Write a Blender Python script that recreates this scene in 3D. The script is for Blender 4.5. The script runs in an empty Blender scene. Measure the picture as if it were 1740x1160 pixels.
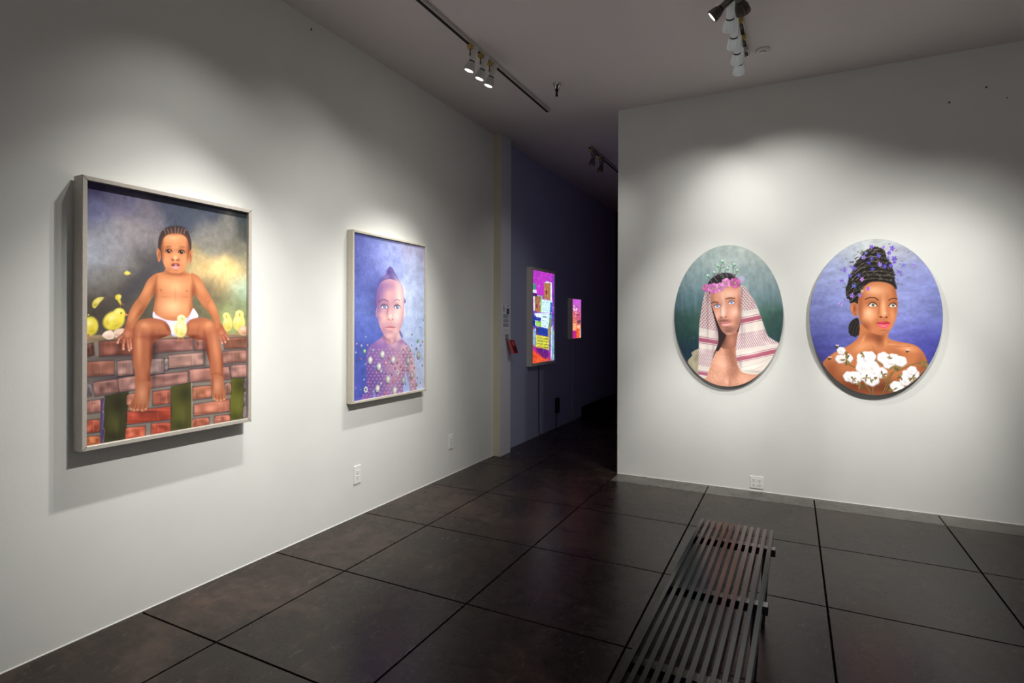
import bpy, bmesh, math, random
import numpy as np
from mathutils import Vector, Matrix

random.seed(7)
col = bpy.context.scene.collection
LW, RW, H = -2.956, 5.322, 3.559        # left wall x, far wall y, ceiling height
PX = -1.53                              # passage side edge of the far wall

# ------------------------------------------------------------------ helpers
def lin(h):
    if isinstance(h, str):
        h = h.lstrip('#'); c = [int(h[i:i+2], 16)/255 for i in (0, 2, 4)]
    else:
        c = [v/255 for v in h]
    return tuple(v/12.92 if v <= .04045 else ((v+.055)/1.055)**2.4 for v in c)

def material(name, color, rough=.5, metal=0., noise=None, bump=None, spec=.5, emit=None, strength=0.):
    m = bpy.data.materials.new(name); m.use_nodes = True
    nt = m.node_tree; b = nt.nodes['Principled BSDF']
    c = lin(color)
    b.inputs['Base Color'].default_value = (*c, 1)
    b.inputs['Roughness'].default_value = rough
    b.inputs['Metallic'].default_value = metal
    b.inputs['Specular IOR Level'].default_value = spec
    tc = nt.nodes.new('ShaderNodeTexCoord')
    if noise:
        sc, amt = noise
        n = nt.nodes.new('ShaderNodeTexNoise'); n.inputs['Scale'].default_value = sc; n.inputs['Detail'].default_value = 5
        nt.links.new(tc.outputs['Object'], n.inputs['Vector'])
        r = nt.nodes.new('ShaderNodeValToRGB')
        r.color_ramp.elements[0].position = .3; r.color_ramp.elements[1].position = .7
        r.color_ramp.elements[0].color = (*[v*(1-amt) for v in c], 1)
        r.color_ramp.elements[1].color = (*[min(1, v*(1+amt)) for v in c], 1)
        nt.links.new(n.outputs['Fac'], r.inputs['Fac']); nt.links.new(r.outputs['Color'], b.inputs['Base Color'])
    if bump:
        sc, st = bump
        n2 = nt.nodes.new('ShaderNodeTexNoise'); n2.inputs['Scale'].default_value = sc; n2.inputs['Detail'].default_value = 3
        nt.links.new(tc.outputs['Object'], n2.inputs['Vector'])
        bp = nt.nodes.new('ShaderNodeBump'); bp.inputs['Strength'].default_value = st; bp.inputs['Distance'].default_value = .002
        nt.links.new(n2.outputs['Fac'], bp.inputs['Height']); nt.links.new(bp.outputs['Normal'], b.inputs['Normal'])
    if emit:
        b.inputs['Emission Color'].default_value = (*lin(emit), 1); b.inputs['Emission Strength'].default_value = strength
    return m

class MB:
    """collects geometry for ONE mesh object"""
    def __init__(s): s.v = []; s.f = []; s.sm = []; s.mi = []
    def add(s, vs, fs, smooth=False, mi=0):
        o = len(s.v); s.v += [tuple(v) for v in vs]
        for f in fs: s.f.append(tuple(i+o for i in f)); s.sm.append(smooth); s.mi.append(mi)
        return s
    def box(s, a, b, mi=0):
        (x0, y0, z0), (x1, y1, z1) = a, b
        x0, x1 = min(x0, x1), max(x0, x1); y0, y1 = min(y0, y1), max(y0, y1); z0, z1 = min(z0, z1), max(z0, z1)
        return s.add([(x0,y0,z0),(x1,y0,z0),(x1,y1,z0),(x0,y1,z0),(x0,y0,z1),(x1,y0,z1),(x1,y1,z1),(x0,y1,z1)],
                     [(0,3,2,1),(4,5,6,7),(0,1,5,4),(1,2,6,5),(2,3,7,6),(3,0,4,7)], mi=mi)
    def quad(s, p, mi=0): return s.add(p, [tuple(range(len(p)))], mi=mi)
    def lathe(s, prof, org=(0,0,0), ax=(0,0,1), n=24, fin=None, caps=True, smooth=True):
        """prof: (distance along axis, radius); fin: {profile index: depth factor} for alternating ribs"""
        ax = Vector(ax).normalized(); t = Vector((1,0,0)) if abs(ax.x) < .9 else Vector((0,1,0))
        u = ax.cross(t).normalized(); w = ax.cross(u); org = Vector(org); vs = []; fs = []
        for j, (d, r) in enumerate(prof):
            for i in range(n):
                k = r
                if fin and j in fin and i % 2: k = r*fin[j]
                a = 2*math.pi*i/n
                vs.append(org + ax*d + (u*math.cos(a)+w*math.sin(a))*k)
        for j in range(len(prof)-1):
            for i in range(n):
                i2 = (i+1) % n
                fs.append((j*n+i, j*n+i2, (j+1)*n+i2, (j+1)*n+i))
        s.add(vs, fs, smooth)
        if caps:
            o = len(s.v)-len(vs)
            s.f.append(tuple(o+i for i in reversed(range(n)))); s.sm.append(False); s.mi.append(0)
            s.f.append(tuple(o+(len(prof)-1)*n+i for i in range(n))); s.sm.append(False); s.mi.append(0)
        return s
    def tube(s, pts, r, n=8):
        pts = [Vector(p) for p in pts]; vs = []; fs = []
        for i, p in enumerate(pts):
            d = (pts[min(i+1, len(pts)-1)]-pts[max(i-1, 0)]).normalized()
            t = Vector((1,0,0)) if abs(d.x) < .8 else Vector((0,1,0))
            u = d.cross(t).normalized(); w = d.cross(u)
            vs += [p+(u*math.cos(2*math.pi*k/n)+w*math.sin(2*math.pi*k/n))*r for k in range(n)]
        for i in range(len(pts)-1):
            for k in range(n):
                k2 = (k+1) % n; fs.append((i*n+k, i*n+k2, (i+1)*n+k2, (i+1)*n+k))
        fs.append(tuple(reversed(range(n)))); fs.append(tuple((len(pts)-1)*n+k for k in range(n)))
        return s.add(vs, fs, True)
    def build(s, name, mats, parent=None, bevel=0., loc=None):
        me = bpy.data.meshes.new(name); me.from_pydata(s.v, [], s.f)
        for m in (mats if isinstance(mats, (list, tuple)) else [mats]): me.materials.append(m)
        for p, sm, mi in zip(me.polygons, s.sm, s.mi): p.use_smooth = sm; p.material_index = mi
        bm = bmesh.new(); bm.from_mesh(me)
        bmesh.ops.recalc_face_normals(bm, faces=bm.faces)
        if bevel:
            bmesh.ops.bevel(bm, geom=list(bm.edges), offset=bevel, segments=2, affect='EDGES', profile=.5, clamp_overlap=True)
        bm.to_mesh(me); bm.free()
        o = bpy.data.objects.new(name, me); col.objects.link(o)
        if loc is not None: o.location = loc
        if parent: o.parent = parent
        return o

def tag(o, label, cat, group=None):
    o['label'] = label; o['category'] = cat
    if group: o['group'] = group
    return o
def thing(name, label, cat, loc, group=None, rz=0.):
    o = bpy.data.objects.new(name, None); col.objects.link(o)
    o.location = loc; o.rotation_euler = (0, 0, rz); o.empty_display_size = .1
    return tag(o, label, cat, group)
def struct(o): o['kind'] = 'structure'; return o

# ------------------------------------------------------------------ materials
M = {}
M['wall'] = material('wall_paint', (226,227,223), .75, noise=(3., .02), bump=(160., .12), spec=.25)
M['ceil'] = material('ceiling_paint', (228,220,218), .9, noise=(1.5, .02), spec=.2)
M['warm'] = material('wall_paint_warm', (205,199,180), .7, spec=.25)
M['hall'] = material('wall_paint_hall', (172,177,204), .75, spec=.25)
M['pilaster'] = material('pilaster_paint', (216,216,224), .75, spec=.25)
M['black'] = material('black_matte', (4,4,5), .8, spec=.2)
M['groove'] = material('floor_joint', (13,11,10), .9, spec=.1)
M['lip'] = material('wall_edge_highlight', (240,240,236), .6)  # paler than the wall, puts the wall-foot highlight into colour
M['frame'] = material('pewter_frame', (186,179,170), .42, metal=.12, noise=(60., .06))
M['frame2'] = material('champagne_frame', (206,199,183), .45, metal=.1, noise=(60., .05))
M['liner'] = material('frame_liner_black', (14,13,15), .7)
M['backing'] = material('backing_board', (40,38,36), .9)
M['edge'] = material('canvas_edge', (150,150,146), .8)
M['lbframe'] = material('lightbox_frame', (236,229,216), .5)
M['cord'] = material('cord_black', (14,14,16), .6)
M['cordw'] = material('cord_white', (190,190,196), .6)
M['plastic'] = material('outlet_plastic', (238,239,236), .4)
M['slot'] = material('outlet_slot', (60,60,60), .8)
M['track'] = material('track_grey', (196,190,184), .5)
M['trackslot'] = material('track_slot_black', (6,6,6), .7)
M['adapter'] = material('adapter_plastic', (196,164,88), .5)
M['alu'] = material('lamp_silver', (206,206,202), .4, metal=.1)
M['silver'] = material('lamp_silver_self_glow', (232,235,234), .4, emit=(232,240,238), strength=.075)  # faint emission stands in for bounce light on the lamp shells
M['alub'] = material('lamp_taupe', (120,112,104), .45, metal=.4)
M['collar'] = material('lamp_collar', (20,19,18), .5)
M['lens_on'] = material('lamp_lens_lit', (255,250,238), .3, emit=(255,250,236), strength=14.)
M['lens_off'] = material('lamp_lens', (190,190,186), .2)
M['chrome'] = material('sprinkler_chrome', (190,188,184), .22, metal=1.)
M['iron'] = material('sprinkler_dark', (28,26,25), .45, metal=.6)
M['white'] = material('detector_white', (232,226,223), .6)
M['bench'] = material('bench_dark_wood', (14,12,14), .16, noise=(30., .12), spec=.46)
M['benchbar'] = material('bench_bar', (20,19,19), .5)
M['bartop'] = material('bench_bar_pad', (170,165,158), .3, metal=.85)
M['paper'] = material('paper', (225,226,236), .7)
M['ink'] = material('printed_ink', (122,124,140), .8)
M['photo'] = material('printed_picture', (40,48,84), .7)
M['photo2'] = material('printed_picture_face', (90,100,140), .7)
M['clear'] = material('acrylic_holder', (150,146,146), .2)
M['red'] = material('card_red', (150,30,44), .5)
M['redl'] = material('card_red_pale', (196,98,98), .6)
M['redd'] = material('card_print_dark', (84,22,34), .5)
M['pin'] = material('pin_metal', (90,90,96), .4, metal=.7)
M['mark'] = material('wall_mark', (92,89,84), .9)

def floor_material(name, tint, dust):
    m = bpy.data.materials.new(name); m.use_nodes = True; nt = m.node_tree; b = nt.nodes['Principled BSDF']
    tc = nt.nodes.new('ShaderNodeTexCoord')
    def noise(scale, detail, rough=.6, stretch=None, dist=0.):
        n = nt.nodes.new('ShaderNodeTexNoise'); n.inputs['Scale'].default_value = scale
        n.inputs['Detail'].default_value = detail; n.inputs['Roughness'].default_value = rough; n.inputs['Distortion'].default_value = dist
        if stretch:
            mp = nt.nodes.new('ShaderNodeMapping'); mp.inputs['Scale'].default_value = stretch
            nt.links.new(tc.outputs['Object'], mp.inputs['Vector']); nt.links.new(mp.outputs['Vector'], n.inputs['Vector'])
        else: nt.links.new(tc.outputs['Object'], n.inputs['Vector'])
        return n
    n1 = noise(1.7, 6, .65, dist=.6); n2 = noise(9., 8, .7, (1, 1.7, 1), dist=.4)
    r = nt.nodes.new('ShaderNodeValToRGB'); e = r.color_ramp.elements
    e[0].position = .3; e[1].position = .72
    e[0].color = (*lin(tint[0]), 1); e[1].color = (*lin(tint[2]), 1)
    k = r.color_ramp.elements.new(.5); k.color = (*lin(tint[1]), 1)
    mx = nt.nodes.new('ShaderNodeMix'); mx.data_type = 'FLOAT'; mx.inputs['Factor'].default_value = .38
    nt.links.new(n1.outputs['Fac'], mx.inputs['A']); nt.links.new(n2.outputs['Fac'], mx.inputs['B'])
    nt.links.new(mx.outputs['Result'], r.inputs['Fac'])
    # fine pale scuffs
    n3 = noise(26., 6, .75, (1, .35, 1), dist=1.2)
    r3 = nt.nodes.new('ShaderNodeValToRGB'); r3.color_ramp.elements[0].position = .57; r3.color_ramp.elements[1].position = .82
    nt.links.new(n3.outputs['Fac'], r3.inputs['Fac'])
    sc = nt.nodes.new('ShaderNodeMath'); sc.operation = 'MULTIPLY'; sc.inputs[1].default_value = dust
    nt.links.new(r3.outputs['Color'], sc.inputs[0])
    cm = nt.nodes.new('ShaderNodeMix'); cm.data_type = 'RGBA'
    nt.links.new(sc.outputs[0], cm.inputs['Factor']); nt.links.new(r.outputs['Color'], cm.inputs['A'])
    cm.inputs['B'].default_value = (*lin((150,140,134)), 1)
    nt.links.new(cm.outputs['Result'], b.inputs['Base Color'])
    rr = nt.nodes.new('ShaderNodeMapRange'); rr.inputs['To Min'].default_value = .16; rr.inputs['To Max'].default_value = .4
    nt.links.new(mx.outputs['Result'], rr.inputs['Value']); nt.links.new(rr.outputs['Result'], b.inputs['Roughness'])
    b.inputs['Specular IOR Level'].default_value = .27; b.inputs['Specular Tint'].default_value = (1, .9, .86, 1)
    bp = nt.nodes.new('ShaderNodeBump'); bp.inputs['Strength'].default_value = .05; bp.inputs['Distance'].default_value = .003
    nt.links.new(n2.outputs['Fac'], bp.inputs['Height']); nt.links.new(bp.outputs['Normal'], b.inputs['Normal'])
    return m
M['floor'] = floor_material('stained_concrete', ((22,16,14), (42,32,28), (84,67,57)), .40)
M['strip'] = floor_material('stained_concrete_border', ((62,60,57), (88,85,81), (118,114,109)), .45)

def canvas_material(name, rough=.55, emission=0.):
    m = bpy.data.materials.new(name); m.use_nodes = True; nt = m.node_tree; b = nt.nodes['Principled BSDF']
    at = nt.nodes.new('ShaderNodeAttribute'); at.attribute_name = 'paint'
    if emission:
        b.inputs['Base Color'].default_value = (.01, .01, .012, 1)
        nt.links.new(at.outputs['Color'], b.inputs['Emission Color']); b.inputs['Emission Strength'].default_value = emission
        b.inputs['Roughness'].default_value = .35
    else:
        nt.links.new(at.outputs['Color'], b.inputs['Base Color']); b.inputs['Roughness'].default_value = rough
        b.inputs['Specular IOR Level'].default_value = .2
        tc = nt.nodes.new('ShaderNodeTexCoord'); n = nt.nodes.new('ShaderNodeTexNoise'); n.inputs['Scale'].default_value = 320
        nt.links.new(tc.outputs['Object'], n.inputs['Vector'])
        bp = nt.nodes.new('ShaderNodeBump'); bp.inputs['Strength'].default_value = .1; bp.inputs['Distance'].default_value = .001
        nt.links.new(n.outputs['Fac'], bp.inputs['Height']); nt.links.new(bp.outputs['Normal'], b.inputs['Normal'])
    return m
M['canvas'] = canvas_material('oil_paint')
M['screen'] = canvas_material('backlit_print', emission=1.15)

# ------------------------------------------------------------------ brush engine: paints canvases in their own millimetres
class Canvas:
    def __init__(s, w, h, px):
        s.px = px; s.nx = int(w/px)+1; s.ny = int(h/px)+1
        xs = np.linspace(0, w, s.nx); ys = np.linspace(0, h, s.ny); s.w = w; s.h = h
        s.X, s.Y = np.meshgrid(xs, ys); s.c = np.ones((s.ny, s.nx, 3))*.5
        s.rng = np.random.RandomState(5)
    def win(s, x0, x1, y0, y1):
        i0 = max(0, int(x0/s.w*(s.nx-1))); i1 = min(s.nx, int(x1/s.w*(s.nx-1))+2)
        j0 = max(0, int(y0/s.h*(s.ny-1))); j1 = min(s.ny, int(y1/s.h*(s.ny-1))+2)
        return (slice(j0, j1), slice(i0, i1)) if i1 > i0 and j1 > j0 else None
    def put(s, w, a, colr, mask=None):
        c = np.array(colr, float)/255
        if mask is not None: a = a*mask[w]
        s.c[w] = s.c[w]*(1-a[..., None]) + c*a[..., None]
    @staticmethod
    def spline(p, closed, n=6):
        p = np.array(p, float); k = len(p); out = []
        for i in range(k if closed else k-1):
            if closed: a, b, c, d = p[i-1], p[i], p[(i+1) % k], p[(i+2) % k]
            else: a, b, c, d = p[max(i-1, 0)], p[i], p[i+1], p[min(i+2, k-1)]
            for t in np.linspace(0, 1, n, endpoint=False):
                out.append(.5*((2*b)+(c-a)*t+(2*a-5*b+4*c-d)*t*t+(3*b-a-3*c+d)*t**3))
        if not closed: out.append(p[-1])
        return np.array(out)
    def polymask(s, p, f):
        w = s.win(p[:,0].min()-f, p[:,0].max()+f, p[:,1].min()-f, p[:,1].max()+f)
        if w is None: return None, None
        X, Y = s.X[w], s.Y[w]; ins = np.zeros(X.shape, bool); d2 = np.full(X.shape, 1e9)
        for i in range(len(p)):
            ax, ay = p[i-1]; bx, by = p[i]; ex, ey = bx-ax, by-ay; l = ex*ex+ey*ey
            if l < 1e-9: continue
            t = np.clip(((X-ax)*ex+(Y-ay)*ey)/l, 0, 1)
            d2 = np.minimum(d2, (X-ax-t*ex)**2+(Y-ay-t*ey)**2)
            if ay != by: ins ^= ((ay > Y) != (by > Y)) & (X < ex*(Y-ay)/(by-ay)+ax)
        sd = np.where(ins, 1, -1)*np.sqrt(d2)
        t = np.clip(sd/(2*f)+.5, 0, 1)
        return w, t*t*(3-2*t)
    def run(s, ops, mask=None):
        for op in ops:
            k = op[0]
            if k == 'bg':
                num = np.zeros(s.c.shape); den = np.zeros(s.X.shape)
                for x, y, c in op[2]:
                    g = 1e-9+np.exp(-((s.X-x)**2+(s.Y-y)**2)/(2*op[1]**2)); den += g
                    num += g[..., None]*np.array(c, float)/255
                s.c = num/den[..., None]
            elif k in ('S', 'P'):          # spline shape / straight polygon: colour, alpha, feather, points
                p = s.spline(op[4], True) if k == 'S' else np.array(op[4], float)
                w, a = s.polymask(p, max(op[3], s.px*.7))
                if w: s.put(w, a*op[2], op[1], mask)
            elif k == 'G':                 # shape with shading clipped inside it
                p = s.spline(op[4], True); w, a = s.polymask(p, max(op[3], s.px*.7))
                if not w: continue
                m = np.zeros(s.X.shape); m[w] = a*op[2]
                if mask is not None: m *= mask
                s.put(w, np.ones(a.shape), op[1], m); s.run(op[5], m)
            elif k == 'E':                 # soft ellipse: colour, alpha, hardness, centre, axis a, axis b
                (x, y), (ux, uy), (vx, vy) = op[4:7]; rx = abs(ux)+abs(vx); ry = abs(uy)+abs(vy)
                w = s.win(x-rx*1.3, x+rx*1.3, y-ry*1.3, y+ry*1.3)
                if w is None: continue
                det = ux*vy-uy*vx; X, Y = s.X[w]-x, s.Y[w]-y
                q = np.sqrt(((X*vy-Y*vx)/det)**2+((Y*ux-X*uy)/det)**2)
                hd = op[3]; t = np.clip((1.15-q)/(1.15-hd), 0, 1)
                s.put(w, t*t*(3-2*t)*op[2], op[1], mask)
            elif k == 'L':                 # brush line: colour, alpha, width, points
                p = s.spline(op[4], False, 5) if len(op[4]) > 2 else np.array(op[4], float)
                wd = op[3]; f = s.px*.8
                w = s.win(p[:,0].min()-wd-f, p[:,0].max()+wd+f, p[:,1].min()-wd-f, p[:,1].max()+wd+f)
                if w is None: continue
                X, Y = s.X[w], s.Y[w]; d2 = np.full(X.shape, 1e9)
                for i in range(1, len(p)):
                    ax, ay = p[i-1]; bx, by = p[i]; ex, ey = bx-ax, by-ay; l = ex*ex+ey*ey+1e-9
                    t = np.clip(((X-ax)*ex+(Y-ay)*ey)/l, 0, 1)
                    d2 = np.minimum(d2, (X-ax-t*ex)**2+(Y-ay-t*ey)**2)
                s.put(w, np.clip((wd/2-np.sqrt(d2))/(2*f)+.5, 0, 1)*op[2], op[1], mask)
            elif k == 'K':                 # woven check: kind, rgb, alpha, cell w, cell h, left, top, bottom, slope
                kind = op[1]; cw, ch, x0, y0, y1, sl = op[6:12]
                v = y0+sl*(s.X-x0)-s.Y; row = np.floor(v/ch); p = ((s.X-x0)/cw+.5*(row % 2)) % 1; q = v/ch-row
                if kind == 0: t = np.minimum(np.abs(p-.5)*1.25+np.abs(q-.5)*.9-.34, np.abs((p-q*.8+.1) % 1-.5)*1.6-.13)
                else: t = np.minimum(np.abs((p-q*.5) % 1-.45)-.15, np.hypot(p-.8, q-.3)-.17)
                a = np.clip(.5-t*5, 0, 1)*op[5]*(v > 0)*(s.Y > y1+sl*(s.X-x0))
                s.put((slice(None), slice(None)), a, op[2:5], mask)
            elif k == 'D':                 # specks: rgb, alpha, count, centre, radii, size
                al, n, x, y, rx, ry, z = op[4:11]
                for _ in range(int(n)):
                    t = s.rng.rand()*6.283; u = math.sqrt(s.rng.rand())
                    s.run([('E', op[1:4], al, .4, (x+rx*u*math.cos(t), y+ry*u*math.sin(t)), (z, 0), (0, z*1.4))], mask)
            elif k == 'C':                 # tonal depth and colour strength over the whole canvas
                s.c = np.clip((s.c-op[3])*op[1]+op[3], 0, 1); g = s.c.mean(2, keepdims=True); s.c = np.clip(g+(s.c-g)*op[2], 0, 1)
            elif k == 'N':                 # brushy mottling: amount, cell size x, cell size y
                amt, cx, cy = op[1:4]; g = s.rng.rand(int(s.h/cy)+3, int(s.w/cx)+3)
                gx = s.X/cx; gy = s.Y/cy; ix = gx.astype(int); iy = gy.astype(int); fx = gx-ix; fy = gy-iy
                fx = fx*fx*(3-2*fx); fy = fy*fy*(3-2*fy)
                v = (g[iy,ix]*(1-fx)+g[iy,ix+1]*fx)*(1-fy)+(g[iy+1,ix]*(1-fx)+g[iy+1,ix+1]*fx)*fy
                d = 1+(v-.5)[..., None]*2*amt
                if mask is not None: d = 1+(d-1)*mask[..., None]
                s.c = np.clip(s.c*d, 0, 1)
    def sample(s, x, y):
        gx = np.clip(x/s.w*(s.nx-1), 0, s.nx-1.001); gy = np.clip(y/s.h*(s.ny-1), 0, s.ny-1.001)
        ix = gx.astype(int); iy = gy.astype(int); fx = (gx-ix)[:, None]; fy = (gy-iy)[:, None]
        c = (s.c[iy,ix]*(1-fx)+s.c[iy,ix+1]*fx)*(1-fy)+(s.c[iy+1,ix]*(1-fx)+s.c[iy+1,ix+1]*fx)*fy
        return np.where(c <= .04045, c/12.92, ((c+.055)/1.055)**2.4)

def painted_mesh(name, cv, mat, to3d, oval=False, gain=1., step=2.3, parent=None):
    nx = int(cv.w/step)+1; ny = int(cv.h/step)+1
    U, V = np.meshgrid(np.linspace(-1, 1, nx), np.linspace(-1, 1, ny))
    if oval: X = U*np.sqrt(1-V*V/2); Y = V*np.sqrt(1-U*U/2)
    else: X, Y = U, V
    x = ((X+1)/2*cv.w).ravel(); y = ((Y+1)/2*cv.h).ravel()
    co = to3d(x/1000, y/1000)
    j, i = np.meshgrid(np.arange(ny-1), np.arange(nx-1), indexing='ij'); a = (j*nx+i).ravel()
    quads = np.stack([a, a+1, a+nx+1, a+nx], 1)
    me = bpy.data.meshes.new(name); n = len(x)
    me.vertices.add(n); me.vertices.foreach_set('co', co.astype(np.float32).ravel())
    me.loops.add(quads.size); me.loops.foreach_set('vertex_index', quads.astype(np.int32).ravel())
    me.polygons.add(len(quads)); me.polygons.foreach_set('loop_start', np.arange(0, quads.size, 4, dtype=np.int32))
    me.update(calc_edges=True)
    ca = me.color_attributes.new('paint', 'FLOAT_COLOR', 'POINT')
    c = np.clip(cv.sample(x, y)*gain, 0, .96 if mat is M['canvas'] else 4)
    ca.data.foreach_set('color', np.concatenate([c, np.ones((n, 1))], 1).astype(np.float32).ravel())
    me.materials.append(mat); me.validate()
    o = bpy.data.objects.new(name, me); col.objects.link(o)
    if parent: o.parent = parent
    return o

def parse(text):
    """brush script: one stroke per line, 'G ... .' clips what is between to a shape"""
    root = []; st = [root]
    for ln in text.split('\n'):
        q = ln.split()
        if not q: continue
        k = q[0]
        if k == '.': st.pop(); continue
        if k == 'b':
            w = [float(x) for x in q[2:]]; st[-1].append(('bg', float(q[1]), [(w[i], w[i+1], w[i+2:i+5]) for i in range(0, len(w), 5)])); continue
        if k in 'NKDC': st[-1].append((k, *map(float, q[1:]))); continue
        v = [float(x) for x in q[1:]]; c = v[:3]; v = v[3:]
        pr = lambda a: [(a[i], a[i+1]) for i in range(0, len(a), 2)]
        if k in 'SPL': st[-1].append((k, c, v[0], v[1], pr(v[2:])))
        elif k == 'G': sub = []; st[-1].append((k, c, v[0], v[1], pr(v[2:]), sub)); st.append(sub)
        elif k == 'B': st[-1].append(('E', c, v[0], -.15, (v[1], v[2]), (v[3], 0), (0, v[4])))
        elif k == 'O': st[-1].append(('E', c, v[0], v[1], (v[2], v[3]), (v[4], 0), (0, v[5])))
        elif k == 'E': st[-1].append(('E', c, v[0], v[1], (v[2], v[3]), (v[4], v[5]), (v[6], v[7])))
    return root

ART = {}
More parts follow.
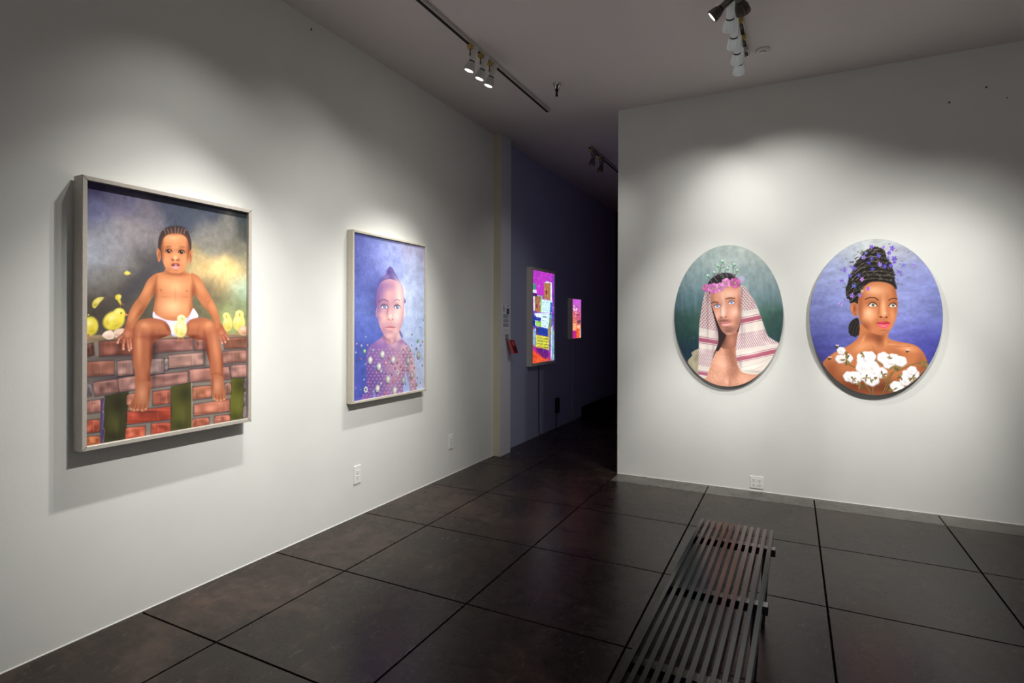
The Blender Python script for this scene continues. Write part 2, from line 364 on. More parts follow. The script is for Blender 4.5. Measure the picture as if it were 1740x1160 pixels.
# brush work of the 'baby' canvas, in millimetres from its lower left corner
ART['baby'] = parse('''
b 41 17 1202 74 69 102 146 1194 79 77 102 364 1201 71 74 92 617 1191 69 75 90 849 1197 60 67 76 30 1085 118 119 154 160 1138 125 120 144 289 1109 119 113 124 81 987 154 154 165 181 1016 155 149 153 36 874 169 172 185 147 886 150 148 154 260 990 138 132 136 304 934 117 112 114 428 1133 74 80 95 486 1143 71 76 90 572 1083 125 122 120 710 1121 123 120 116 839 1123 75 79 75 617 988 129 126 118 788 991 117 114 104 529 894 165 148 111 664 864 237 205 146 759 872 226 193 132 582 857 214 182 128 839 925 154 148 120 789 786 179 186 158 850 754 164 188 168 664 778 184 162 118 600 766 110 100 84 664 701 106 98 80 760 687 138 143 112 840 644 127 138 102 618 631 111 107 82 692 633 151 160 108 260 860 91 88 86 304 872 80 78 80 203 832 139 136 136 260 807 81 76 76 182 719 90 84 80 224 767 77 72 72 101 766 122 118 114 30 761 143 143 146 43 691 93 86 79 148 652 79 73 68 50 627 75 69 64 260 670 95 90 80 82 535 87 80 74 530 596 106 99 80 290 625 90 85 74
N .06 19 25
N .04 6.6 8.8
S 76 74 80 .75 35 334 914 365 878 290 794 203 683 148 666 161 718 231 797 297 872
S 77 83 98 .5 40 428 1157 528 1175 617 1166 512 1057 445 1063
P 133 123 114 1 2.6 -12 506 204 507 414 501 914 497 916 -45 853 -217 -11 -34
P 148 128 105 1 3.9 -12 508 204 510 446 499 914 493 914 478 446 478 204 474 -12 472
B 90 76 64 .6 115 484 120 15
B 176 154 128 .5 37 503 56 10.2
B 109 92 76 .5 414 483 96 11.6
B 111 98 80 .5 770 490 88 10.3
B 58 50 56 .6 218 398 382 22
B 60 52 60 .7 162 305 282 24
B 74 66 72 .6 619 317 348 22
B 51 48 58 .6 328 330 302 16
P 69 67 47 1 2.7 83 222 190 232 177 0 74 -6
E 111 112 56 .45 -.15 119 92 39 -6 0 -74
E 46 43 34 .6 -.15 146 176 50 -6 0 -64
E 43 40 32 .5 -.15 129 18 59 -11 0 -42
E 123 122 72 .25 -.15 136 68 14 -2 0 -64
P 84 84 47 1 3.2 395 233 501 251 513 -5 393 -7
E 111 112 56 .45 -.15 440 94 48 -7 0 -82
B 46 43 34 .6 473 187 62 71
E 43 40 32 .5 -.15 453 11 73 -12 0 -47
E 123 122 72 .25 -.15 461 66 17 -2 0 -71
P 100 102 46 1 3.7 744 246 829 243 820 1 735 -1
E 111 112 56 .45 -.15 766 100 58 -8 0 -90
B 46 43 34 .6 806 202 75 78
E 43 40 32 .5 -.15 782 9 89 -14 0 -52
E 123 122 72 .25 -.15 791 70 20 -3 0 -78
P 50 42 54 .62 3.9 7 469 37 475 43 413 7 404
G 103 69 62 1 2 10 457 17 467 27 470 35 463 40 426 34 416 17 411 10 418
E 152 110 101 .5 -.15 17 458 10 2 4 -20
E 63 42 39 .5 -.15 13 446 11 -3 -4 -20
E 63 42 39 .5 -.15 30 452 11 2 3 -21
E 152 110 101 .5 -.15 15 458 10 -4 -5 -20
E 63 42 39 .5 -.15 32 428 11 2 4 -21
E 63 42 39 .5 -.15 19 436 10 -4 -4 -20
E 63 42 39 .5 -.15 33 458 11 -2 -2 -21
L 152 110 101 .4 2 24 465 22 441 24 417
L 63 42 39 .4 2 15 465 18 441 19 417
L 152 110 101 .4 2 24 465 23 441 28 417
B 152 110 101 .5 24 463 18 7.1
B 63 42 39 .6 24 416 18 9.2
.
P 50 42 54 .62 4 57 480 208 485 208 404 59 404
G 121 76 65 1 2 62 468 69 476 195 480 204 472 204 419 195 410 71 410 63 418
B 73 46 41 .5 142 422 29 26
E 176 118 105 .5 -.15 119 439 28 6 6 -26
E 176 118 105 .5 -.15 104 428 27 8 8 -25
B 73 46 41 .5 149 456 29 26
B 176 118 105 .5 109 418 28 26
B 176 118 105 .5 90 439 28 26
E 73 46 41 .5 -.15 167 453 28 -10 -7 -25
L 176 118 105 .4 2 87 477 84 446 84 415
L 73 46 41 .4 2.1 162 474 162 443 159 412
L 176 118 105 .4 2.1 112 476 110 445 112 414
B 176 118 105 .5 131 473 107 7.4
B 73 46 41 .6 131 412 107 9.5
.
P 50 42 54 .62 4.6 300 482 515 490 520 413 300 406
G 125 85 80 1 2.3 305 469 314 478 499 484 510 475 513 429 503 418 314 413 305 422
E 76 52 50 .5 -.15 314 442 35 -13 -7 -23
E 181 131 124 .5 -.15 454 423 40 4 4 -25
E 181 131 124 .5 -.15 503 430 40 -14 -8 -24
E 181 131 124 .5 -.15 430 431 39 7 6 -25
E 181 131 124 .5 -.15 394 467 37 -14 -8 -23
E 181 131 124 .5 -.15 371 474 37 8 6 -24
E 181 131 124 .5 -.15 464 453 39 10 7 -25
L 181 131 124 .4 2.5 485 475 485 446 482 416
L 76 52 50 .4 2.3 335 479 331 451 331 423
L 181 131 124 .4 2.4 434 476 431 448 429 419
B 181 131 124 .5 405 475 155 8.1
B 76 52 50 .6 405 418 155 10.4
.
P 50 42 54 .62 5 518 476 587 479 591 410 520 410
G 133 91 82 1 2.5 522 462 532 472 572 474 584 464 587 426 577 416 534 416 523 426
E 81 56 51 .5 -.15 553 456 18 4 6 -23
E 190 137 127 .5 -.15 556 432 18 -7 -8 -22
E 190 137 127 .5 -.15 552 457 18 5 8 -22
E 81 56 51 .5 -.15 549 456 19 -5 -6 -23
E 190 137 127 .5 -.15 554 466 19 3 4 -23
E 81 56 51 .5 -.15 536 458 18 4 6 -23
E 81 56 51 .5 -.15 526 426 18 -7 -8 -22
L 190 137 127 .4 2.5 549 471 552 445 551 418
L 81 56 51 .4 2.6 568 470 570 444 568 418
L 190 137 127 .4 2.5 534 471 531 445 538 419
B 190 137 127 .5 554 469 45 8.5
B 81 56 51 .6 554 417 45 10.9
.
P 50 42 54 .62 5.4 692 480 862 486 862 411 697 411
G 127 84 69 1 2.7 698 466 709 476 844 481 856 470 856 428 844 418 714 417 702 427
E 184 129 110 .5 -.15 841 424 36 -5 -3 -25
B 77 52 43 .5 825 439 36 25
E 184 129 110 .5 -.15 801 438 34 -10 -8 -24
E 77 52 43 .5 -.15 850 467 34 -11 -9 -24
E 77 52 43 .5 -.15 803 470 34 7 7 -25
E 184 129 110 .5 -.15 852 437 35 6 7 -25
E 77 52 43 .5 -.15 798 444 34 -10 -8 -24
L 184 129 110 .4 2.8 741 477 736 449 747 421
L 77 52 43 .4 2.7 716 477 719 450 711 422
L 184 129 110 .4 2.9 816 475 819 446 822 418
B 184 129 110 .5 776 474 119 9
B 77 52 43 .6 777 419 119 11.6
.
P 50 42 54 .62 3.9 6 389 126 389 129 313 6 313
G 141 95 82 1 2 10 376 17 385 114 385 122 376 125 328 117 319 17 318 10 326
E 202 142 127 .5 -.15 71 332 24 -5 -3 -24
B 85 58 51 .5 47 333 24 24
E 202 142 127 .5 -.15 68 376 24 -3 -1 -24
E 85 58 51 .5 -.15 64 333 23 5 6 -24
E 85 58 51 .5 -.15 50 339 22 7 7 -24
B 202 142 127 .5 104 332 24 25
E 202 142 127 .5 -.15 52 338 23 3 4 -24
L 202 142 127 .4 2 64 381 67 352 61 323
L 85 58 51 .4 2 31 383 32 354 35 325
L 202 142 127 .4 2 67 380 66 352 70 322
B 202 142 127 .5 66 379 84 7.2
B 85 58 51 .6 66 322 84 9.3
.
P 50 42 54 .62 4.2 133 385 207 388 215 306 137 305
G 143 110 104 1 2.1 137 372 144 381 196 383 205 375 210 321 203 312 148 311 140 319
E 87 67 64 .5 -.15 191 370 18 3 5 -27
E 204 162 155 .5 -.15 159 329 17 -5 -5 -26
E 204 162 155 .5 -.15 150 327 17 3 6 -26
E 87 67 64 .5 -.15 172 356 17 -6 -7 -25
B 204 162 155 .5 187 374 18 27
E 204 162 155 .5 -.15 172 335 17 4 7 -26
E 204 162 155 .5 -.15 155 328 17 -5 -4 -26
L 204 162 155 .4 2.2 199 377 200 345 201 313
L 87 67 64 .4 2.1 178 378 177 346 182 314
L 204 162 155 .4 2.1 171 378 174 347 169 315
B 204 162 155 .5 172 376 50 7.5
B 87 67 64 .6 172 314 50 9.7
.
P 50 42 54 .62 4.5 287 387 362 387 363 301 287 299
G 144 121 118 1 2.3 291 373 300 382 350 382 359 373 359 317 350 307 300 306 291 315
B 87 74 73 .5 350 326 19 28
E 205 176 173 .5 -.15 300 330 18 -4 -3 -27
E 205 176 173 .5 -.15 300 371 18 -5 -6 -27
E 205 176 173 .5 -.15 303 322 19 -2 -1 -28
B 205 176 173 .5 314 338 19 28
E 87 74 73 .5 -.15 354 361 19 1 4 -28
E 205 176 173 .5 -.15 311 373 18 -7 -8 -26
L 205 176 173 .4 2.3 342 377 345 343 346 310
L 87 74 73 .4 2.3 349 376 347 343 350 309
L 205 176 173 .4 2.3 324 378 325 344 329 311
B 205 176 173 .5 324 375 50 7.9
B 87 74 73 .6 325 310 50 10.1
.
P 50 42 54 .62 4.7 360 382 387 385 387 320 362 313
G 132 119 118 1 2.3 363 369 369 379 378 380 384 371 384 335 378 324 370 321 364 328
E 190 175 173 .5 -.15 379 330 12 -2 -2 -22
E 80 73 73 .5 -.15 378 340 12 -4 -5 -21
E 190 175 173 .5 -.15 370 332 12 -2 -2 -22
E 190 175 173 .5 -.15 382 341 12 2 4 -22
E 80 73 73 .5 -.15 370 346 12 -4 -6 -21
E 80 73 73 .5 -.15 372 355 12 1 3 -22
B 190 175 173 .5 372 372 12 22
L 190 175 173 .4 2.4 377 376 378 351 376 326
L 80 73 73 .4 2.4 381 375 382 350 378 326
L 190 175 173 .4 2.4 366 376 370 351 372 326
B 190 175 173 .5 374 374 15 8
B 80 73 73 .6 374 325 15 10.3
.
P 50 42 54 .62 4.7 378 399 580 408 581 330 381 323
G 155 121 112 1 2.4 384 386 393 396 564 403 574 394 574 347 564 336 396 330 386 339
E 219 176 165 .5 -.15 559 356 38 8 8 -26
E 94 74 69 .5 -.15 432 383 35 -12 -7 -24
E 219 176 165 .5 -.15 531 381 38 3 4 -26
E 94 74 69 .5 -.15 564 379 39 -7 -3 -26
B 219 176 165 .5 486 342 38 26
E 219 176 165 .5 -.15 413 390 36 3 3 -25
E 94 74 69 .5 -.15 407 393 36 3 4 -25
L 219 176 165 .4 2.5 538 392 539 362 540 332
L 94 74 69 .4 2.5 501 394 505 364 505 335
L 219 176 165 .4 2.5 511 394 511 364 513 334
B 219 176 165 .5 477 393 144 8.3
B 94 74 69 .6 477 335 144 10.6
.
P 50 42 54 .62 5.4 688 407 852 409 852 330 690 326
G 137 99 89 1 2.7 693 392 704 402 834 404 846 394 846 347 834 336 707 333 695 343
E 83 61 55 .5 -.15 803 364 34 6 7 -26
E 197 149 136 .5 -.15 822 367 34 5 7 -26
E 197 149 136 .5 -.15 827 379 35 -6 -4 -26
B 197 149 136 .5 825 375 35 27
E 197 149 136 .5 -.15 698 353 31 -11 -9 -24
E 83 61 55 .5 -.15 716 390 32 -8 -6 -25
E 197 149 136 .5 -.15 728 368 33 -6 -4 -26
L 197 149 136 .4 2.8 730 401 734 371 737 341
L 83 61 55 .4 2.8 794 398 798 367 800 337
L 197 149 136 .4 2.8 754 400 757 370 759 340
B 197 149 136 .5 768 397 114 9
B 83 61 55 .6 769 338 114 11.6
.
P 50 42 54 .62 4 31 292 142 300 150 228 41 221
G 147 108 102 1 2 36 279 42 288 131 295 140 287 145 242 138 233 52 227 43 235
E 89 66 63 .5 -.15 99 279 22 -9 -6 -22
E 89 66 63 .5 -.15 70 256 22 -4 -1 -23
E 209 159 152 .5 -.15 43 259 21 -8 -5 -22
E 89 66 63 .5 -.15 107 269 23 -4 -2 -24
E 89 66 63 .5 -.15 73 246 22 -9 -6 -22
E 89 66 63 .5 -.15 130 249 23 -4 -2 -24
E 209 159 152 .5 -.15 93 237 22 5 6 -24
L 209 159 152 .4 2.1 108 287 108 259 108 231
L 89 66 63 .4 2.1 98 288 96 260 96 233
L 209 159 152 .4 2 55 292 56 264 58 237
B 209 159 152 .5 90 287 78 7.3
B 89 66 63 .6 90 232 78 9.4
.
P 50 42 54 .62 4.2 137 300 229 308 233 233 144 227
G 153 115 108 1 2.1 142 287 149 297 217 303 226 294 228 248 221 238 156 234 147 242
E 93 70 67 .5 -.15 202 286 20 -7 -5 -23
E 93 70 67 .5 -.15 186 293 20 -4 -2 -24
E 93 70 67 .5 -.15 195 291 20 5 7 -24
E 217 168 160 .5 -.15 183 286 20 -8 -6 -23
B 217 168 160 .5 206 250 21 25
E 217 168 160 .5 -.15 194 290 20 -9 -7 -22
E 217 168 160 .5 -.15 207 247 21 -5 -3 -24
L 217 168 160 .4 2.2 205 294 206 266 204 237
L 93 70 67 .4 2.1 163 298 160 270 167 241
L 217 168 160 .4 2.2 215 294 213 265 217 236
B 217 168 160 .5 185 294 63 7.5
B 93 70 67 .6 185 238 63 9.7
.
P 50 42 54 .62 4.5 289 301 490 310 490 239 289 232
G 155 113 106 1 2.3 294 288 303 298 474 305 484 296 484 254 474 244 304 238 295 247
E 94 69 66 .5 -.15 369 267 36 1 3 -24
E 94 69 66 .5 -.15 410 281 36 9 8 -23
E 94 69 66 .5 -.15 342 285 35 6 6 -23
E 94 69 66 .5 -.15 436 287 37 6 6 -24
E 94 69 66 .5 -.15 311 292 35 -7 -3 -23
B 219 166 158 .5 462 264 39 24
E 219 166 158 .5 -.15 378 249 36 3 4 -24
L 219 166 158 .4 2.4 440 294 436 267 445 239
L 94 69 66 .4 2.3 356 301 357 274 358 248
L 219 166 158 .4 2.4 450 293 446 266 454 238
B 219 166 158 .5 387 296 144 8
B 94 69 66 .6 387 243 144 10.3
.
P 50 42 54 .62 5 490 317 734 318 744 236 495 241
G 154 110 100 1 2.5 497 303 507 313 715 313 728 303 735 253 725 242 511 247 500 257
E 218 162 150 .5 -.15 539 273 42 -11 -5 -25
E 218 162 150 .5 -.15 540 300 42 2 3 -26
B 94 67 62 .5 572 256 43 26
E 218 162 150 .5 -.15 728 288 45 -17 -9 -25
E 94 67 62 .5 -.15 719 260 45 9 9 -27
E 94 67 62 .5 -.15 707 260 46 -14 -7 -26
B 218 162 150 .5 523 302 42 26
L 218 162 150 .4 2.6 620 309 620 278 618 248
L 94 67 62 .4 2.7 657 306 660 275 660 244
L 218 162 150 .4 2.5 528 316 525 286 525 256
B 218 162 150 .5 611 307 176 8.6
B 94 67 62 .6 612 247 176 11.1
.
P 50 42 54 .62 5.5 736 321 862 322 862 238 742 244
G 160 119 112 1 2.8 742 306 753 317 844 318 857 307 857 256 845 246 758 250 746 261
E 226 175 165 .5 -.15 770 280 28 -4 -3 -27
E 97 73 69 .5 -.15 782 292 27 -10 -9 -26
E 97 73 69 .5 -.15 764 294 28 3 6 -28
E 97 73 69 .5 -.15 746 304 27 -6 -5 -27
E 226 175 165 .5 -.15 851 279 29 1 4 -28
B 226 175 165 .5 825 287 29 28
E 226 175 165 .5 -.15 795 291 28 4 8 -28
L 226 175 165 .4 2.8 756 318 759 286 760 254
L 97 73 69 .4 2.8 792 315 788 283 789 251
L 226 175 165 .4 2.9 805 314 809 282 805 250
B 226 175 165 .5 799 312 86 9.1
B 97 73 69 .6 800 249 86 11.7
.
P 50 42 54 .62 3.9 8 309 31 277 31 227 8 222
G 112 104 108 1 2 10 296 14 297 24 282 29 266 29 240 23 230 16 229 10 236
E 164 155 160 .5 -.15 28 258 10 -2 -1 -17
E 69 63 67 .5 -.15 21 256 9 3 5 -17
E 164 155 160 .5 -.15 18 249 9 2 5 -17
B 164 155 160 .5 13 267 9.8 18
E 164 155 160 .5 -.15 22 270 10 -2 -2 -17
E 69 63 67 .5 -.15 20 244 10 1 3 -18
B 69 63 67 .5 16 258 9.9 18
L 164 155 160 .4 2 25 278 23 259 24 240
L 69 63 67 .4 2 14 279 16 260 14 241
L 164 155 160 .4 2 26 278 24 259 28 239
B 164 155 160 .5 19 277 14 7.1
B 69 63 67 .6 19 240 14 9.2
.
P 50 42 54 .62 3.9 7 206 70 210 70 144 8 145
G 169 119 108 1 2 10 194 18 203 59 206 67 198 67 158 59 149 18 150 10 158
E 102 73 67 .5 -.15 44 197 15 -6 -5 -21
E 102 73 67 .5 -.15 15 160 15 -3 -1 -22
B 237 175 160 .5 41 187 16 22
E 237 175 160 .5 -.15 59 187 16 1 3 -22
E 102 73 67 .5 -.15 49 155 16 0 3 -22
E 102 73 67 .5 -.15 34 200 15 -6 -5 -21
E 237 175 160 .5 -.15 58 194 15 3 6 -22
L 237 175 160 .4 2 35 203 37 177 33 152
L 102 73 67 .4 2 54 200 57 174 57 149
L 237 175 160 .4 2 25 204 27 178 29 153
E 237 175 160 .5 -.15 38 201 42 -5 0 -7
E 102 73 67 .6 -.15 38 150 42 -6 0 -9
.
P 50 42 54 .62 3.9 8 119 63 118 66 51 8 54
G 162 84 66 1 2 10 107 18 115 53 114 61 106 62 66 55 57 18 59 10 67
E 228 129 106 .5 -.15 61 104 15 0 3 -23
E 228 129 106 .5 -.15 37 90 15 -4 -2 -22
E 98 52 42 .5 -.15 44 79 15 -3 -1 -22
E 228 129 106 .5 -.15 45 104 14 2 5 -22
B 228 129 106 .5 16 78 14 22
E 228 129 106 .5 -.15 25 84 14 -4 -2 -22
E 228 129 106 .5 -.15 14 70 14 -6 -4 -21
L 228 129 106 .4 2 38 112 37 86 36 61
L 98 52 42 .4 2 30 113 32 87 30 62
L 228 129 106 .4 2 37 112 36 86 38 60
E 228 129 106 .5 -.15 36 110 37 -6 0 -7
E 98 52 42 .6 -.15 36 60 37 -6 0 -9
.
P 50 42 54 .62 3.9 8 45 67 38 70 -6 8 -6
G 182 106 72 1 2 11 33 18 41 56 36 65 27 66 8 60 -1 18 -2 11 6
E 110 64 45 .5 -.15 20 22 15 -3 0 -15
E 241 157 114 .5 -.15 42 16 14 -8 -4 -14
E 110 64 45 .5 -.15 48 10 15 -2 0 -16
E 241 157 114 .5 -.15 29 26 15 0 2 -16
E 241 157 114 .5 -.15 28 29 15 0 2 -16
E 241 157 114 .5 -.15 31 15 15 -7 -3 -14
E 110 64 45 .5 -.15 54 20 15 1 3 -16
L 241 157 114 .4 2 21 38 24 21 17 7
L 110 64 45 .4 2 17 38 19 22 13 8
L 241 157 114 .4 2 44 33 45 17 42 2
E 241 157 114 .5 -.15 38 33 39 -7 0 -7
E 110 64 45 .6 -.15 38 2 39 -8 0 -9
.
P 50 42 54 .62 4.3 179 218 225 221 214 153 179 157
G 161 108 91 1 2.2 181 205 190 215 214 216 220 208 213 167 203 160 190 161 181 171
E 227 159 138 .5 -.15 189 167 14 1 4 -24
E 227 159 138 .5 -.15 197 177 14 2 6 -23
E 227 159 138 .5 -.15 211 206 13 4 8 -23
E 97 66 57 .5 -.15 219 189 14 -2 -1 -23
E 227 159 138 .5 -.15 218 193 14 -4 -3 -23
E 97 66 57 .5 -.15 179 197 14 -2 -1 -23
E 227 159 138 .5 -.15 199 167 14 -4 -4 -23
L 227 159 138 .4 2.2 195 215 192 189 194 162
L 97 66 57 .4 2.2 190 216 186 190 188 163
L 227 159 138 .4 2.2 187 216 186 190 189 162
B 227 159 138 .5 199 213 30 7.6
E 97 66 57 .6 -.15 199 160 30 -4 0 -10
.
P 50 42 54 .62 4.6 300 220 397 222 397 140 302 142
G 164 97 81 1 2.3 304 206 313 216 384 217 393 208 393 156 384 146 315 147 306 157
E 231 145 126 .5 -.15 372 157 22 -6 -3 -27
E 99 59 51 .5 -.15 384 183 22 4 8 -27
E 99 59 51 .5 -.15 387 155 22 -8 -6 -26
E 99 59 51 .5 -.15 367 183 22 -8 -7 -25
E 99 59 51 .5 -.15 355 174 22 1 4 -27
E 99 59 51 .5 -.15 334 210 22 -4 -2 -26
B 231 145 126 .5 364 195 22 27
L 231 145 126 .4 2.4 376 210 374 178 375 146
L 99 59 51 .4 2.3 342 214 345 182 339 151
L 231 145 126 .4 2.4 375 210 371 179 377 146
B 231 145 126 .5 348 211 66 7.9
E 99 59 51 .6 -.15 349 148 66 -9 0 -10
.
P 50 42 54 .62 4.3 178 136 400 135 400 56 178 68
G 176 80 64 1 2.2 184 124 192 132 384 130 393 121 394 72 384 63 192 72 184 82
E 107 49 40 .5 -.15 341 93 40 0 4 -26
E 241 124 104 .5 -.15 212 118 37 -12 -3 -24
E 107 49 40 .5 -.15 299 89 39 -14 -5 -24
E 107 49 40 .5 -.15 347 65 40 -13 -4 -25
E 107 49 40 .5 -.15 253 104 38 -14 -5 -24
E 107 49 40 .5 -.15 371 74 41 1 4 -26
E 107 49 40 .5 -.15 311 112 39 4 6 -26
L 241 124 104 .4 2.2 206 140 209 111 210 82
L 107 49 40 .4 2.2 253 134 249 105 256 75
L 241 124 104 .4 2.3 331 123 329 93 335 62
E 241 124 104 .5 -.15 285 127 160 -22 0 -8
E 107 49 40 .6 -.15 285 69 160 -25 0 -10
.
P 50 42 54 .62 4.3 173 56 270 52 270 -11 171 -6
G 184 95 73 1 2.1 176 43 185 52 257 49 266 39 266 4 257 -5 183 -2 175 8
E 241 142 115 .5 -.15 250 15 21 3 6 -22
E 111 58 46 .5 -.15 182 33 21 -6 -2 -20
E 241 142 115 .5 -.15 196 15 21 -6 -2 -21
E 241 142 115 .5 -.15 191 49 20 -8 -4 -20
B 241 142 115 .5 195 48 21 21
E 111 58 46 .5 -.15 227 19 20 -10 -6 -19
E 241 142 115 .5 -.15 206 20 21 0 4 -21
L 241 142 115 .4 2.2 192 52 194 28 190 5
L 111 58 46 .4 2.2 235 45 238 20 234 -3
L 241 142 115 .4 2.2 199 51 198 27 199 4
E 241 142 115 .5 -.15 220 46 66 -11 0 -8
E 111 58 46 .6 -.15 220 -1 66 -12 0 -10
.
P 50 42 54 .62 4.5 295 58 398 50 398 -11 293 -6
G 177 86 69 1 2.3 299 45 308 54 384 48 394 37 394 5 384 -4 306 -1 297 8
E 108 53 43 .5 -.15 334 43 23 -6 -2 -20
E 108 53 43 .5 -.15 381 4 23 -9 -5 -20
E 108 53 43 .5 -.15 364 24 22 -10 -6 -19
E 241 132 110 .5 -.15 308 44 22 -3 1 -21
B 108 53 43 .5 380 17 23 21
E 108 53 43 .5 -.15 351 33 23 0 3 -21
E 108 53 43 .5 -.15 299 36 21 -10 -5 -19
L 241 132 110 .4 2.3 329 49 332 26 332 3
L 108 53 43 .4 2.3 319 51 321 28 324 5
L 241 132 110 .4 2.4 380 41 382 18 379 -5
E 241 132 110 .5 -.15 345 45 70 -11 0 -8
E 108 53 43 .6 -.15 345 0 70 -12 0 -10
.
P 50 42 54 .62 5 510 222 624 219 624 144 510 145
G 167 107 84 1 2.5 514 207 524 217 609 215 620 204 620 161 609 151 524 151 514 161
E 101 65 52 .5 -.15 571 175 25 2 6 -25
E 235 158 129 .5 -.15 607 177 26 0 4 -25
E 235 158 129 .5 -.15 522 190 25 -3 0 -24
E 101 65 52 .5 -.15 543 170 25 2 6 -25
E 235 158 129 .5 -.15 599 176 25 -10 -8 -23
E 101 65 52 .5 -.15 515 194 24 3 6 -24
E 235 158 129 .5 -.15 565 164 25 -6 -4 -24
L 235 158 129 .4 2.5 540 214 544 186 546 158
L 101 65 52 .4 2.5 538 214 540 186 536 159
L 235 158 129 .4 2.5 527 216 524 188 530 160
B 235 158 129 .5 566 210 78 8.5
E 101 65 52 .6 -.15 566 154 78 -9 0 -11
.
P 50 42 54 .62 5.5 700 224 745 224 745 152 705 152
G 154 111 98 1 2.7 704 209 714 219 730 220 742 209 742 169 732 158 718 158 707 168
E 218 163 147 .5 -.15 722 187 16 2 6 -25
B 94 67 61 .5 718 189 17 25
E 94 67 61 .5 -.15 717 169 16 -4 -5 -24
E 218 163 147 .5 -.15 735 188 16 2 7 -25
E 94 67 61 .5 -.15 730 176 16 -6 -8 -23
E 94 67 61 .5 -.15 724 189 16 3 8 -24
E 94 67 61 .5 -.15 719 187 17 -3 -2 -24
L 218 163 147 .4 2.7 713 217 713 190 709 163
L 94 67 61 .4 2.8 720 217 717 190 718 162
L 218 163 147 .4 2.8 727 216 726 188 723 161
B 218 163 147 .5 724 214 28 8.9
B 94 67 61 .6 724 160 28 11.4
.
P 50 42 54 .62 5 517 125 739 129 739 52 517 58
G 167 107 88 1 2.5 523 111 533 121 721 124 732 114 732 69 721 59 533 63 523 73
E 235 158 134 .5 -.15 618 84 41 0 4 -26
E 235 158 134 .5 -.15 611 84 41 -10 -3 -24
E 235 158 134 .5 -.15 534 85 38 -14 -6 -23
E 235 158 134 .5 -.15 530 105 38 -12 -5 -23
E 235 158 134 .5 -.15 682 103 42 -12 -4 -25
B 235 158 134 .5 608 101 41 25
B 235 158 134 .5 640 95 42 26
L 235 158 134 .4 2.7 708 110 711 80 711 50
L 101 65 55 .4 2.7 698 111 697 82 696 53
L 235 158 134 .4 2.7 674 114 670 86 678 55
E 235 158 134 .5 -.15 624 119 159 -20 0 -9
E 101 65 55 .6 -.15 625 62 159 -23 0 -11
.
P 50 42 54 .62 5 509 48 611 43 611 -10 506 -8
G 167 99 80 1 2.5 512 34 523 44 596 40 606 30 607 6 596 -4 520 -3 511 7
E 101 61 50 .5 -.15 526 20 23 -8 -4 -18
E 101 61 50 .5 -.15 518 20 22 4 6 -18
E 101 61 50 .5 -.15 576 24 23 -11 -6 -17
E 235 148 124 .5 -.15 512 30 22 -11 -6 -16
B 235 148 124 .5 599 29 24 19
E 101 61 50 .5 -.15 587 4 23 -10 -6 -17
E 101 61 50 .5 -.15 589 1 24 0 3 -19
L 235 148 124 .4 2.6 576 36 578 16 581 -4
L 101 61 50 .4 2.5 534 42 530 24 532 4
L 235 148 124 .4 2.5 540 42 539 22 535 4
E 235 148 124 .5 -.15 558 38 69 -11 0 -8
E 101 61 50 .6 -.15 558 -1 69 -12 0 -11
.
P 50 42 54 .62 5.3 639 45 739 40 742 -5 634 -4
G 167 104 88 1 2.7 642 31 654 41 723 37 735 26 737 11 726 1 649 1 640 11
E 235 155 134 .5 -.15 698 20 24 2 5 -16
E 101 63 55 .5 -.15 694 30 24 0 3 -16
E 235 155 134 .5 -.15 724 25 24 -8 -3 -15
E 101 63 55 .5 -.15 690 21 24 2 4 -16
B 235 155 134 .5 720 14 25 16
E 235 155 134 .5 -.15 668 19 24 -4 0 -16
E 101 63 55 .5 -.15 701 8 24 -1 3 -16
L 235 155 134 .4 2.7 700 34 702 18 705 1
L 101 63 55 .4 2.7 679 37 680 21 683 5
L 235 155 134 .4 2.7 676 37 674 22 677 6
E 235 155 134 .5 -.15 688 34 68 -10 0 -9
E 101 63 55 .6 -.15 688 3 68 -11 0 -11
.
P 50 42 54 .62 5.7 825 244 866 240 866 165 825 165
G 109 95 101 1 2.9 828 228 838 238 852 236 862 225 862 183 852 172 839 171 828 182
E 160 142 151 .5 -.15 841 187 17 1 6 -26
E 66 58 63 .5 -.15 849 199 16 -6 -9 -23
B 66 58 63 .5 843 207 17 25
E 66 58 63 .5 -.15 848 209 16 -6 -8 -24
E 66 58 63 .5 -.15 855 191 17 1 5 -26
B 160 142 151 .5 860 218 17 26
E 66 58 63 .5 -.15 834 218 16 2 7 -25
L 160 142 151 .4 2.9 842 233 841 205 849 175
L 66 58 63 .4 2.9 834 234 834 205 834 177
L 160 142 151 .4 2.9 836 234 834 205 834 177
B 160 142 151 .5 845 231 25 9.2
B 66 58 63 .6 845 174 25 11.8
.
P 50 42 54 .62 5.7 822 163 866 163 866 93 822 79
G 136 119 122 1 2.9 826 147 836 158 851 158 862 147 863 110 852 95 836 90 826 97
B 83 73 75 .5 839 123 17 24
E 196 175 178 .5 -.15 842 120 17 2 7 -24
E 83 73 75 .5 -.15 850 129 17 2 7 -24
E 83 73 75 .5 -.15 846 134 17 -5 -6 -23
E 83 73 75 .5 -.15 850 121 17 1 5 -24
E 83 73 75 .5 -.15 862 126 17 2 7 -24
E 83 73 75 .5 -.15 827 143 17 1 5 -24
L 196 175 178 .4 2.9 853 151 849 125 855 97
L 83 73 75 .4 2.9 856 150 858 124 862 96
L 196 175 178 .4 2.9 854 151 857 124 847 98
B 196 175 178 .5 844 150 27 9.2
E 83 73 75 .6 -.15 844 98 27 -3 0 -12
.
P 50 42 54 .62 5.7 820 78 867 76 867 -8 818 -2
G 125 110 110 1 2.9 823 62 835 72 851 72 863 61 863 10 851 0 834 2 822 14
E 181 162 163 .5 -.15 843 48 18 -5 -5 -27
E 181 162 163 .5 -.15 852 53 17 2 10 -28
E 181 162 163 .5 -.15 852 17 17 1 8 -29
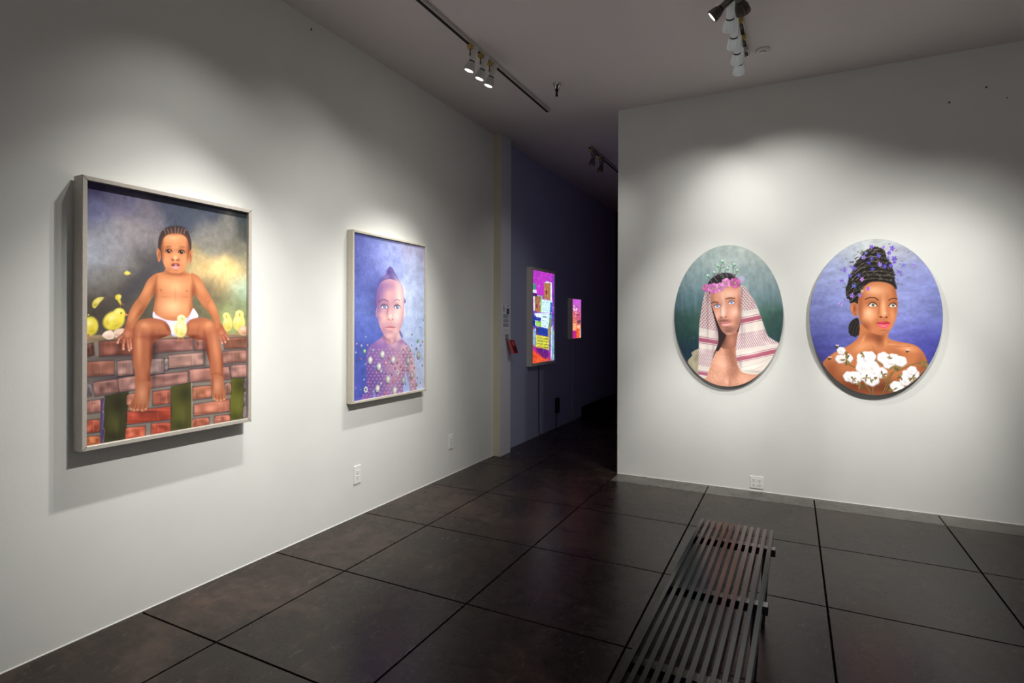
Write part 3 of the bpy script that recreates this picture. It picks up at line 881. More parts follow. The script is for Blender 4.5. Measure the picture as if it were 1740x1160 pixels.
E 181 162 163 .5 -.15 829 10 18 -4 -2 -28
E 76 67 68 .5 -.15 857 54 18 -1 4 -29
E 181 162 163 .5 -.15 848 38 17 -7 -9 -26
E 76 67 68 .5 -.15 843 9 17 -7 -10 -25
L 181 162 163 .4 2.9 847 69 843 37 840 4
L 76 67 68 .4 2.9 858 67 860 34 862 1
L 181 162 163 .4 2.9 853 68 852 35 856 2
E 181 162 163 .5 -.15 843 67 28 -4 0 -9
E 76 67 68 .6 -.15 843 3 29 -4 0 -12
.
P 75 60 112 .75 2 67 206 83 215 80 154 71 148 82 136 81 75 72 66 83 60 77 1 65 -1 65 142
L 201 184 192 .6 2 83 211 76 155 80 136 75 76 83 60 78 4
L 217 198 176 .6 3.3 507 242 509 144 508 78 510 -5
B 42 34 38 .6 305 417 29 123
B 42 34 38 .5 583 404 23 110
B 42 34 38 .4 306 285 22 78
E 58 44 42 .5 -.15 262 122 98 -14 0 -16
S 216 199 101 1 2 31 641 34 666 53 683 75 687 78 680 62 660 43 634
E 240 232 160 .8 -.15 53 670 16 15 7 -9
B 141 122 48 .5 43 648 13 10.3
L 201 138 85 1 2.7 74 682 80 685
S 214 194 79 1 2.1 129 696 144 703 155 696 151 677 156 659 148 655 138 673 129 680
B 241 231 142 .8 146 691 11.8 13
L 185 123 72 1 2.8 151 663 165 652
L 185 123 72 1 2.8 148 660 153 646
S 217 199 92 1 2.1 167 806 175 817 187 816 197 808 185 798 172 799
B 243 236 160 .8 182 810 12 7.5
L 232 217 138 1 2.1 180 822 183 813
L 185 138 72 1 2.2 196 806 204 801
O 226 210 86 1 .82 24 551 32 44
O 226 210 86 1 .8 15 602 3.1 3.5
O 226 210 86 1 .7 19 576 2.6 3.5
B 246 240 166 .8 17 564 23 25
B 168 144 44 .55 30 525 27 19
B 168 144 44 .35 5 538 11.2 25
B 246 240 166 .8 15 603 2.7 2
B 199 174 60 .4 27 546 16 16
P 217 138 92 1 1 17 603 20 601 17 601
L 184 120 74 1 4 16 514 14 490
L 184 120 74 1 3.5 106 542 106 518
L 194 129 79 1 2.8 100 515 106 519 113 515
L 184 120 74 1 3.5 140 542 140 517
L 194 129 79 1 2.8 134 514 140 518 148 514
E 230 213 88 1 .82 123 576 45 23 17 -40
O 230 213 88 1 .8 147 609 27 29
O 230 213 88 1 .7 135 593 23 29
E 246 240 166 .8 -.15 113 590 32 17 10 -23
E 168 144 44 .55 -.15 133 550 40 20 8 -17
B 168 144 44 .35 93 564 18 25
B 246 240 166 .8 141 620 24 17
B 199 174 60 .4 128 572 25 16
P 217 138 92 1 1.1 172 614 188 603 172 598
O 42 32 20 1 .85 154 612 3 3.8
S 233 211 196 1 1.4 72 508 88 526 112 529 123 512 120 491 98 487 82 495
B 197 159 140 .6 102 498 27 13
B 255 240 230 .6 92 517 19 8.4
S 223 194 174 1 1.4 121 523 138 536 165 538 170 526 148 505 132 494 123 505
B 168 127 112 .6 138 506 20 10.6
L 184 120 74 1 4.6 711 527 711 502
L 194 129 79 1 3.6 702 499 711 503 722 499
L 184 120 74 1 4.6 732 527 732 502
L 194 129 79 1 3.7 723 499 732 503 743 498
O 217 200 120 1 .82 721 563 30 46
O 217 200 120 1 .8 712 605 23 21
O 217 200 120 1 .7 716 584 20 21
B 246 240 166 .8 715 577 22 26
B 168 144 44 .55 727 536 26 20
B 168 144 44 .35 704 550 10.7 26
B 246 240 166 .8 707 613 20 12
B 199 174 60 .4 724 559 15 16
P 217 138 92 1 1.4 706 601 712 590 717 602
O 42 32 20 1 .85 712 607 2.5 2.7
L 184 120 74 1 4.7 780 528 780 500
L 194 129 79 1 3.8 771 497 780 502 791 497
L 184 120 74 1 4.8 808 528 808 500
L 194 129 79 1 3.8 799 497 808 501 819 496
O 223 208 124 1 .82 794 568 40 50
O 223 208 124 1 .8 797 615 29 26
O 223 208 124 1 .7 795 591 25 26
B 246 240 166 .8 786 583 29 29
B 168 144 44 .55 802 538 35 22
B 168 144 44 .35 770 553 14 29
B 246 240 166 .8 791 625 25 15
B 199 174 60 .4 798 563 20 18
P 217 138 92 1 1.4 790 612 797 600 804 613
O 42 32 20 1 .85 797 618 3.2 3.4
O 208 169 140 1 .88 824 520 35 28
B 239 211 187 .8 818 533 24 16
B 141 102 80 .6 832 504 36 16
G 196 129 91 1 2.4 375 848 358 830 319 815 298 787 303 749 314 710 310 656 306 616 335 587 398 571 446 571 492 592 517 629 508 678 519 720 542 771 534 810 502 828 474 838 460 855
B 237 180 135 .85 417 755 84 64
B 242 192 148 .9 405 651 95 69
B 226 160 114 .7 366 776 58 46
B 217 150 104 .6 487 776 49 47
B 224 160 112 .5 471 653 49 59
B 122 65 44 .85 312 718 22 79
B 122 65 44 .85 518 728 25 96
B 154 89 61 .5 309 633 20 67
B 140 79 55 .6 506 637 25 72
B 165 100 64 .3 417 715 7 58
B 125 69 47 .8 417 826 90 21
B 184 117 81 .4 381 801 46 11.5
B 185 118 83 .6 414 587 96 16
B 163 101 64 .4 366 699 46 5.7
B 163 101 64 .4 476 703 44 5.9
O 141 78 57 .9 .3 342 734 6.9 3.9
O 141 78 57 .9 .3 480 736 6.7 4.1
L 161 95 63 .6 2.3 338 724 350 726
L 154 89 59 .4 2.4 366 833 397 829 417 818
L 154 89 59 .4 2.5 470 840 445 831 425 818
.
G 179 114 80 1 2.3 326 817 293 798 271 770 256 734 238 698 210 657 191 619 180 578 171 530 204 524 218 560 239 590 265 632 287 671 308 710 320 757
E 224 156 110 .7 -.15 275 732 24 -13 -37 -68
E 220 152 106 .7 -.15 210 605 21 -10 -26 -59
E 127 72 48 .7 -.15 312 734 19 -4 -20 -76
E 125 71 48 .7 -.15 250 624 15 -12 -38 -52
B 141 79 55 .6 176 549 22 43
L 133 71 47 .3 2.9 231 676 252 658 262 640
L 143 81 57 .4 2.2 240 688 231 673
.
G 179 114 80 1 2.5 502 831 542 821 571 785 589 753 618 708 646 662 664 611 676 568 698 530 655 519 639 559 614 610 578 651 547 688 524 724 514 769
E 221 153 107 .7 -.15 551 763 26 16 39 -61
E 217 148 104 .6 -.15 626 657 23 12 31 -54
E 127 72 48 .6 -.15 521 745 19 6 20 -69
E 122 67 45 .6 -.15 609 606 18 10 40 -64
B 132 71 47 .5 683 546 25 38
L 133 71 47 .3 3.5 587 677 605 682 618 699
L 133 71 47 .5 2.6 589 656 605 678
.
G 220 212 234 1 1.5 306 624 320 606 358 585 402 576 446 580 488 598 513 642 523 638 544 598 496 580 483 547 463 507 426 494 400 501 384 536 358 570 306 590
B 251 243 255 .8 414 551 47 35
B 248 239 255 .7 339 587 45 16
E 163 156 192 .6 -.15 366 559 16 9 23 -40
E 163 156 192 .6 -.15 483 572 16 -7 -20 -43
B 143 136 175 .6 430 499 60 14
L 170 162 199 .6 3 311 606 358 578 402 568 446 571 488 590 517 629
L 181 173 208 .6 2.5 513 629 534 596
L 181 173 208 .5 3.1 366 563 390 524 404 501
.
G 165 101 75 1 2.4 396 512 384 552 358 576 320 588 275 588 235 577 214 552 205 511 202 451 208 376 218 319 224 262 289 256 291 317 300 394 305 463 339 484 378 499
B 207 137 97 .85 272 547 61 38
B 226 163 122 .6 261 556 28 20
E 192 123 87 .7 -.15 335 549 56 -10 -4 -27
B 205 137 99 .85 238 435 21 132
B 216 152 114 .5 235 473 12 55
B 184 118 85 .7 250 313 23 66
B 92 45 34 .9 301 401 22 145
B 90 43 32 .9 359 493 69 20
B 111 58 42 .7 204 429 12 152
B 107 56 42 .7 313 490 51 29
B 107 54 39 .7 286 287 17 56
E 107 54 39 .6 -.15 379 540 12 7 23 -40
B 125 68 51 .6 209 526 12 54
B 125 68 51 .35 261 495 54 16
L 107 50 36 .35 2.3 320 480 336 501 338 532
L 107 50 36 .5 2.2 225 274 254 276 289 268
.
G 165 101 75 1 2.5 474 510 478 555 498 580 534 592 582 592 628 574 652 533 667 469 686 394 693 329 686 256 621 262 610 334 592 403 576 467 535 472 494 490
B 207 137 97 .85 596 548 58 42
B 223 160 119 .6 605 558 29 20
E 192 123 87 .7 -.15 522 551 50 8 5 -28
E 205 137 99 .85 -.15 646 418 29 3 21 -137
B 184 118 85 .7 661 305 24 62
B 90 43 32 .9 513 488 63 22
E 92 45 34 .85 -.15 594 412 21 2 20 -135
B 111 58 42 .7 689 373 16 176
B 107 56 42 .7 561 473 44 22
B 125 68 51 .5 656 263 68 15
B 107 54 39 .5 481 535 12 47
L 107 50 36 .3 2.5 548 488 541 522 552 547
L 107 50 36 .5 2.6 621 279 656 282 688 270
.
G 168 106 77 1 2.2 225 274 291 267 292 217 285 164 276 129 258 122 240 129 219 128 196 137 192 154 208 189 220 233
B 219 157 126 .7 251 214 32 66
B 123 68 51 .6 287 210 13 78
E 128 70 47 .4 -.15 203 167 20 -3 0 -32
L 125 68 48 .7 2.9 215 166 204 143
L 125 68 48 .7 2.9 229 160 221 135
L 125 68 48 .7 3 247 158 240 131
L 125 68 48 .7 3 267 159 263 130
E 232 179 155 .8 -.15 201 143 9.2 -1.3 0 -7.6
E 232 179 155 .8 -.15 214 136 9.3 -1.3 0 -7.6
E 232 179 155 .8 -.15 231 135 9.4 -1.3 0 -7.7
E 232 179 155 .8 -.15 251 129 9.5 -1.3 0 -7.7
E 232 179 155 .8 -.15 269 133 9.6 -1.3 0 -7.8
.
G 168 106 77 1 2.6 622 267 686 262 698 207 711 149 709 128 689 121 666 120 638 132 627 172
B 219 157 126 .7 656 211 35 62
B 123 68 51 .6 627 223 13 74
L 125 68 48 .7 3.5 647 165 645 135
L 125 68 48 .7 3.6 668 158 668 126
L 125 68 48 .7 3.6 684 161 689 126
E 230 175 150 .8 -.15 640 138 12 -1.5 0 -8.7
E 230 175 150 .8 -.15 658 129 12 -1.5 0 -8.7
E 230 175 150 .8 -.15 679 126 12 -1.5 0 -8.8
E 230 175 150 .8 -.15 700 130 12 -1.5 0 -8.8
.
G 169 101 75 1 2.1 171 535 206 536 210 511 205 485 197 470 176 474 159 482 152 499 162 516
B 207 144 114 .7 184 511 20 26
.
L 111 59 43 1 15 161 501 147 490 139 470
L 181 113 91 1 11.3 161 501 147 490 139 470
L 217 156 134 .7 5.6 147 490 139 470
B 236 190 177 .8 139 470 6.8 8.5
L 111 59 43 1 15 170 486 165 462 165 438
L 181 113 91 1 11.4 170 486 165 462 165 438
L 217 156 134 .7 5.7 165 462 165 438
B 236 190 177 .8 165 438 7 8.6
L 111 59 43 1 15 184 483 187 456 192 431
L 181 113 91 1 11.5 184 483 187 456 192 431
L 217 156 134 .7 5.8 187 456 192 431
B 236 190 177 .8 192 431 7.1 8.6
L 111 59 43 1 15 196 489 199 463 200 440
L 181 113 91 1 11.6 196 489 199 463 200 440
L 217 156 134 .7 5.8 199 463 200 440
B 236 190 177 .8 200 440 7.1 8.7
G 165 98 73 1 2.7 653 531 695 534 710 507 717 485 693 476 674 479 660 503
B 201 135 106 .7 682 507 22 23
.
L 111 59 43 1 16 676 490 680 468 686 451
L 181 113 91 1 13 676 490 680 468 686 451
B 236 190 177 .8 686 451 8.2 8.8
L 111 59 43 1 16 691 490 699 472 706 455
L 181 113 91 1 13 691 490 699 472 706 455
B 236 190 177 .8 706 455 8.3 8.8
L 111 59 43 1 16 704 498 717 485 725 472
L 181 113 91 1 13 704 498 717 485 725 472
B 236 190 177 .8 725 472 8.4 8.9
L 184 120 74 1 4 434 497 434 472
L 194 129 79 1 3.2 427 469 434 473 443 469
L 184 120 74 1 4.1 458 496 458 471
L 194 129 79 1 3.3 451 468 458 472 468 468
O 236 223 154 1 .82 446 533 35 45
O 236 223 154 1 .8 451 586 24 23
O 236 223 154 1 .7 449 559 20 23
B 248 242 207 .8 439 546 25 26
B 168 144 44 .55 453 505 30 20
B 168 144 44 .35 426 519 12 26
B 248 242 207 .8 446 595 21 14
B 199 174 60 .4 450 528 18 16
P 217 138 92 1 1.2 461 589 467 580 461 577
O 42 32 20 1 .85 454 588 2.6 3
B 201 180 92 .5 422 531 11.7 40
B 184 196 176 .4 463 523 19 28
S 66 52 51 1 4.6 331 937 329 980 340 1024 366 1056 412 1074 457 1075 486 1053 502 1006 502 957 487 923 346 908
L 36 27 27 .6 1.6 339 1024 325 1047
L 36 27 27 .6 1.6 350 1028 339 1053
L 36 27 27 .6 1.6 362 1032 353 1059
L 36 27 27 .6 1.6 374 1037 367 1065
L 36 27 27 .6 1.6 386 1041 381 1072
L 36 27 27 .6 1.6 398 1045 395 1078
L 36 27 27 .6 1.6 411 1049 410 1084
L 36 27 27 .6 1.6 423 1051 424 1086
L 36 27 27 .6 1.6 435 1050 439 1085
L 36 27 27 .6 1.6 448 1050 453 1083
L 36 27 27 .6 1.6 460 1049 468 1081
L 36 27 27 .6 1.6 473 1049 483 1080
L 36 27 27 .6 1.7 486 1048 498 1078
L 36 27 27 .6 1.7 499 1047 514 1076
G 184 117 81 1 1.5 330 945 321 936 323 905 331 876 341 892 340 930
B 123 67 48 .7 333 914 6.7 27
B 216 152 114 .6 325 921 5.5 22
.
G 184 117 81 1 1.7 502 959 512 952 510 919 502 887 490 900 492 941
B 123 67 48 .7 499 926 7.4 28
B 216 152 114 .6 508 935 6.2 24
.
G 198 133 93 1 2.3 344 931 340 970 351 1010 374 1037 416 1051 457 1051 485 1029 495 989 493 948 487 906 477 869 452 834 417 819 385 828 362 856 350 888
E 234 170 126 .9 -.15 408 1010 71 10 0 -35
B 230 164 121 .8 417 939 28 70
B 224 156 114 .7 375 891 32 39
B 220 152 110 .6 463 898 29 38
B 110 59 42 .8 345 939 18 125
B 110 59 42 .85 492 956 22 130
E 122 68 48 .6 -.15 416 1035 108 16 0 -14
B 139 80 57 .7 417 819 72 16
B 156 94 65 .4 381 840 35 16
B 214 147 108 .6 417 839 31 14
B 128 71 47 .7 382 943 39 21
B 128 71 47 .7 450 948 41 21
B 138 80 55 .25 417 947 11.7 46
O 205 184 179 .9 .6 382 937 14 7.1
O 42 23 18 1 .85 382 937 9.1 8.3
E 248 239 242 1 .85 385 941 2.4 .3 0 -2.4
L 42 23 18 1 3.5 366 933 374 943 384 946 394 944 399 937
L 122 66 51 .6 2.4 370 928 382 927 395 932
L 141 81 57 .5 2.4 365 943 382 953 398 946
O 205 184 179 .9 .6 449 940 15 7.3
O 42 23 18 1 .85 449 940 9.5 8.5
E 248 239 242 1 .85 452 945 2.5 .3 0 -2.4
L 42 23 18 1 3.6 432 937 441 947 451 950 461 948 466 941
L 122 66 51 .6 2.4 436 932 449 931 462 936
L 141 81 57 .5 2.4 431 946 449 957 466 950
E 107 61 44 .6 -.15 379 961 28 6 0 -6
E 107 61 44 .6 -.15 455 969 29 0 -1 -6
B 240 185 148 .9 417 909 14 14
B 125 67 47 .7 401 896 10.4 9.2
B 125 67 47 .7 434 898 10.6 9.3
O 74 35 24 .9 .85 406 893 4 2.4
O 74 35 24 .9 .85 426 895 4.1 2.4
L 143 83 58 .6 2.4 397 891 400 904
L 143 83 58 .6 2.4 438 893 435 906
S 163 90 83 1 1.6 393 869 406 880 418 878 429 882 444 872 429 872 406 870
S 92 41 40 1 1.2 397 868 419 873 440 870 429 862 406 860
S 207 137 140 1 1.6 400 861 419 864 439 864 433 853 417 847 403 850
S 230 177 183 .7 1.6 409 868 419 872 431 869 419 864
B 240 188 191 .6 419 856 16 5.8
B 141 80 57 .6 419 840 24 5.8
.
S 70 54 52 .9 3.9 337 938 336 981 349 1026 382 1056 416 1067 454 1066 483 1045 496 1002 497 957 490 984 478 1018 449 1036 416 1036 382 1026 357 1003 345 966
L 176 152 146 .65 2.7 365 1026 361 1047 357 1042
L 176 152 146 .65 2.8 382 1029 377 1049 373 1049
L 176 152 146 .65 2.8 398 1031 395 1052 392 1058
L 176 152 146 .65 2.8 416 1034 416 1055 416 1069
L 176 152 146 .65 2.8 430 1036 433 1058 436 1066
L 176 152 146 .65 2.8 445 1038 451 1060 457 1063
L 176 152 146 .65 2.9 463 1040 469 1063 476 1060
C 1.1 1.0 0.42
''')
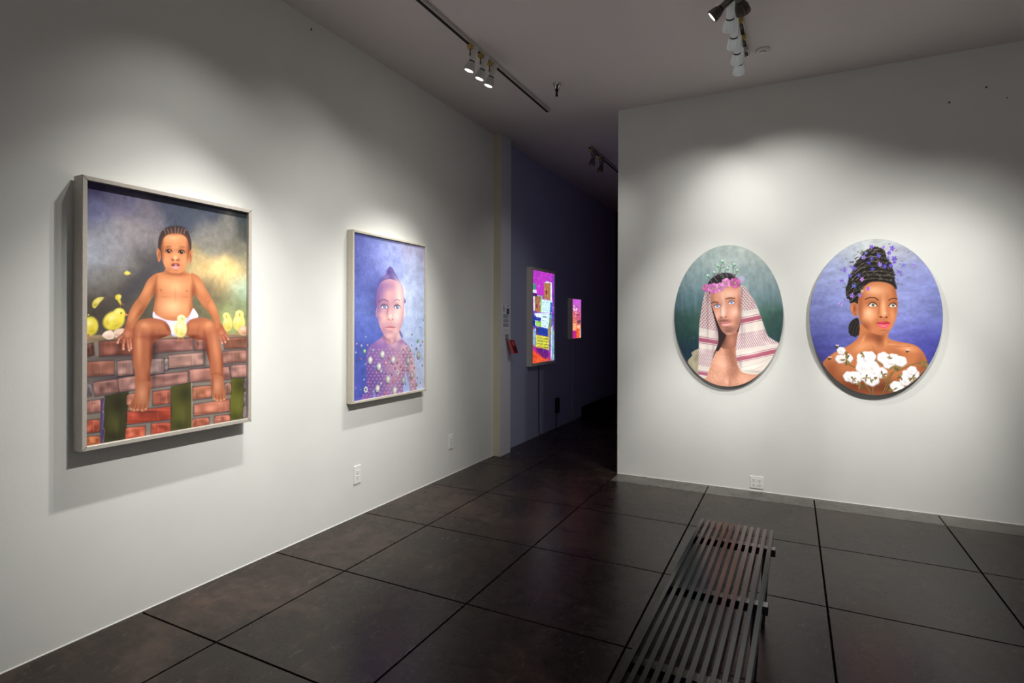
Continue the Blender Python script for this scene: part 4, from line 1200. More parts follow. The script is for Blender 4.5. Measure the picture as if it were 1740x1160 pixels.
# brush work of the 'child' canvas, in millimetres from its lower left corner
ART['child'] = parse('''
b 77 34 1218 93 98 168 205 1213 112 121 180 424 1212 143 150 194 664 1211 167 166 198 859 1202 168 166 196 34 1027 90 98 165 154 1108 112 121 184 313 1111 135 144 203 482 1085 147 158 211 728 1054 170 180 212 873 1026 163 170 202 55 892 83 92 156 155 933 107 116 180 228 832 79 86 143 218 725 88 97 159 36 754 95 109 176 135 688 106 119 184 729 858 178 190 228 861 784 167 179 208 106 548 92 107 184 37 412 76 87 160 107 201 76 89 165 58 68 79 85 168 795 543 171 188 226 850 302 176 188 220 797 66 188 198 230 641 699 192 205 242 667 505 181 195 234
N .07 53 44
N .05 12 14
G 141 107 168 1 4.5 348 495 337 474 251 438 180 400 149 352 145 268 153 162 143 58 128 -16 772 -98 774 29 760 188 731 308 674 385 599 434 550 462 538 507
B 93 69 146 .8 168 161 138 306
B 105 77 152 .7 284 93 179 188
B 216 169 184 .85 521 243 197 241
B 240 204 196 .85 732 190 95 342
B 236 195 189 .7 474 411 103 65
B 243 216 208 .7 618 375 91 67
B 123 96 156 .6 240 390 126 62
B 193 147 180 .6 429 116 102 194
B 154 106 156 .5 618 237 43 178
B 168 128 180 .5 382 326 151 149
O 104 86 127 .4 .7 153 378 20 13
O 168 140 205 .5 .3 152 380 15 9.8
O 108 90 127 .4 .7 196 376 20 13
O 175 146 205 .5 .3 195 378 16 9.9
O 112 94 127 .4 .7 240 374 20 14
O 181 152 206 .5 .3 239 376 16 10
O 115 97 128 .4 .7 285 372 21 14
O 187 158 207 .5 .3 284 374 16 10.1
O 120 101 128 .4 .7 331 370 21 14
O 194 164 207 .5 .3 330 372 17 10.2
O 124 106 128 .4 .7 378 368 21 14
O 200 171 208 .5 .3 377 370 17 10.3
O 128 109 129 .4 .7 425 366 22 14
O 207 177 209 .5 .3 424 368 17 10.4
O 132 113 129 .4 .7 474 364 22 14
O 213 183 209 .5 .3 473 366 18 10.5
O 135 117 130 .4 .7 523 362 23 14
O 219 189 210 .5 .3 522 364 18 10.6
O 140 120 130 .4 .7 574 360 23 14
O 226 195 211 .5 .3 572 362 18 10.7
O 143 124 131 .4 .7 625 357 24 15
O 232 201 212 .5 .3 624 360 19 10.8
O 147 128 131 .4 .7 678 355 24 15
O 238 207 212 .5 .3 676 358 19 10.9
O 151 132 132 .4 .7 731 353 25 15
O 245 213 213 .5 .3 730 355 19 11
O 106 88 127 .4 .7 174 351 20 13
O 171 143 205 .5 .3 174 354 16 9.9
O 110 92 127 .4 .7 218 349 20 14
O 178 149 206 .5 .3 217 351 16 9.9
O 114 96 127 .4 .7 263 347 20 14
O 184 155 206 .5 .3 262 349 16 10
O 118 99 128 .4 .7 308 345 21 14
O 191 161 207 .5 .3 307 347 16 10.1
O 122 104 128 .4 .7 354 343 21 14
O 197 168 208 .5 .3 353 345 17 10.2
O 125 107 128 .4 .7 402 340 22 14
O 203 174 208 .5 .3 400 343 17 10.3
O 130 111 129 .4 .7 450 338 22 14
O 210 180 209 .5 .3 448 340 17 10.4
O 133 115 130 .4 .7 499 336 22 14
O 216 186 210 .5 .3 497 338 18 10.5
O 137 119 130 .4 .7 548 333 23 14
O 222 192 211 .5 .3 547 336 18 10.6
O 141 122 130 .4 .7 599 331 23 15
O 229 198 211 .5 .3 598 333 18 10.7
O 145 126 131 .4 .7 651 328 24 15
O 235 204 212 .5 .3 650 331 19 10.8
O 150 130 132 .4 .7 704 326 24 15
O 242 210 213 .5 .3 703 328 19 10.9
O 153 133 132 .4 .7 758 323 25 15
O 248 216 213 .5 .3 757 326 20 11.1
O 104 86 127 .4 .7 153 327 20 13
O 168 140 205 .5 .3 152 329 15 9.8
O 108 90 127 .4 .7 196 325 20 13
O 175 146 205 .5 .3 195 327 16 9.9
O 112 94 127 .4 .7 241 322 20 14
O 181 152 206 .5 .3 240 325 16 10
O 115 97 128 .4 .7 286 320 21 14
O 187 158 207 .5 .3 284 322 16 10.1
O 120 101 128 .4 .7 331 318 21 14
O 194 164 207 .5 .3 330 320 17 10.2
O 124 106 128 .4 .7 378 315 21 14
O 200 171 208 .5 .3 377 317 17 10.3
O 128 109 129 .4 .7 426 313 22 14
O 207 177 209 .5 .3 424 315 17 10.4
O 132 113 129 .4 .7 474 310 22 14
O 213 183 209 .5 .3 473 312 18 10.5
O 135 117 130 .4 .7 524 307 23 14
O 219 189 210 .5 .3 522 310 18 10.6
O 140 120 130 .4 .7 574 305 23 14
O 226 195 211 .5 .3 573 307 18 10.7
O 143 124 131 .4 .7 625 302 24 15
O 232 201 212 .5 .3 624 304 19 10.8
O 147 128 131 .4 .7 678 299 24 15
O 238 207 212 .5 .3 676 302 19 10.9
O 151 132 132 .4 .7 731 296 25 15
O 245 213 213 .5 .3 730 299 19 11
O 106 88 127 .4 .7 175 301 20 13
O 171 143 205 .5 .3 174 303 16 9.9
O 110 92 127 .4 .7 218 298 20 14
O 178 149 206 .5 .3 217 300 16 9.9
O 114 96 127 .4 .7 263 296 20 14
O 184 155 206 .5 .3 262 298 16 10
O 118 99 128 .4 .7 308 293 21 14
O 191 161 207 .5 .3 307 295 16 10.1
O 122 104 128 .4 .7 355 290 21 14
O 197 168 208 .5 .3 354 292 17 10.2
O 125 107 128 .4 .7 402 287 22 14
O 203 174 208 .5 .3 401 290 17 10.3
O 130 111 129 .4 .7 450 284 22 14
O 210 180 209 .5 .3 449 287 17 10.4
O 133 115 130 .4 .7 499 282 22 14
O 216 186 210 .5 .3 498 284 18 10.5
O 137 119 130 .4 .7 549 279 23 14
O 222 192 211 .5 .3 548 281 18 10.6
O 141 122 130 .4 .7 600 276 23 15
O 229 198 211 .5 .3 598 278 18 10.7
O 145 126 131 .4 .7 652 273 24 15
O 235 204 212 .5 .3 650 275 19 10.8
O 150 130 132 .4 .7 704 270 24 15
O 242 210 213 .5 .3 703 272 19 10.9
O 153 133 132 .4 .7 758 266 25 15
O 248 216 213 .5 .3 757 269 20 11.1
O 104 86 127 .4 .7 153 277 20 13
O 168 140 205 .5 .3 152 279 15 9.8
O 108 90 127 .4 .7 197 274 20 13
O 175 146 205 .5 .3 196 276 16 9.9
O 112 94 127 .4 .7 241 271 20 14
O 181 152 206 .5 .3 240 273 16 10
O 115 97 128 .4 .7 286 268 21 14
O 187 158 207 .5 .3 285 270 16 10.1
O 120 101 128 .4 .7 332 265 21 14
O 194 164 207 .5 .3 330 268 17 10.2
O 124 106 128 .4 .7 378 262 21 14
O 200 171 208 .5 .3 377 264 17 10.3
O 128 109 129 .4 .7 426 259 22 14
O 207 177 209 .5 .3 425 262 17 10.4
O 132 113 129 .4 .7 474 256 22 14
O 213 183 209 .5 .3 473 258 18 10.5
O 135 117 130 .4 .7 524 253 23 14
O 219 189 210 .5 .3 522 255 18 10.6
O 140 120 130 .4 .7 574 250 23 14
O 226 195 211 .5 .3 573 252 18 10.7
O 143 124 131 .4 .7 626 246 24 15
O 232 201 212 .5 .3 624 249 19 10.8
O 147 128 131 .4 .7 678 243 24 15
O 238 207 212 .5 .3 677 246 19 10.9
O 151 132 132 .4 .7 732 240 25 15
O 245 213 213 .5 .3 730 242 19 11
O 106 88 127 .4 .7 175 250 20 13
O 171 143 205 .5 .3 174 252 16 9.9
O 110 92 127 .4 .7 219 247 20 14
O 178 149 206 .5 .3 218 249 16 9.9
O 114 96 127 .4 .7 263 244 20 14
O 184 155 206 .5 .3 262 246 16 10
O 118 99 128 .4 .7 309 241 21 14
O 191 161 207 .5 .3 308 243 16 10.1
O 122 104 128 .4 .7 355 238 21 14
O 197 168 208 .5 .3 354 240 17 10.2
O 125 107 128 .4 .7 402 234 22 14
O 203 174 208 .5 .3 401 236 17 10.3
O 130 111 129 .4 .7 450 231 22 14
O 210 180 209 .5 .3 449 233 17 10.4
O 133 115 130 .4 .7 499 228 22 14
O 216 186 210 .5 .3 498 230 18 10.5
O 137 119 130 .4 .7 549 224 23 14
O 222 192 211 .5 .3 548 226 18 10.6
O 141 122 130 .4 .7 600 220 23 15
O 229 198 211 .5 .3 599 223 18 10.7
O 145 126 131 .4 .7 652 217 24 15
O 235 204 212 .5 .3 650 219 19 10.8
O 150 130 132 .4 .7 705 213 24 15
O 242 210 213 .5 .3 703 216 19 10.9
O 153 133 132 .4 .7 759 210 25 15
O 248 216 213 .5 .3 758 212 20 11.1
O 104 86 127 .4 .7 154 226 20 13
O 168 140 205 .5 .3 152 228 15 9.8
O 108 90 127 .4 .7 197 223 20 13
O 175 146 205 .5 .3 196 225 16 9.9
O 112 94 127 .4 .7 241 220 20 14
O 181 152 206 .5 .3 240 222 16 10
O 115 97 128 .4 .7 286 216 21 14
O 187 158 207 .5 .3 285 219 16 10.1
O 120 101 128 .4 .7 332 213 21 14
O 194 164 207 .5 .3 331 215 17 10.2
O 124 106 128 .4 .7 378 209 21 14
O 200 171 208 .5 .3 377 212 17 10.3
O 128 109 129 .4 .7 426 206 22 14
O 207 177 209 .5 .3 425 208 17 10.4
O 132 113 129 .4 .7 474 202 22 14
O 213 183 209 .5 .3 473 205 18 10.5
O 135 117 130 .4 .7 524 199 23 14
O 219 189 210 .5 .3 523 201 18 10.6
O 140 120 130 .4 .7 574 195 23 14
O 226 195 211 .5 .3 573 197 18 10.7
O 143 124 131 .4 .7 626 191 24 15
O 232 201 212 .5 .3 625 193 19 10.8
O 147 128 131 .4 .7 678 187 24 15
O 238 207 212 .5 .3 677 190 19 10.9
O 151 132 132 .4 .7 732 183 25 15
O 245 213 213 .5 .3 730 186 19 11
O 106 88 127 .4 .7 175 199 20 13
O 171 143 205 .5 .3 174 202 16 9.9
O 110 92 127 .4 .7 219 196 20 14
O 178 149 206 .5 .3 218 198 16 9.9
O 114 96 127 .4 .7 264 192 20 14
O 184 155 206 .5 .3 262 194 16 10
O 118 99 128 .4 .7 309 189 21 14
O 191 161 207 .5 .3 308 191 16 10.1
O 122 104 128 .4 .7 355 185 21 14
O 197 168 208 .5 .3 354 187 17 10.2
O 125 107 128 .4 .7 402 181 22 14
O 203 174 208 .5 .3 401 183 17 10.3
O 130 111 129 .4 .7 450 177 22 14
O 210 180 209 .5 .3 449 180 17 10.4
O 133 115 130 .4 .7 499 173 22 14
O 216 186 210 .5 .3 498 176 18 10.5
O 137 119 130 .4 .7 549 169 23 14
O 222 192 211 .5 .3 548 172 18 10.6
O 141 122 130 .4 .7 600 165 23 15
O 229 198 211 .5 .3 599 168 18 10.7
O 145 126 131 .4 .7 652 161 24 15
O 235 204 212 .5 .3 651 164 19 10.8
O 150 130 132 .4 .7 705 157 24 15
O 242 210 213 .5 .3 704 159 19 10.9
O 153 133 132 .4 .7 759 153 25 15
O 248 216 213 .5 .3 758 155 20 11.1
O 104 86 127 .4 .7 154 176 20 13
O 168 140 205 .5 .3 153 178 15 9.8
O 108 90 127 .4 .7 197 172 20 13
O 175 146 205 .5 .3 196 174 16 9.9
O 112 94 127 .4 .7 241 168 20 14
O 181 152 206 .5 .3 240 170 16 10
O 115 97 128 .4 .7 286 164 21 14
O 187 158 207 .5 .3 285 167 16 10.1
O 120 101 128 .4 .7 332 161 21 14
O 194 164 207 .5 .3 331 163 17 10.2
O 124 106 128 .4 .7 379 157 21 14
O 200 171 208 .5 .3 378 159 17 10.3
O 128 109 129 .4 .7 426 152 22 14
O 207 177 209 .5 .3 425 155 17 10.4
O 132 113 129 .4 .7 475 148 22 14
O 213 183 209 .5 .3 474 151 18 10.5
O 135 117 130 .4 .7 524 144 23 14
O 219 189 210 .5 .3 523 146 18 10.6
O 140 120 130 .4 .7 575 140 23 14
O 226 195 211 .5 .3 573 142 18 10.7
O 143 124 131 .4 .7 626 136 24 15
O 232 201 212 .5 .3 625 138 19 10.8
O 147 128 131 .4 .7 678 131 24 15
O 238 207 212 .5 .3 677 134 19 10.9
O 151 132 132 .4 .7 732 126 25 15
O 245 213 213 .5 .3 731 129 19 11
O 106 88 127 .4 .7 175 149 20 13
O 171 143 205 .5 .3 174 151 16 9.9
O 110 92 127 .4 .7 219 145 20 14
O 178 149 206 .5 .3 218 147 16 9.9
O 114 96 127 .4 .7 264 141 20 14
O 184 155 206 .5 .3 263 143 16 10
O 118 99 128 .4 .7 309 136 21 14
O 191 161 207 .5 .3 308 139 16 10.1
O 122 104 128 .4 .7 355 132 21 14
O 197 168 208 .5 .3 354 135 17 10.2
O 125 107 128 .4 .7 402 128 22 14
O 203 174 208 .5 .3 401 130 17 10.3
O 130 111 129 .4 .7 450 124 22 14
O 210 180 209 .5 .3 449 126 17 10.4
O 133 115 130 .4 .7 500 119 22 14
O 216 186 210 .5 .3 498 122 18 10.5
O 137 119 130 .4 .7 549 115 23 14
O 222 192 211 .5 .3 548 117 18 10.6
O 141 122 130 .4 .7 600 110 23 15
O 229 198 211 .5 .3 599 112 18 10.7
O 145 126 131 .4 .7 652 105 24 15
O 235 204 212 .5 .3 651 108 19 10.8
O 150 130 132 .4 .7 705 101 24 15
O 242 210 213 .5 .3 704 103 19 10.9
O 153 133 132 .4 .7 759 96 25 15
O 248 216 213 .5 .3 758 98 20 11.1
O 104 86 127 .4 .7 154 125 20 13
O 168 140 205 .5 .3 153 128 15 9.8
O 108 90 127 .4 .7 197 121 20 13
O 175 146 205 .5 .3 196 123 16 9.9
O 112 94 127 .4 .7 241 117 20 14
O 181 152 206 .5 .3 240 119 16 10
O 115 97 128 .4 .7 286 113 21 14
O 187 158 207 .5 .3 285 115 16 10.1
O 120 101 128 .4 .7 332 108 21 14
O 194 164 207 .5 .3 331 110 17 10.2
O 124 106 128 .4 .7 379 104 21 14
O 200 171 208 .5 .3 378 106 17 10.3
O 128 109 129 .4 .7 426 99 22 14
O 207 177 209 .5 .3 425 102 17 10.4
O 132 113 129 .4 .7 475 94 22 14
O 213 183 209 .5 .3 474 97 18 10.5
O 135 117 130 .4 .7 524 90 23 14
O 219 189 210 .5 .3 523 92 18 10.6
O 140 120 130 .4 .7 575 85 23 14
O 226 195 211 .5 .3 574 87 18 10.7
O 143 124 131 .4 .7 626 80 24 15
O 232 201 212 .5 .3 625 82 19 10.8
O 147 128 131 .4 .7 679 75 24 15
O 238 207 212 .5 .3 678 77 19 10.9
O 151 132 132 .4 .7 732 70 25 15
O 245 213 213 .5 .3 731 72 19 11
O 106 88 127 .4 .7 176 98 20 13
O 171 143 205 .5 .3 174 100 16 9.9
O 110 92 127 .4 .7 219 94 20 14
O 178 149 206 .5 .3 218 96 16 9.9
O 114 96 127 .4 .7 264 89 20 14
O 184 155 206 .5 .3 263 91 16 10
O 118 99 128 .4 .7 309 84 21 14
O 191 161 207 .5 .3 308 87 16 10.1
O 122 104 128 .4 .7 356 80 21 14
O 197 168 208 .5 .3 354 82 17 10.2
O 125 107 128 .4 .7 403 75 22 14
O 203 174 208 .5 .3 402 77 17 10.3
O 130 111 129 .4 .7 451 70 22 14
O 210 180 209 .5 .3 450 72 17 10.4
O 133 115 130 .4 .7 500 65 22 14
O 216 186 210 .5 .3 499 68 18 10.5
O 137 119 130 .4 .7 550 60 23 14
O 222 192 211 .5 .3 548 62 18 10.6
O 141 122 130 .4 .7 601 55 23 15
O 229 198 211 .5 .3 599 57 18 10.7
O 145 126 131 .4 .7 652 50 24 15
O 235 204 212 .5 .3 651 52 19 10.8
O 150 130 132 .4 .7 706 44 24 15
O 242 210 213 .5 .3 704 47 19 10.9
O 153 133 132 .4 .7 760 39 25 15
O 248 216 213 .5 .3 758 41 20 11.1
O 104 86 127 .4 .7 154 75 20 13
O 168 140 205 .5 .3 153 77 15 9.8
O 108 90 127 .4 .7 198 70 20 13
O 175 146 205 .5 .3 196 72 16 9.9
O 112 94 127 .4 .7 242 66 20 14
O 181 152 206 .5 .3 241 68 16 10
O 115 97 128 .4 .7 287 61 21 14
O 187 158 207 .5 .3 286 63 16 10.1
O 120 101 128 .4 .7 332 56 21 14
O 194 164 207 .5 .3 331 58 17 10.2
O 124 106 128 .4 .7 379 51 21 14
O 200 171 208 .5 .3 378 53 17 10.3
O 128 109 129 .4 .7 427 46 22 14
O 207 177 209 .5 .3 426 48 17 10.4
O 132 113 129 .4 .7 475 41 22 14
O 213 183 209 .5 .3 474 43 18 10.5
O 135 117 130 .4 .7 525 35 23 14
O 219 189 210 .5 .3 524 38 18 10.6
O 140 120 130 .4 .7 575 30 23 14
O 226 195 211 .5 .3 574 32 18 10.7
O 143 124 131 .4 .7 627 24 24 15
O 232 201 212 .5 .3 625 27 19 10.8
O 147 128 131 .4 .7 679 19 24 15
O 238 207 212 .5 .3 678 21 19 10.9
O 151 132 132 .4 .7 732 13 25 15
O 245 213 213 .5 .3 731 16 19 11
O 106 88 127 .4 .7 176 47 20 13
O 171 143 205 .5 .3 175 49 16 9.9
O 110 92 127 .4 .7 220 42 20 14
O 178 149 206 .5 .3 218 44 16 9.9
O 114 96 127 .4 .7 264 37 20 14
O 184 155 206 .5 .3 263 40 16 10
O 118 99 128 .4 .7 310 32 21 14
O 191 161 207 .5 .3 308 34 16 10.1
O 122 104 128 .4 .7 356 27 21 14
O 197 168 208 .5 .3 355 29 17 10.2
O 125 107 128 .4 .7 403 22 22 14
O 203 174 208 .5 .3 402 24 17 10.3
O 130 111 129 .4 .7 451 16 22 14
O 210 180 209 .5 .3 450 19 17 10.4
O 133 115 130 .4 .7 500 11 22 14
O 216 186 210 .5 .3 499 13 18 10.5
O 137 119 130 .4 .7 550 5 23 14
O 222 192 211 .5 .3 549 8 18 10.6
O 141 122 130 .4 .7 601 0 23 15
O 229 198 211 .5 .3 600 2 18 10.7
O 145 126 131 .4 .7 653 -6 24 15
O 235 204 212 .5 .3 652 -4 19 10.8
O 150 130 132 .4 .7 706 -12 24 15
O 242 210 213 .5 .3 704 -10 19 10.9
O 153 133 132 .4 .7 760 -18 25 15
O 248 216 213 .5 .3 758 -16 20 11.1
O 104 86 127 .4 .7 154 24 20 13
O 168 140 205 .5 .3 153 27 15 9.8
O 108 90 127 .4 .7 198 19 20 13
O 175 146 205 .5 .3 197 22 16 9.9
O 112 94 127 .4 .7 242 14 20 14
O 181 152 206 .5 .3 241 16 16 10
O 115 97 128 .4 .7 287 9 21 14
O 187 158 207 .5 .3 286 11 16 10.1
O 120 101 128 .4 .7 333 4 21 14
O 194 164 207 .5 .3 332 6 17 10.2
O 124 106 128 .4 .7 379 -2 21 14
O 200 171 208 .5 .3 378 0 17 10.3
O 128 109 129 .4 .7 427 -8 22 14
O 207 177 209 .5 .3 426 -5 17 10.4
O 132 113 129 .4 .7 476 -13 22 14
O 213 183 209 .5 .3 474 -11 18 10.5
O 135 117 130 .4 .7 525 -19 23 14
O 219 189 210 .5 .3 524 -17 18 10.6
O 140 120 130 .4 .7 575 -25 23 14
O 226 195 211 .5 .3 574 -22 18 10.7
O 143 124 131 .4 .7 627 -31 24 15
O 232 201 212 .5 .3 626 -28 19 10.8
O 147 128 131 .4 .7 679 -37 24 15
O 238 207 212 .5 .3 678 -35 19 10.9
O 151 132 132 .4 .7 733 -43 25 15
O 245 213 213 .5 .3 732 -41 19 11
E 106 88 127 .4 .7 176 -4 20 -2 0 -13
E 171 143 205 .5 .3 175 -1 16 -2 0 -10
E 110 92 127 .4 .7 220 -9 20 -2 0 -14
E 178 149 206 .5 .3 219 -7 16 -2 0 -10
E 114 96 127 .4 .7 264 -14 20 -2 0 -14
E 184 155 206 .5 .3 263 -12 16 -2 0 -10
E 118 99 128 .4 .7 310 -20 21 -2 0 -14
E 191 161 207 .5 .3 309 -18 16 -2 0 -10
E 122 104 128 .4 .7 356 -26 21 -3 0 -14
O 197 168 208 .5 .3 355 -23 17 10.2
E 125 107 128 .4 .7 403 -31 22 -3 0 -14
E 203 174 208 .5 .3 402 -29 17 -2 0 -10
E 130 111 129 .4 .7 451 -37 22 -3 0 -14
E 210 180 209 .5 .3 450 -35 17 -2 0 -10
E 133 115 130 .4 .7 500 -43 22 -3 0 -14
E 216 186 210 .5 .3 499 -41 18 -2 0 -10
E 137 119 130 .4 .7 550 -49 23 -3 0 -14
E 222 192 211 .5 .3 549 -47 18 -2 0 -11
E 141 122 130 .4 .7 601 -56 23 -3 0 -15
O 229 198 211 .5 .3 600 -53 18 10.7
E 145 126 131 .4 .7 653 -62 24 -3 0 -15
E 235 204 212 .5 .3 652 -59 19 -2 0 -11
E 150 130 132 .4 .7 706 -68 24 -3 0 -15
O 242 210 213 .5 .3 705 -66 19 10.9
E 153 133 132 .4 .7 760 -75 25 -3 0 -15
E 248 216 213 .5 .3 759 -72 20 -2 0 -11
E 104 86 127 .4 .7 154 -26 20 -2 0 -13
E 168 140 205 .5 .3 154 -24 15 -2 0 -10
E 108 90 127 .4 .7 198 -32 20 -2 0 -13
E 175 146 205 .5 .3 197 -29 16 -2 0 -10
E 112 94 127 .4 .7 242 -37 20 -3 0 -14
E 181 152 206 .5 .3 241 -35 16 -2 0 -10
E 115 97 128 .4 .7 287 -43 21 -3 0 -14
E 187 158 207 .5 .3 286 -41 16 -2 0 -10
E 120 101 128 .4 .7 333 -49 21 -3 0 -14
E 194 164 207 .5 .3 332 -47 17 -2 0 -10
E 124 106 128 .4 .7 380 -55 21 -3 0 -14
E 200 171 208 .5 .3 378 -52 17 -2 0 -10
E 128 109 129 .4 .7 427 -61 22 -3 0 -14
E 207 177 209 .5 .3 426 -59 17 -2 0 -10
E 132 113 129 .4 .7 476 -67 22 -3 0 -14
E 213 183 209 .5 .3 474 -65 18 -2 0 -10
E 135 117 130 .4 .7 525 -73 23 -3 0 -14
E 219 189 210 .5 .3 524 -71 18 -2 0 -11
E 140 120 130 .4 .7 576 -80 23 -3 0 -14
E 226 195 211 .5 .3 574 -77 18 -2 0 -11
E 143 124 131 .4 .7 627 -86 24 -3 0 -15
E 232 201 212 .5 .3 626 -84 19 -2 0 -11
E 147 128 131 .4 .7 680 -93 24 -3 0 -15
E 238 207 212 .5 .3 678 -91 19 -2 0 -11
E 151 132 132 .4 .7 733 -100 25 -3 0 -15
E 245 213 213 .5 .3 732 -97 19 -2 0 -11
B 201 159 184 .5 337 445 115 53
B 138 106 152 .5 365 429 33 53
.
S 163 178 220 1 3.9 621 168 637 158 669 78 688 6 597 8 607 84
S 125 134 200 .8 3.5 229 56 240 62 252 4 221 0
G 184 140 158 1 5.4 346 546 350 488 321 465 382 421 450 408 521 432 587 445 550 469 544 545
B 125 92 140 .7 354 473 65 74
B 242 214 207 .8 532 477 60 66
B 233 191 180 .6 450 449 34 65
B 122 90 128 .6 427 509 119 28
L 142 106 136 .4 5.5 382 480 416 442 439 416
L 154 116 136 .35 5.7 520 477 485 440 462 417
.
S 107 95 152 .8 4.8 538 519 562 514 590 468 580 457 554 484
S 101 88 143 1 7 250 719 247 776 265 855 313 930 374 979 396 1021 425 1040 457 1026 489 988 542 932 591 870 606 805 601 744
E 216 196 204 .9 -.15 548 902 37 19 102 -86
B 232 220 228 .8 601 820 25 100
B 154 134 172 .5 380 950 66 32
B 75 62 116 .6 402 996 43 26
L 160 140 180 .5 4.6 436 1021 471 979 530 931
L 138 118 166 .5 3.6 380 972 335 925 297 879
L 77 68 120 .4 2.6 258 862 240 867
L 77 68 120 .4 2.6 254 843 236 847
L 77 68 120 .4 2.6 251 824 232 826
L 77 68 120 .4 2.6 258 806 228 806
L 77 68 120 .4 2.6 255 788 241 787
L 77 68 120 .4 2.6 252 769 237 767
L 77 68 120 .4 2.6 258 750 232 747
L 77 68 120 .4 2.6 255 732 228 727
L 77 68 120 .4 2.6 252 713 241 707
L 77 68 120 .4 2.6 258 695 237 687
O 162 124 152 1 .7 263 662 13 44
O 240 216 212 1 .7 606 675 15 48
G 199 154 166 1 4.4 266 719 262 791 279 856 319 906 380 931 448 938 524 919 576 873 601 805 606 729 602 652 586 583 550 522 497 466 433 449 373 467 328 514 293 568 273 640
B 106 82 144 .9 273 777 70 260
B 117 90 146 .8 314 865 97 84
B 140 108 154 .65 391 884 134 64
B 122 94 148 .4 336 794 65 63
B 247 220 210 .85 543 772 78 220
B 249 226 216 .8 502 636 87 98
B 240 194 180 .85 426 635 44 86
B 242 191 180 .75 359 619 59 53
B 240 198 188 .7 427 479 67 26
B 166 122 144 .6 337 517 65 63
B 239 208 198 .6 497 523 69 54
B 217 168 168 .5 426 812 102 64
B 138 100 132 .6 350 736 85 38
B 176 132 144 .5 507 741 76 35
E 141 104 128 .55 -.15 394 686 23 -2 -16 -74
B 232 180 176 .5 315 648 48 32
S 223 226 240 1 2.7 315 707 335 722 362 726 386 717 393 707 366 699 337 700
O 109 118 160 1 .85 355 711 20 15
O 44 44 72 1 .85 355 712 8.9 6.6
O 184 196 226 .8 .85 351 705 10 4.4
O 255 255 255 1 .85 361 717 5 3.3
L 58 44 72 1 6.2 313 707 333 723 362 728 389 719 398 707
L 106 78 108 .6 3.6 322 700 355 696 386 703
L 125 90 120 .45 3.6 315 726 355 738 393 728
L 48 36 62 .6 2.2 318 713 309 718
L 48 36 62 .6 2.2 322 716 313 722
L 48 36 62 .6 2.2 326 719 318 726
L 48 36 62 .6 2.2 331 722 322 729
L 48 36 62 .6 2.2 335 725 326 733
S 223 226 240 1 2.8 476 709 495 724 522 728 545 719 551 709 526 701 498 702
O 109 118 160 1 .85 515 713 19 15
O 44 44 72 1 .85 515 714 9.5 6.8
O 184 196 226 .8 .85 510 706 10.7 4.5
O 255 255 255 1 .85 520 719 5.3 3.4
L 58 44 72 1 6.5 474 708 493 726 522 731 547 721 555 709
L 106 78 108 .6 3.7 483 701 515 698 545 704
L 125 90 120 .45 3.7 476 728 514 741 551 730
L 48 36 62 .6 2.3 479 715 470 720
L 48 36 62 .6 2.3 483 718 475 724
L 48 36 62 .6 2.3 488 721 480 728
L 48 36 62 .6 2.4 493 724 484 732
L 48 36 62 .6 2.4 497 727 489 736
L 94 69 108 .7 9.7 284 745 320 766 364 767 398 756
L 148 108 128 .7 8.4 472 761 507 776 549 769
B 249 221 210 .9 430 638 23 22
O 109 63 80 .9 .4 406 612 10.2 4.4
O 125 74 84 .9 .4 456 613 10.4 4.5
L 165 106 120 .5 4.5 388 611 390 626
L 176 120 128 .4 4.7 475 613 473 625
B 168 110 120 .6 430 605 47 6.4
B 180 124 134 .4 430 583 17 22
S 192 124 136 1 2.3 368 546 398 556 424 559 434 556 445 559 473 553 496 545 434 543
S 224 160 160 1 2.7 373 545 434 544 492 544 468 529 433 524 395 530
L 138 76 92 .9 4.1 368 546 404 547 434 544 464 546 496 545
B 244 196 188 .7 434 534 37 6.5
B 176 124 136 .5 430 512 50 9.7
.
O 44 36 80 .7 .5 326 322 26 30
O 171 171 169 1 .85 332 333 27 30
O 239 239 236 .9 .1 336 338 20 23
O 169 169 172 .5 .3 348 332 3.9 3.3
O 169 169 172 .5 .3 341 318 3.9 3.3
O 169 169 172 .5 .3 326 318 3.8 3.3
O 169 169 172 .5 .3 317 331 3.8 3.3
O 169 169 172 .5 .3 322 347 3.8 3.3
O 169 169 172 .5 .3 337 350 3.9 3.3
O 44 36 80 .7 .5 184 284 25 30
O 171 171 169 1 .85 190 294 25 30
O 239 239 236 .9 .1 193 299 19 22
O 169 169 172 .5 .3 205 294 3.7 3.2
O 169 169 172 .5 .3 198 280 3.7 3.2
O 169 169 172 .5 .3 184 279 3.6 3.2
O 169 169 172 .5 .3 176 293 3.6 3.2
O 169 169 172 .5 .3 181 308 3.6 3.2
O 169 169 172 .5 .3 194 310 3.6 3.2
O 44 36 80 .7 .5 458 270 28 31
O 171 171 169 1 .85 465 282 28 31
O 239 239 236 .9 .1 468 286 21 24
O 169 169 172 .5 .3 481 281 4.1 3.4
O 169 169 172 .5 .3 474 266 4.1 3.4
O 169 169 172 .5 .3 458 266 4.1 3.4
O 169 169 172 .5 .3 449 280 4 3.3
O 169 169 172 .5 .3 454 296 4.1 3.4
O 169 169 172 .5 .3 469 299 4.1 3.4
O 44 36 80 .7 .5 286 228 26 30
O 171 171 169 1 .85 292 238 26 30
O 239 239 236 .9 .1 296 243 20 23
O 169 169 172 .5 .3 308 237 3.8 3.3
O 169 169 172 .5 .3 301 223 3.8 3.3
O 169 169 172 .5 .3 286 223 3.8 3.2
O 169 169 172 .5 .3 277 237 3.8 3.2
O 169 169 172 .5 .3 282 252 3.8 3.2
O 169 169 172 .5 .3 297 255 3.8 3.2
O 44 36 80 .7 .5 657 249 25 32
O 148 147 150 1 .85 663 261 25 33
O 207 206 211 .9 .1 666 265 19 24
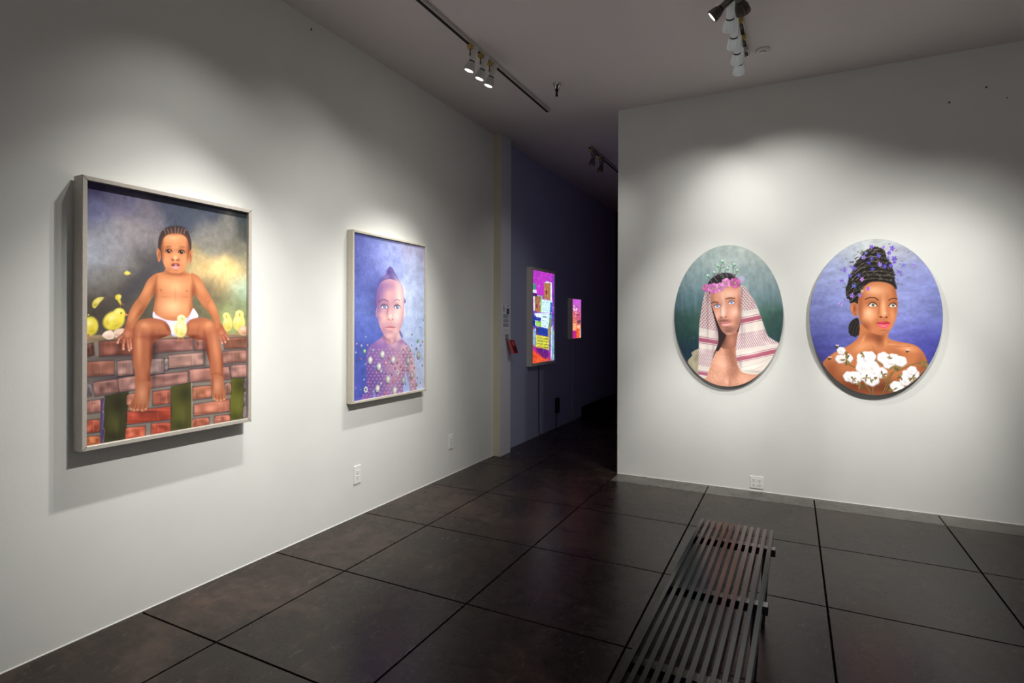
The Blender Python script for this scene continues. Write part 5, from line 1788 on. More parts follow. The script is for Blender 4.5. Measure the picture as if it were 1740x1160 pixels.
O 169 169 172 .5 .3 680 260 4.4 3.5
O 169 169 172 .5 .3 672 244 4.4 3.5
O 169 169 172 .5 .3 656 244 4.4 3.5
O 169 169 172 .5 .3 646 259 4.4 3.5
O 169 169 172 .5 .3 651 275 4.4 3.5
O 169 169 172 .5 .3 668 278 4.4 3.5
O 44 36 80 .7 .5 396 116 27 31
O 171 171 169 1 .85 402 128 27 31
O 239 239 236 .9 .1 406 132 20 23
O 169 169 172 .5 .3 418 126 4 3.3
O 169 169 172 .5 .3 411 112 4 3.3
O 169 169 172 .5 .3 396 112 4 3.3
O 169 169 172 .5 .3 387 126 3.9 3.3
O 169 169 172 .5 .3 392 142 4 3.3
O 169 169 172 .5 .3 407 144 4 3.3
O 44 36 80 .7 .5 594 90 24 32
O 148 147 150 1 .85 600 102 25 32
O 207 206 211 .9 .1 603 106 18 24
O 169 169 172 .5 .3 618 100 4.3 3.5
O 169 169 172 .5 .3 610 86 4.3 3.5
O 169 169 172 .5 .3 593 86 4.3 3.4
O 169 169 172 .5 .3 584 101 4.3 3.4
O 169 169 172 .5 .3 589 117 4.3 3.4
O 169 169 172 .5 .3 605 119 4.3 3.5
O 44 36 80 .7 .5 269 56 26 30
O 171 171 169 1 .85 276 67 26 30
O 239 239 236 .9 .1 279 71 20 23
O 169 169 172 .5 .3 291 66 3.8 3.2
O 169 169 172 .5 .3 284 52 3.8 3.2
O 169 169 172 .5 .3 270 52 3.8 3.2
O 169 169 172 .5 .3 261 66 3.7 3.2
O 169 169 172 .5 .3 266 81 3.8 3.2
O 169 169 172 .5 .3 280 83 3.8 3.2
O 44 36 80 .7 .5 480 19 28 32
O 171 171 169 1 .85 487 30 28 32
O 239 239 236 .9 .1 490 34 21 24
O 169 169 172 .5 .3 503 28 4.1 3.4
E 169 169 172 .5 .3 496 14 4.1 -.5 0 -3.4
E 169 169 172 .5 .3 480 14 4.1 -.5 0 -3.4
O 169 169 172 .5 .3 471 29 4.1 3.4
O 169 169 172 .5 .3 476 45 4.1 3.4
O 169 169 172 .5 .3 492 47 4.1 3.4
O 44 36 80 .7 .5 710 124 26 33
O 148 147 150 1 .85 717 136 26 33
O 207 206 211 .9 .1 720 141 19 25
O 169 169 172 .5 .3 734 134 4.5 3.5
O 169 169 172 .5 .3 726 119 4.5 3.5
O 169 169 172 .5 .3 709 120 4.5 3.5
O 169 169 172 .5 .3 699 135 4.5 3.5
O 169 169 172 .5 .3 705 151 4.5 3.5
O 169 169 172 .5 .3 722 154 4.5 3.5
O 44 36 80 .7 .5 806 291 27 34
O 148 147 150 1 .85 812 303 27 34
O 207 206 211 .9 .1 815 308 20 25
O 169 169 172 .5 .3 831 302 4.7 3.6
O 169 169 172 .5 .3 822 287 4.7 3.6
O 169 169 172 .5 .3 804 286 4.6 3.6
O 169 169 172 .5 .3 794 302 4.6 3.6
O 169 169 172 .5 .3 800 318 4.6 3.6
O 169 169 172 .5 .3 817 322 4.7 3.6
O 44 36 80 .7 .5 155 68 9.6 7.7
O 176 176 179 1 .85 157 71 9.6 7.7
O 245 245 249 .9 .1 158 72 7.2 5.7
O 44 36 80 .7 .5 149 55 9.6 7.6
O 176 176 179 1 .85 151 58 9.6 7.7
O 245 245 249 .9 .1 152 59 7.2 5.7
O 44 36 80 .7 .5 135 53 9.5 7.6
O 176 176 179 1 .85 137 56 9.5 7.6
O 245 245 249 .9 .1 138 57 7.1 5.7
O 44 36 80 .7 .5 124 64 9.5 7.6
O 176 176 179 1 .85 126 67 9.5 7.6
O 245 245 249 .9 .1 127 68 7.1 5.7
O 44 36 80 .7 .5 124 79 9.5 7.6
O 176 176 179 1 .85 126 82 9.5 7.6
O 245 245 249 .9 .1 127 82 7.1 5.7
O 44 36 80 .7 .5 135 87 9.5 7.6
O 176 176 179 1 .85 137 90 9.5 7.6
O 245 245 249 .9 .1 138 91 7.1 5.7
O 44 36 80 .7 .5 149 82 9.6 7.6
O 176 176 179 1 .85 151 85 9.6 7.7
O 245 245 249 .9 .1 152 86 7.2 5.7
O 74 61 120 1 .85 141 72 5.8 5.5
O 44 36 80 .7 .5 534 172 8.6 6.4
O 176 176 179 1 .85 536 174 8.6 6.4
O 245 245 249 .9 .1 538 175 6.5 4.8
O 44 36 80 .7 .5 529 161 8.6 6.4
O 176 176 179 1 .85 531 163 8.6 6.4
O 245 245 249 .9 .1 532 164 6.4 4.8
O 44 36 80 .7 .5 516 159 8.5 6.3
O 176 176 179 1 .85 518 161 8.6 6.3
O 245 245 249 .9 .1 520 162 6.4 4.8
O 44 36 80 .7 .5 506 168 8.5 6.3
O 176 176 179 1 .85 508 170 8.5 6.3
O 245 245 249 .9 .1 510 171 6.4 4.7
O 44 36 80 .7 .5 506 180 8.5 6.3
O 176 176 179 1 .85 508 182 8.5 6.3
O 245 245 249 .9 .1 510 183 6.4 4.7
O 44 36 80 .7 .5 516 187 8.5 6.3
O 176 176 179 1 .85 518 189 8.6 6.3
O 245 245 249 .9 .1 520 190 6.4 4.8
O 44 36 80 .7 .5 529 183 8.6 6.4
O 176 176 179 1 .85 531 185 8.6 6.4
O 245 245 249 .9 .1 532 186 6.4 4.8
O 74 61 120 1 .85 522 175 5.2 4.5
O 44 36 80 .7 .5 637 220 6.3 4.5
O 176 176 179 1 .85 639 222 6.3 4.5
O 245 245 249 .9 .1 640 223 4.7 3.4
O 44 36 80 .7 .5 633 213 6.3 4.5
O 176 176 179 1 .85 635 214 6.3 4.5
O 245 245 249 .9 .1 636 215 4.7 3.4
O 44 36 80 .7 .5 624 211 6.2 4.5
O 176 176 179 1 .85 626 213 6.2 4.5
O 245 245 249 .9 .1 626 214 4.7 3.4
O 44 36 80 .7 .5 617 217 6.2 4.5
O 176 176 179 1 .85 618 219 6.2 4.5
O 245 245 249 .9 .1 619 220 4.7 3.4
O 44 36 80 .7 .5 617 226 6.2 4.5
O 176 176 179 1 .85 618 228 6.2 4.5
O 245 245 249 .9 .1 619 228 4.7 3.4
O 44 36 80 .7 .5 624 231 6.2 4.5
O 176 176 179 1 .85 626 233 6.2 4.5
O 245 245 249 .9 .1 627 234 4.7 3.4
O 44 36 80 .7 .5 633 228 6.3 4.5
O 176 176 179 1 .85 635 230 6.3 4.5
O 245 245 249 .9 .1 636 231 4.7 3.4
O 74 61 120 1 .85 628 223 3.8 3.2
O 44 36 80 .7 .5 79 569 5.4 5.6
O 110 107 147 1 .85 80 571 5.4 5.6
O 157 152 206 .9 .1 81 572 4 4.2
O 44 36 80 .7 .5 136 473 8.2 8.5
O 127 144 171 1 .85 138 476 8.2 8.5
O 179 202 239 .9 .1 139 478 6.2 6.4
O 44 36 80 .7 .5 39 424 7.9 8.3
O 159 123 153 1 .85 41 427 7.9 8.3
O 222 174 215 .9 .1 42 428 5.9 6.2
O 44 36 80 .7 .5 88 405 13 13
O 114 127 166 1 .85 91 410 13 13
O 162 179 232 .9 .1 93 412 9.4 9.8
O 44 36 80 .7 .5 157 409 8.3 8.5
O 170 123 147 1 .85 159 412 8.3 8.5
O 238 174 206 .9 .1 160 413 6.2 6.4
O 44 36 80 .7 .5 123 363 16 16
O 126 156 123 1 .85 126 368 16 16
O 178 219 174 .9 .1 128 371 11.6 12
O 44 36 80 .7 .5 29 358 9.6 10.1
O 120 132 176 1 .85 31 362 9.6 10.1
O 170 187 245 .9 .1 32 363 7.2 7.6
O 44 36 80 .7 .5 86 306 8.1 8.4
O 144 84 123 1 .85 88 310 8.1 8.4
O 202 122 174 .9 .1 88 311 6.1 6.3
O 44 36 80 .7 .5 130 264 8.2 8.5
O 101 140 166 1 .85 132 267 8.2 8.5
O 145 198 232 .9 .1 133 268 6.2 6.4
O 44 36 80 .7 .5 118 148 8.2 8.5
O 114 155 176 1 .85 120 151 8.2 8.5
O 162 217 245 .9 .1 121 152 6.1 6.3
O 44 36 80 .7 .5 29 95 7 7.4
O 140 112 160 1 .85 30 98 7 7.4
O 198 159 224 .9 .1 31 99 5.3 5.5
O 44 36 80 .7 .5 84 76 7.2 7.5
O 76 134 118 1 .85 86 78 7.2 7.5
O 110 189 167 .9 .1 86 79 5.4 5.6
O 44 36 80 .7 .5 39 54 6.1 6.5
O 88 112 147 1 .85 40 56 6.2 6.5
O 127 159 206 .9 .1 41 57 4.6 4.9
O 44 36 80 .7 .5 109 32 6.3 6.6
O 153 112 147 1 .85 111 34 6.3 6.6
E 215 159 206 .9 .1 111 35 4.8 -.6 0 -4.9
O 44 36 80 .7 .5 218 367 11.4 11.5
O 134 140 172 1 .85 221 371 11.4 11.5
O 189 198 241 .9 .1 223 373 8.5 8.6
O 44 36 80 .7 .5 292 367 6.8 6.8
O 160 140 153 1 .85 294 370 6.8 6.8
O 224 198 215 .9 .1 295 371 5.1 5.1
O 44 36 80 .7 .5 168 338 7.4 7.6
O 123 99 147 1 .85 169 341 7.4 7.6
O 174 141 206 .9 .1 170 342 5.6 5.7
O 44 36 80 .7 .5 239 321 7.6 7.7
O 172 115 134 1 .85 240 324 7.7 7.7
O 241 163 189 .9 .1 242 325 5.7 5.8
O 44 36 80 .7 .5 406 294 12 12
O 153 84 102 1 .85 409 298 12 12
O 215 122 146 .9 .1 410 300 9.2 9
O 44 36 80 .7 .5 370 256 16 16
O 176 128 144 1 .85 374 262 16 16
O 245 180 202 .9 .1 376 264 12 11.9
O 44 36 80 .7 .5 238 233 13 14
O 101 107 153 1 .85 241 238 13 14
O 145 152 215 .9 .1 242 240 10.1 10.1
O 44 36 80 .7 .5 313 196 14 14
O 147 150 166 1 .85 316 201 14 14
O 206 211 232 .9 .1 318 202 10.4 10.3
O 44 36 80 .7 .5 258 189 8.7 8.7
O 166 112 134 1 .85 260 192 8.7 8.7
O 232 159 189 .9 .1 261 193 6.5 6.5
O 44 36 80 .7 .5 372 174 9.1 8.9
O 86 86 153 1 .85 374 177 9.1 8.9
O 124 124 215 .9 .1 375 178 6.8 6.7
O 44 36 80 .7 .5 412 175 9.2 9
O 172 89 99 1 .85 415 178 9.2 9
O 241 128 141 .9 .1 416 179 6.9 6.7
O 44 36 80 .7 .5 450 164 15 14
O 124 112 166 1 .85 454 169 15 14
O 176 159 232 .9 .1 456 171 11 10.6
O 44 36 80 .7 .5 466 105 13 12
O 179 110 105 1 .85 469 110 13 12
O 249 157 150 .9 .1 471 111 9.4 9.1
O 44 36 80 .7 .5 166 125 8.3 8.5
O 172 105 124 1 .85 168 128 8.4 8.5
O 241 150 176 .9 .1 169 129 6.3 6.4
O 44 36 80 .7 .5 224 119 9.5 9.6
O 83 96 153 1 .85 227 122 9.5 9.6
O 120 137 215 .9 .1 228 124 7.1 7.2
O 44 36 80 .7 .5 312 98 11.8 11.7
O 160 153 172 1 .85 315 102 11.8 11.7
O 224 215 241 .9 .1 316 104 8.9 8.8
O 44 36 80 .7 .5 362 21 10.1 9.9
O 179 99 96 1 .85 365 24 10.1 9.9
O 249 141 137 .9 .1 366 26 7.5 7.4
O 44 36 80 .7 .5 220 48 8.5 8.6
O 134 147 160 1 .85 223 51 8.5 8.6
O 189 206 224 .9 .1 224 52 6.4 6.5
O 44 36 80 .7 .5 465 368 7.3 7.1
O 160 96 102 1 .85 467 371 7.3 7.1
O 224 137 146 .9 .1 468 372 5.5 5.3
O 44 36 80 .7 .5 597 357 8.8 8.3
O 140 96 108 1 .85 599 360 8.8 8.3
O 198 137 154 .9 .1 600 362 6.6 6.2
O 44 36 80 .7 .5 597 311 8.8 8.3
O 140 73 96 1 .85 599 314 8.8 8.3
O 198 107 137 .9 .1 600 316 6.6 6.2
O 44 36 80 .7 .5 628 403 6.7 6.2
O 110 84 102 1 .85 630 405 6.7 6.2
O 157 122 146 .9 .1 631 406 5 4.7
O 44 36 80 .7 .5 643 368 6.7 6.3
O 128 73 89 1 .85 645 370 6.7 6.3
O 180 107 128 .9 .1 646 371 5 4.7
O 44 36 80 .7 .5 693 345 9.1 8.4
O 121 134 115 1 .85 695 348 9.2 8.4
O 172 189 163 .9 .1 696 350 6.9 6.3
O 44 36 80 .7 .5 692 295 14 13
O 123 140 124 1 .85 695 299 14 13
O 174 198 176 .9 .1 697 301 10.3 9.5
O 44 36 80 .7 .5 713 481 9.2 8.5
O 110 108 134 1 .85 715 485 9.2 8.5
O 157 154 189 .9 .1 716 486 6.9 6.3
O 44 36 80 .7 .5 710 388 6.9 6.3
O 96 102 124 1 .85 712 391 6.9 6.3
O 137 146 176 .9 .1 712 392 5.2 4.8
O 44 36 80 .7 .5 776 355 13 11.8
O 99 104 131 1 .85 779 359 13 11.8
O 141 148 185 .9 .1 780 361 9.7 8.8
O 44 36 80 .7 .5 796 420 17 15
O 101 147 118 1 .85 800 426 17 15
O 145 206 167 .9 .1 802 428 12 11.3
O 44 36 80 .7 .5 836 383 10.9 9.7
O 112 118 144 1 .85 838 386 10.9 9.7
O 159 167 202 .9 .1 840 388 8.1 7.3
O 44 36 80 .7 .5 866 414 11 9.8
O 160 128 108 1 .85 869 417 11 9.8
O 224 180 154 .9 .1 870 419 8.2 7.3
O 44 36 80 .7 .5 833 542 7.2 6.5
O 112 112 140 1 .85 835 544 7.2 6.5
O 159 159 198 .9 .1 836 545 5.4 4.9
O 44 36 80 .7 .5 877 607 7.3 6.5
O 105 108 124 1 .85 879 609 7.3 6.5
O 150 154 176 .9 .1 880 610 5.5 4.9
O 44 36 80 .7 .5 711 236 11.5 10.6
O 128 108 112 1 .85 714 240 11.5 10.6
O 180 154 159 .9 .1 715 241 8.6 7.9
O 44 36 80 .7 .5 744 194 8.2 7.4
O 110 73 89 1 .85 746 196 8.2 7.4
O 157 107 128 .9 .1 747 198 6.1 5.6
O 44 36 80 .7 .5 750 312 7 6.4
O 99 112 140 1 .85 752 314 7 6.4
O 141 159 198 .9 .1 753 315 5.3 4.8
O 44 36 80 .7 .5 864 207 9.7 8.7
O 128 96 115 1 .85 866 210 9.8 8.7
O 180 137 163 .9 .1 867 212 7.3 6.5
O 44 36 80 .7 .5 662 178 14 13
O 140 112 121 1 .85 666 183 14 13
O 198 159 172 .9 .1 667 185 10.2 9.4
O 44 36 80 .7 .5 515 252 10.7 10.2
O 134 86 99 1 .85 518 256 10.7 10.2
O 189 124 141 .9 .1 519 257 8 7.6
O 44 36 80 .7 .5 560 217 12 11.3
O 153 99 102 1 .85 563 221 12 11.3
O 215 141 146 .9 .1 565 223 9 8.5
O 44 36 80 .7 .5 490 206 9.5 9.1
O 134 86 102 1 .85 492 210 9.5 9.1
O 189 124 146 .9 .1 493 211 7.1 6.8
O 44 36 80 .7 .5 589 187 9.9 9.3
O 124 73 92 1 .85 591 190 9.9 9.3
O 176 107 133 .9 .1 593 191 7.4 7
O 44 36 80 .7 .5 556 152 8.7 8.2
O 147 105 105 1 .85 558 155 8.7 8.2
O 206 150 150 .9 .1 559 156 6.5 6.2
O 44 36 80 .7 .5 542 126 6.5 6.1
O 160 96 102 1 .85 543 128 6.5 6.1
O 224 137 146 .9 .1 544 128 4.9 4.6
O 44 36 80 .7 .5 791 103 9.5 8.6
O 112 115 147 1 .85 793 106 9.5 8.6
O 159 163 206 .9 .1 794 107 7.1 6.4
O 44 36 80 .7 .5 835 55 8.4 7.6
O 99 105 144 1 .85 837 58 8.4 7.6
O 141 150 202 .9 .1 838 59 6.3 5.7
O 44 36 80 .7 .5 779 42 15 14
O 140 118 121 1 .85 783 47 15 14
O 198 167 172 .9 .1 785 49 11.5 10.4
O 44 36 80 .7 .5 736 44 11.6 10.6
O 153 124 121 1 .85 739 48 11.6 10.6
O 215 176 172 .9 .1 740 49 8.7 8
O 44 36 80 .7 .5 626 66 7.8 7.3
O 99 89 134 1 .85 628 69 7.8 7.3
O 141 128 189 .9 .1 628 70 5.9 5.5
O 44 36 80 .7 .5 381 220 7.1 6.9
O 176 124 140 1 .85 383 223 7.1 6.9
O 245 176 198 .9 .1 384 224 5.3 5.2
O 44 36 80 .7 .5 531 300 7.5 7.1
O 160 115 124 1 .85 533 303 7.5 7.2
O 224 163 176 .9 .1 534 304 5.6 5.4
O 44 36 80 .7 .5 435 234 8.3 8
O 179 134 147 1 .85 437 237 8.3 8
O 249 189 206 .9 .1 438 238 6.2 6
C 1.06 1.0 0.5
''')
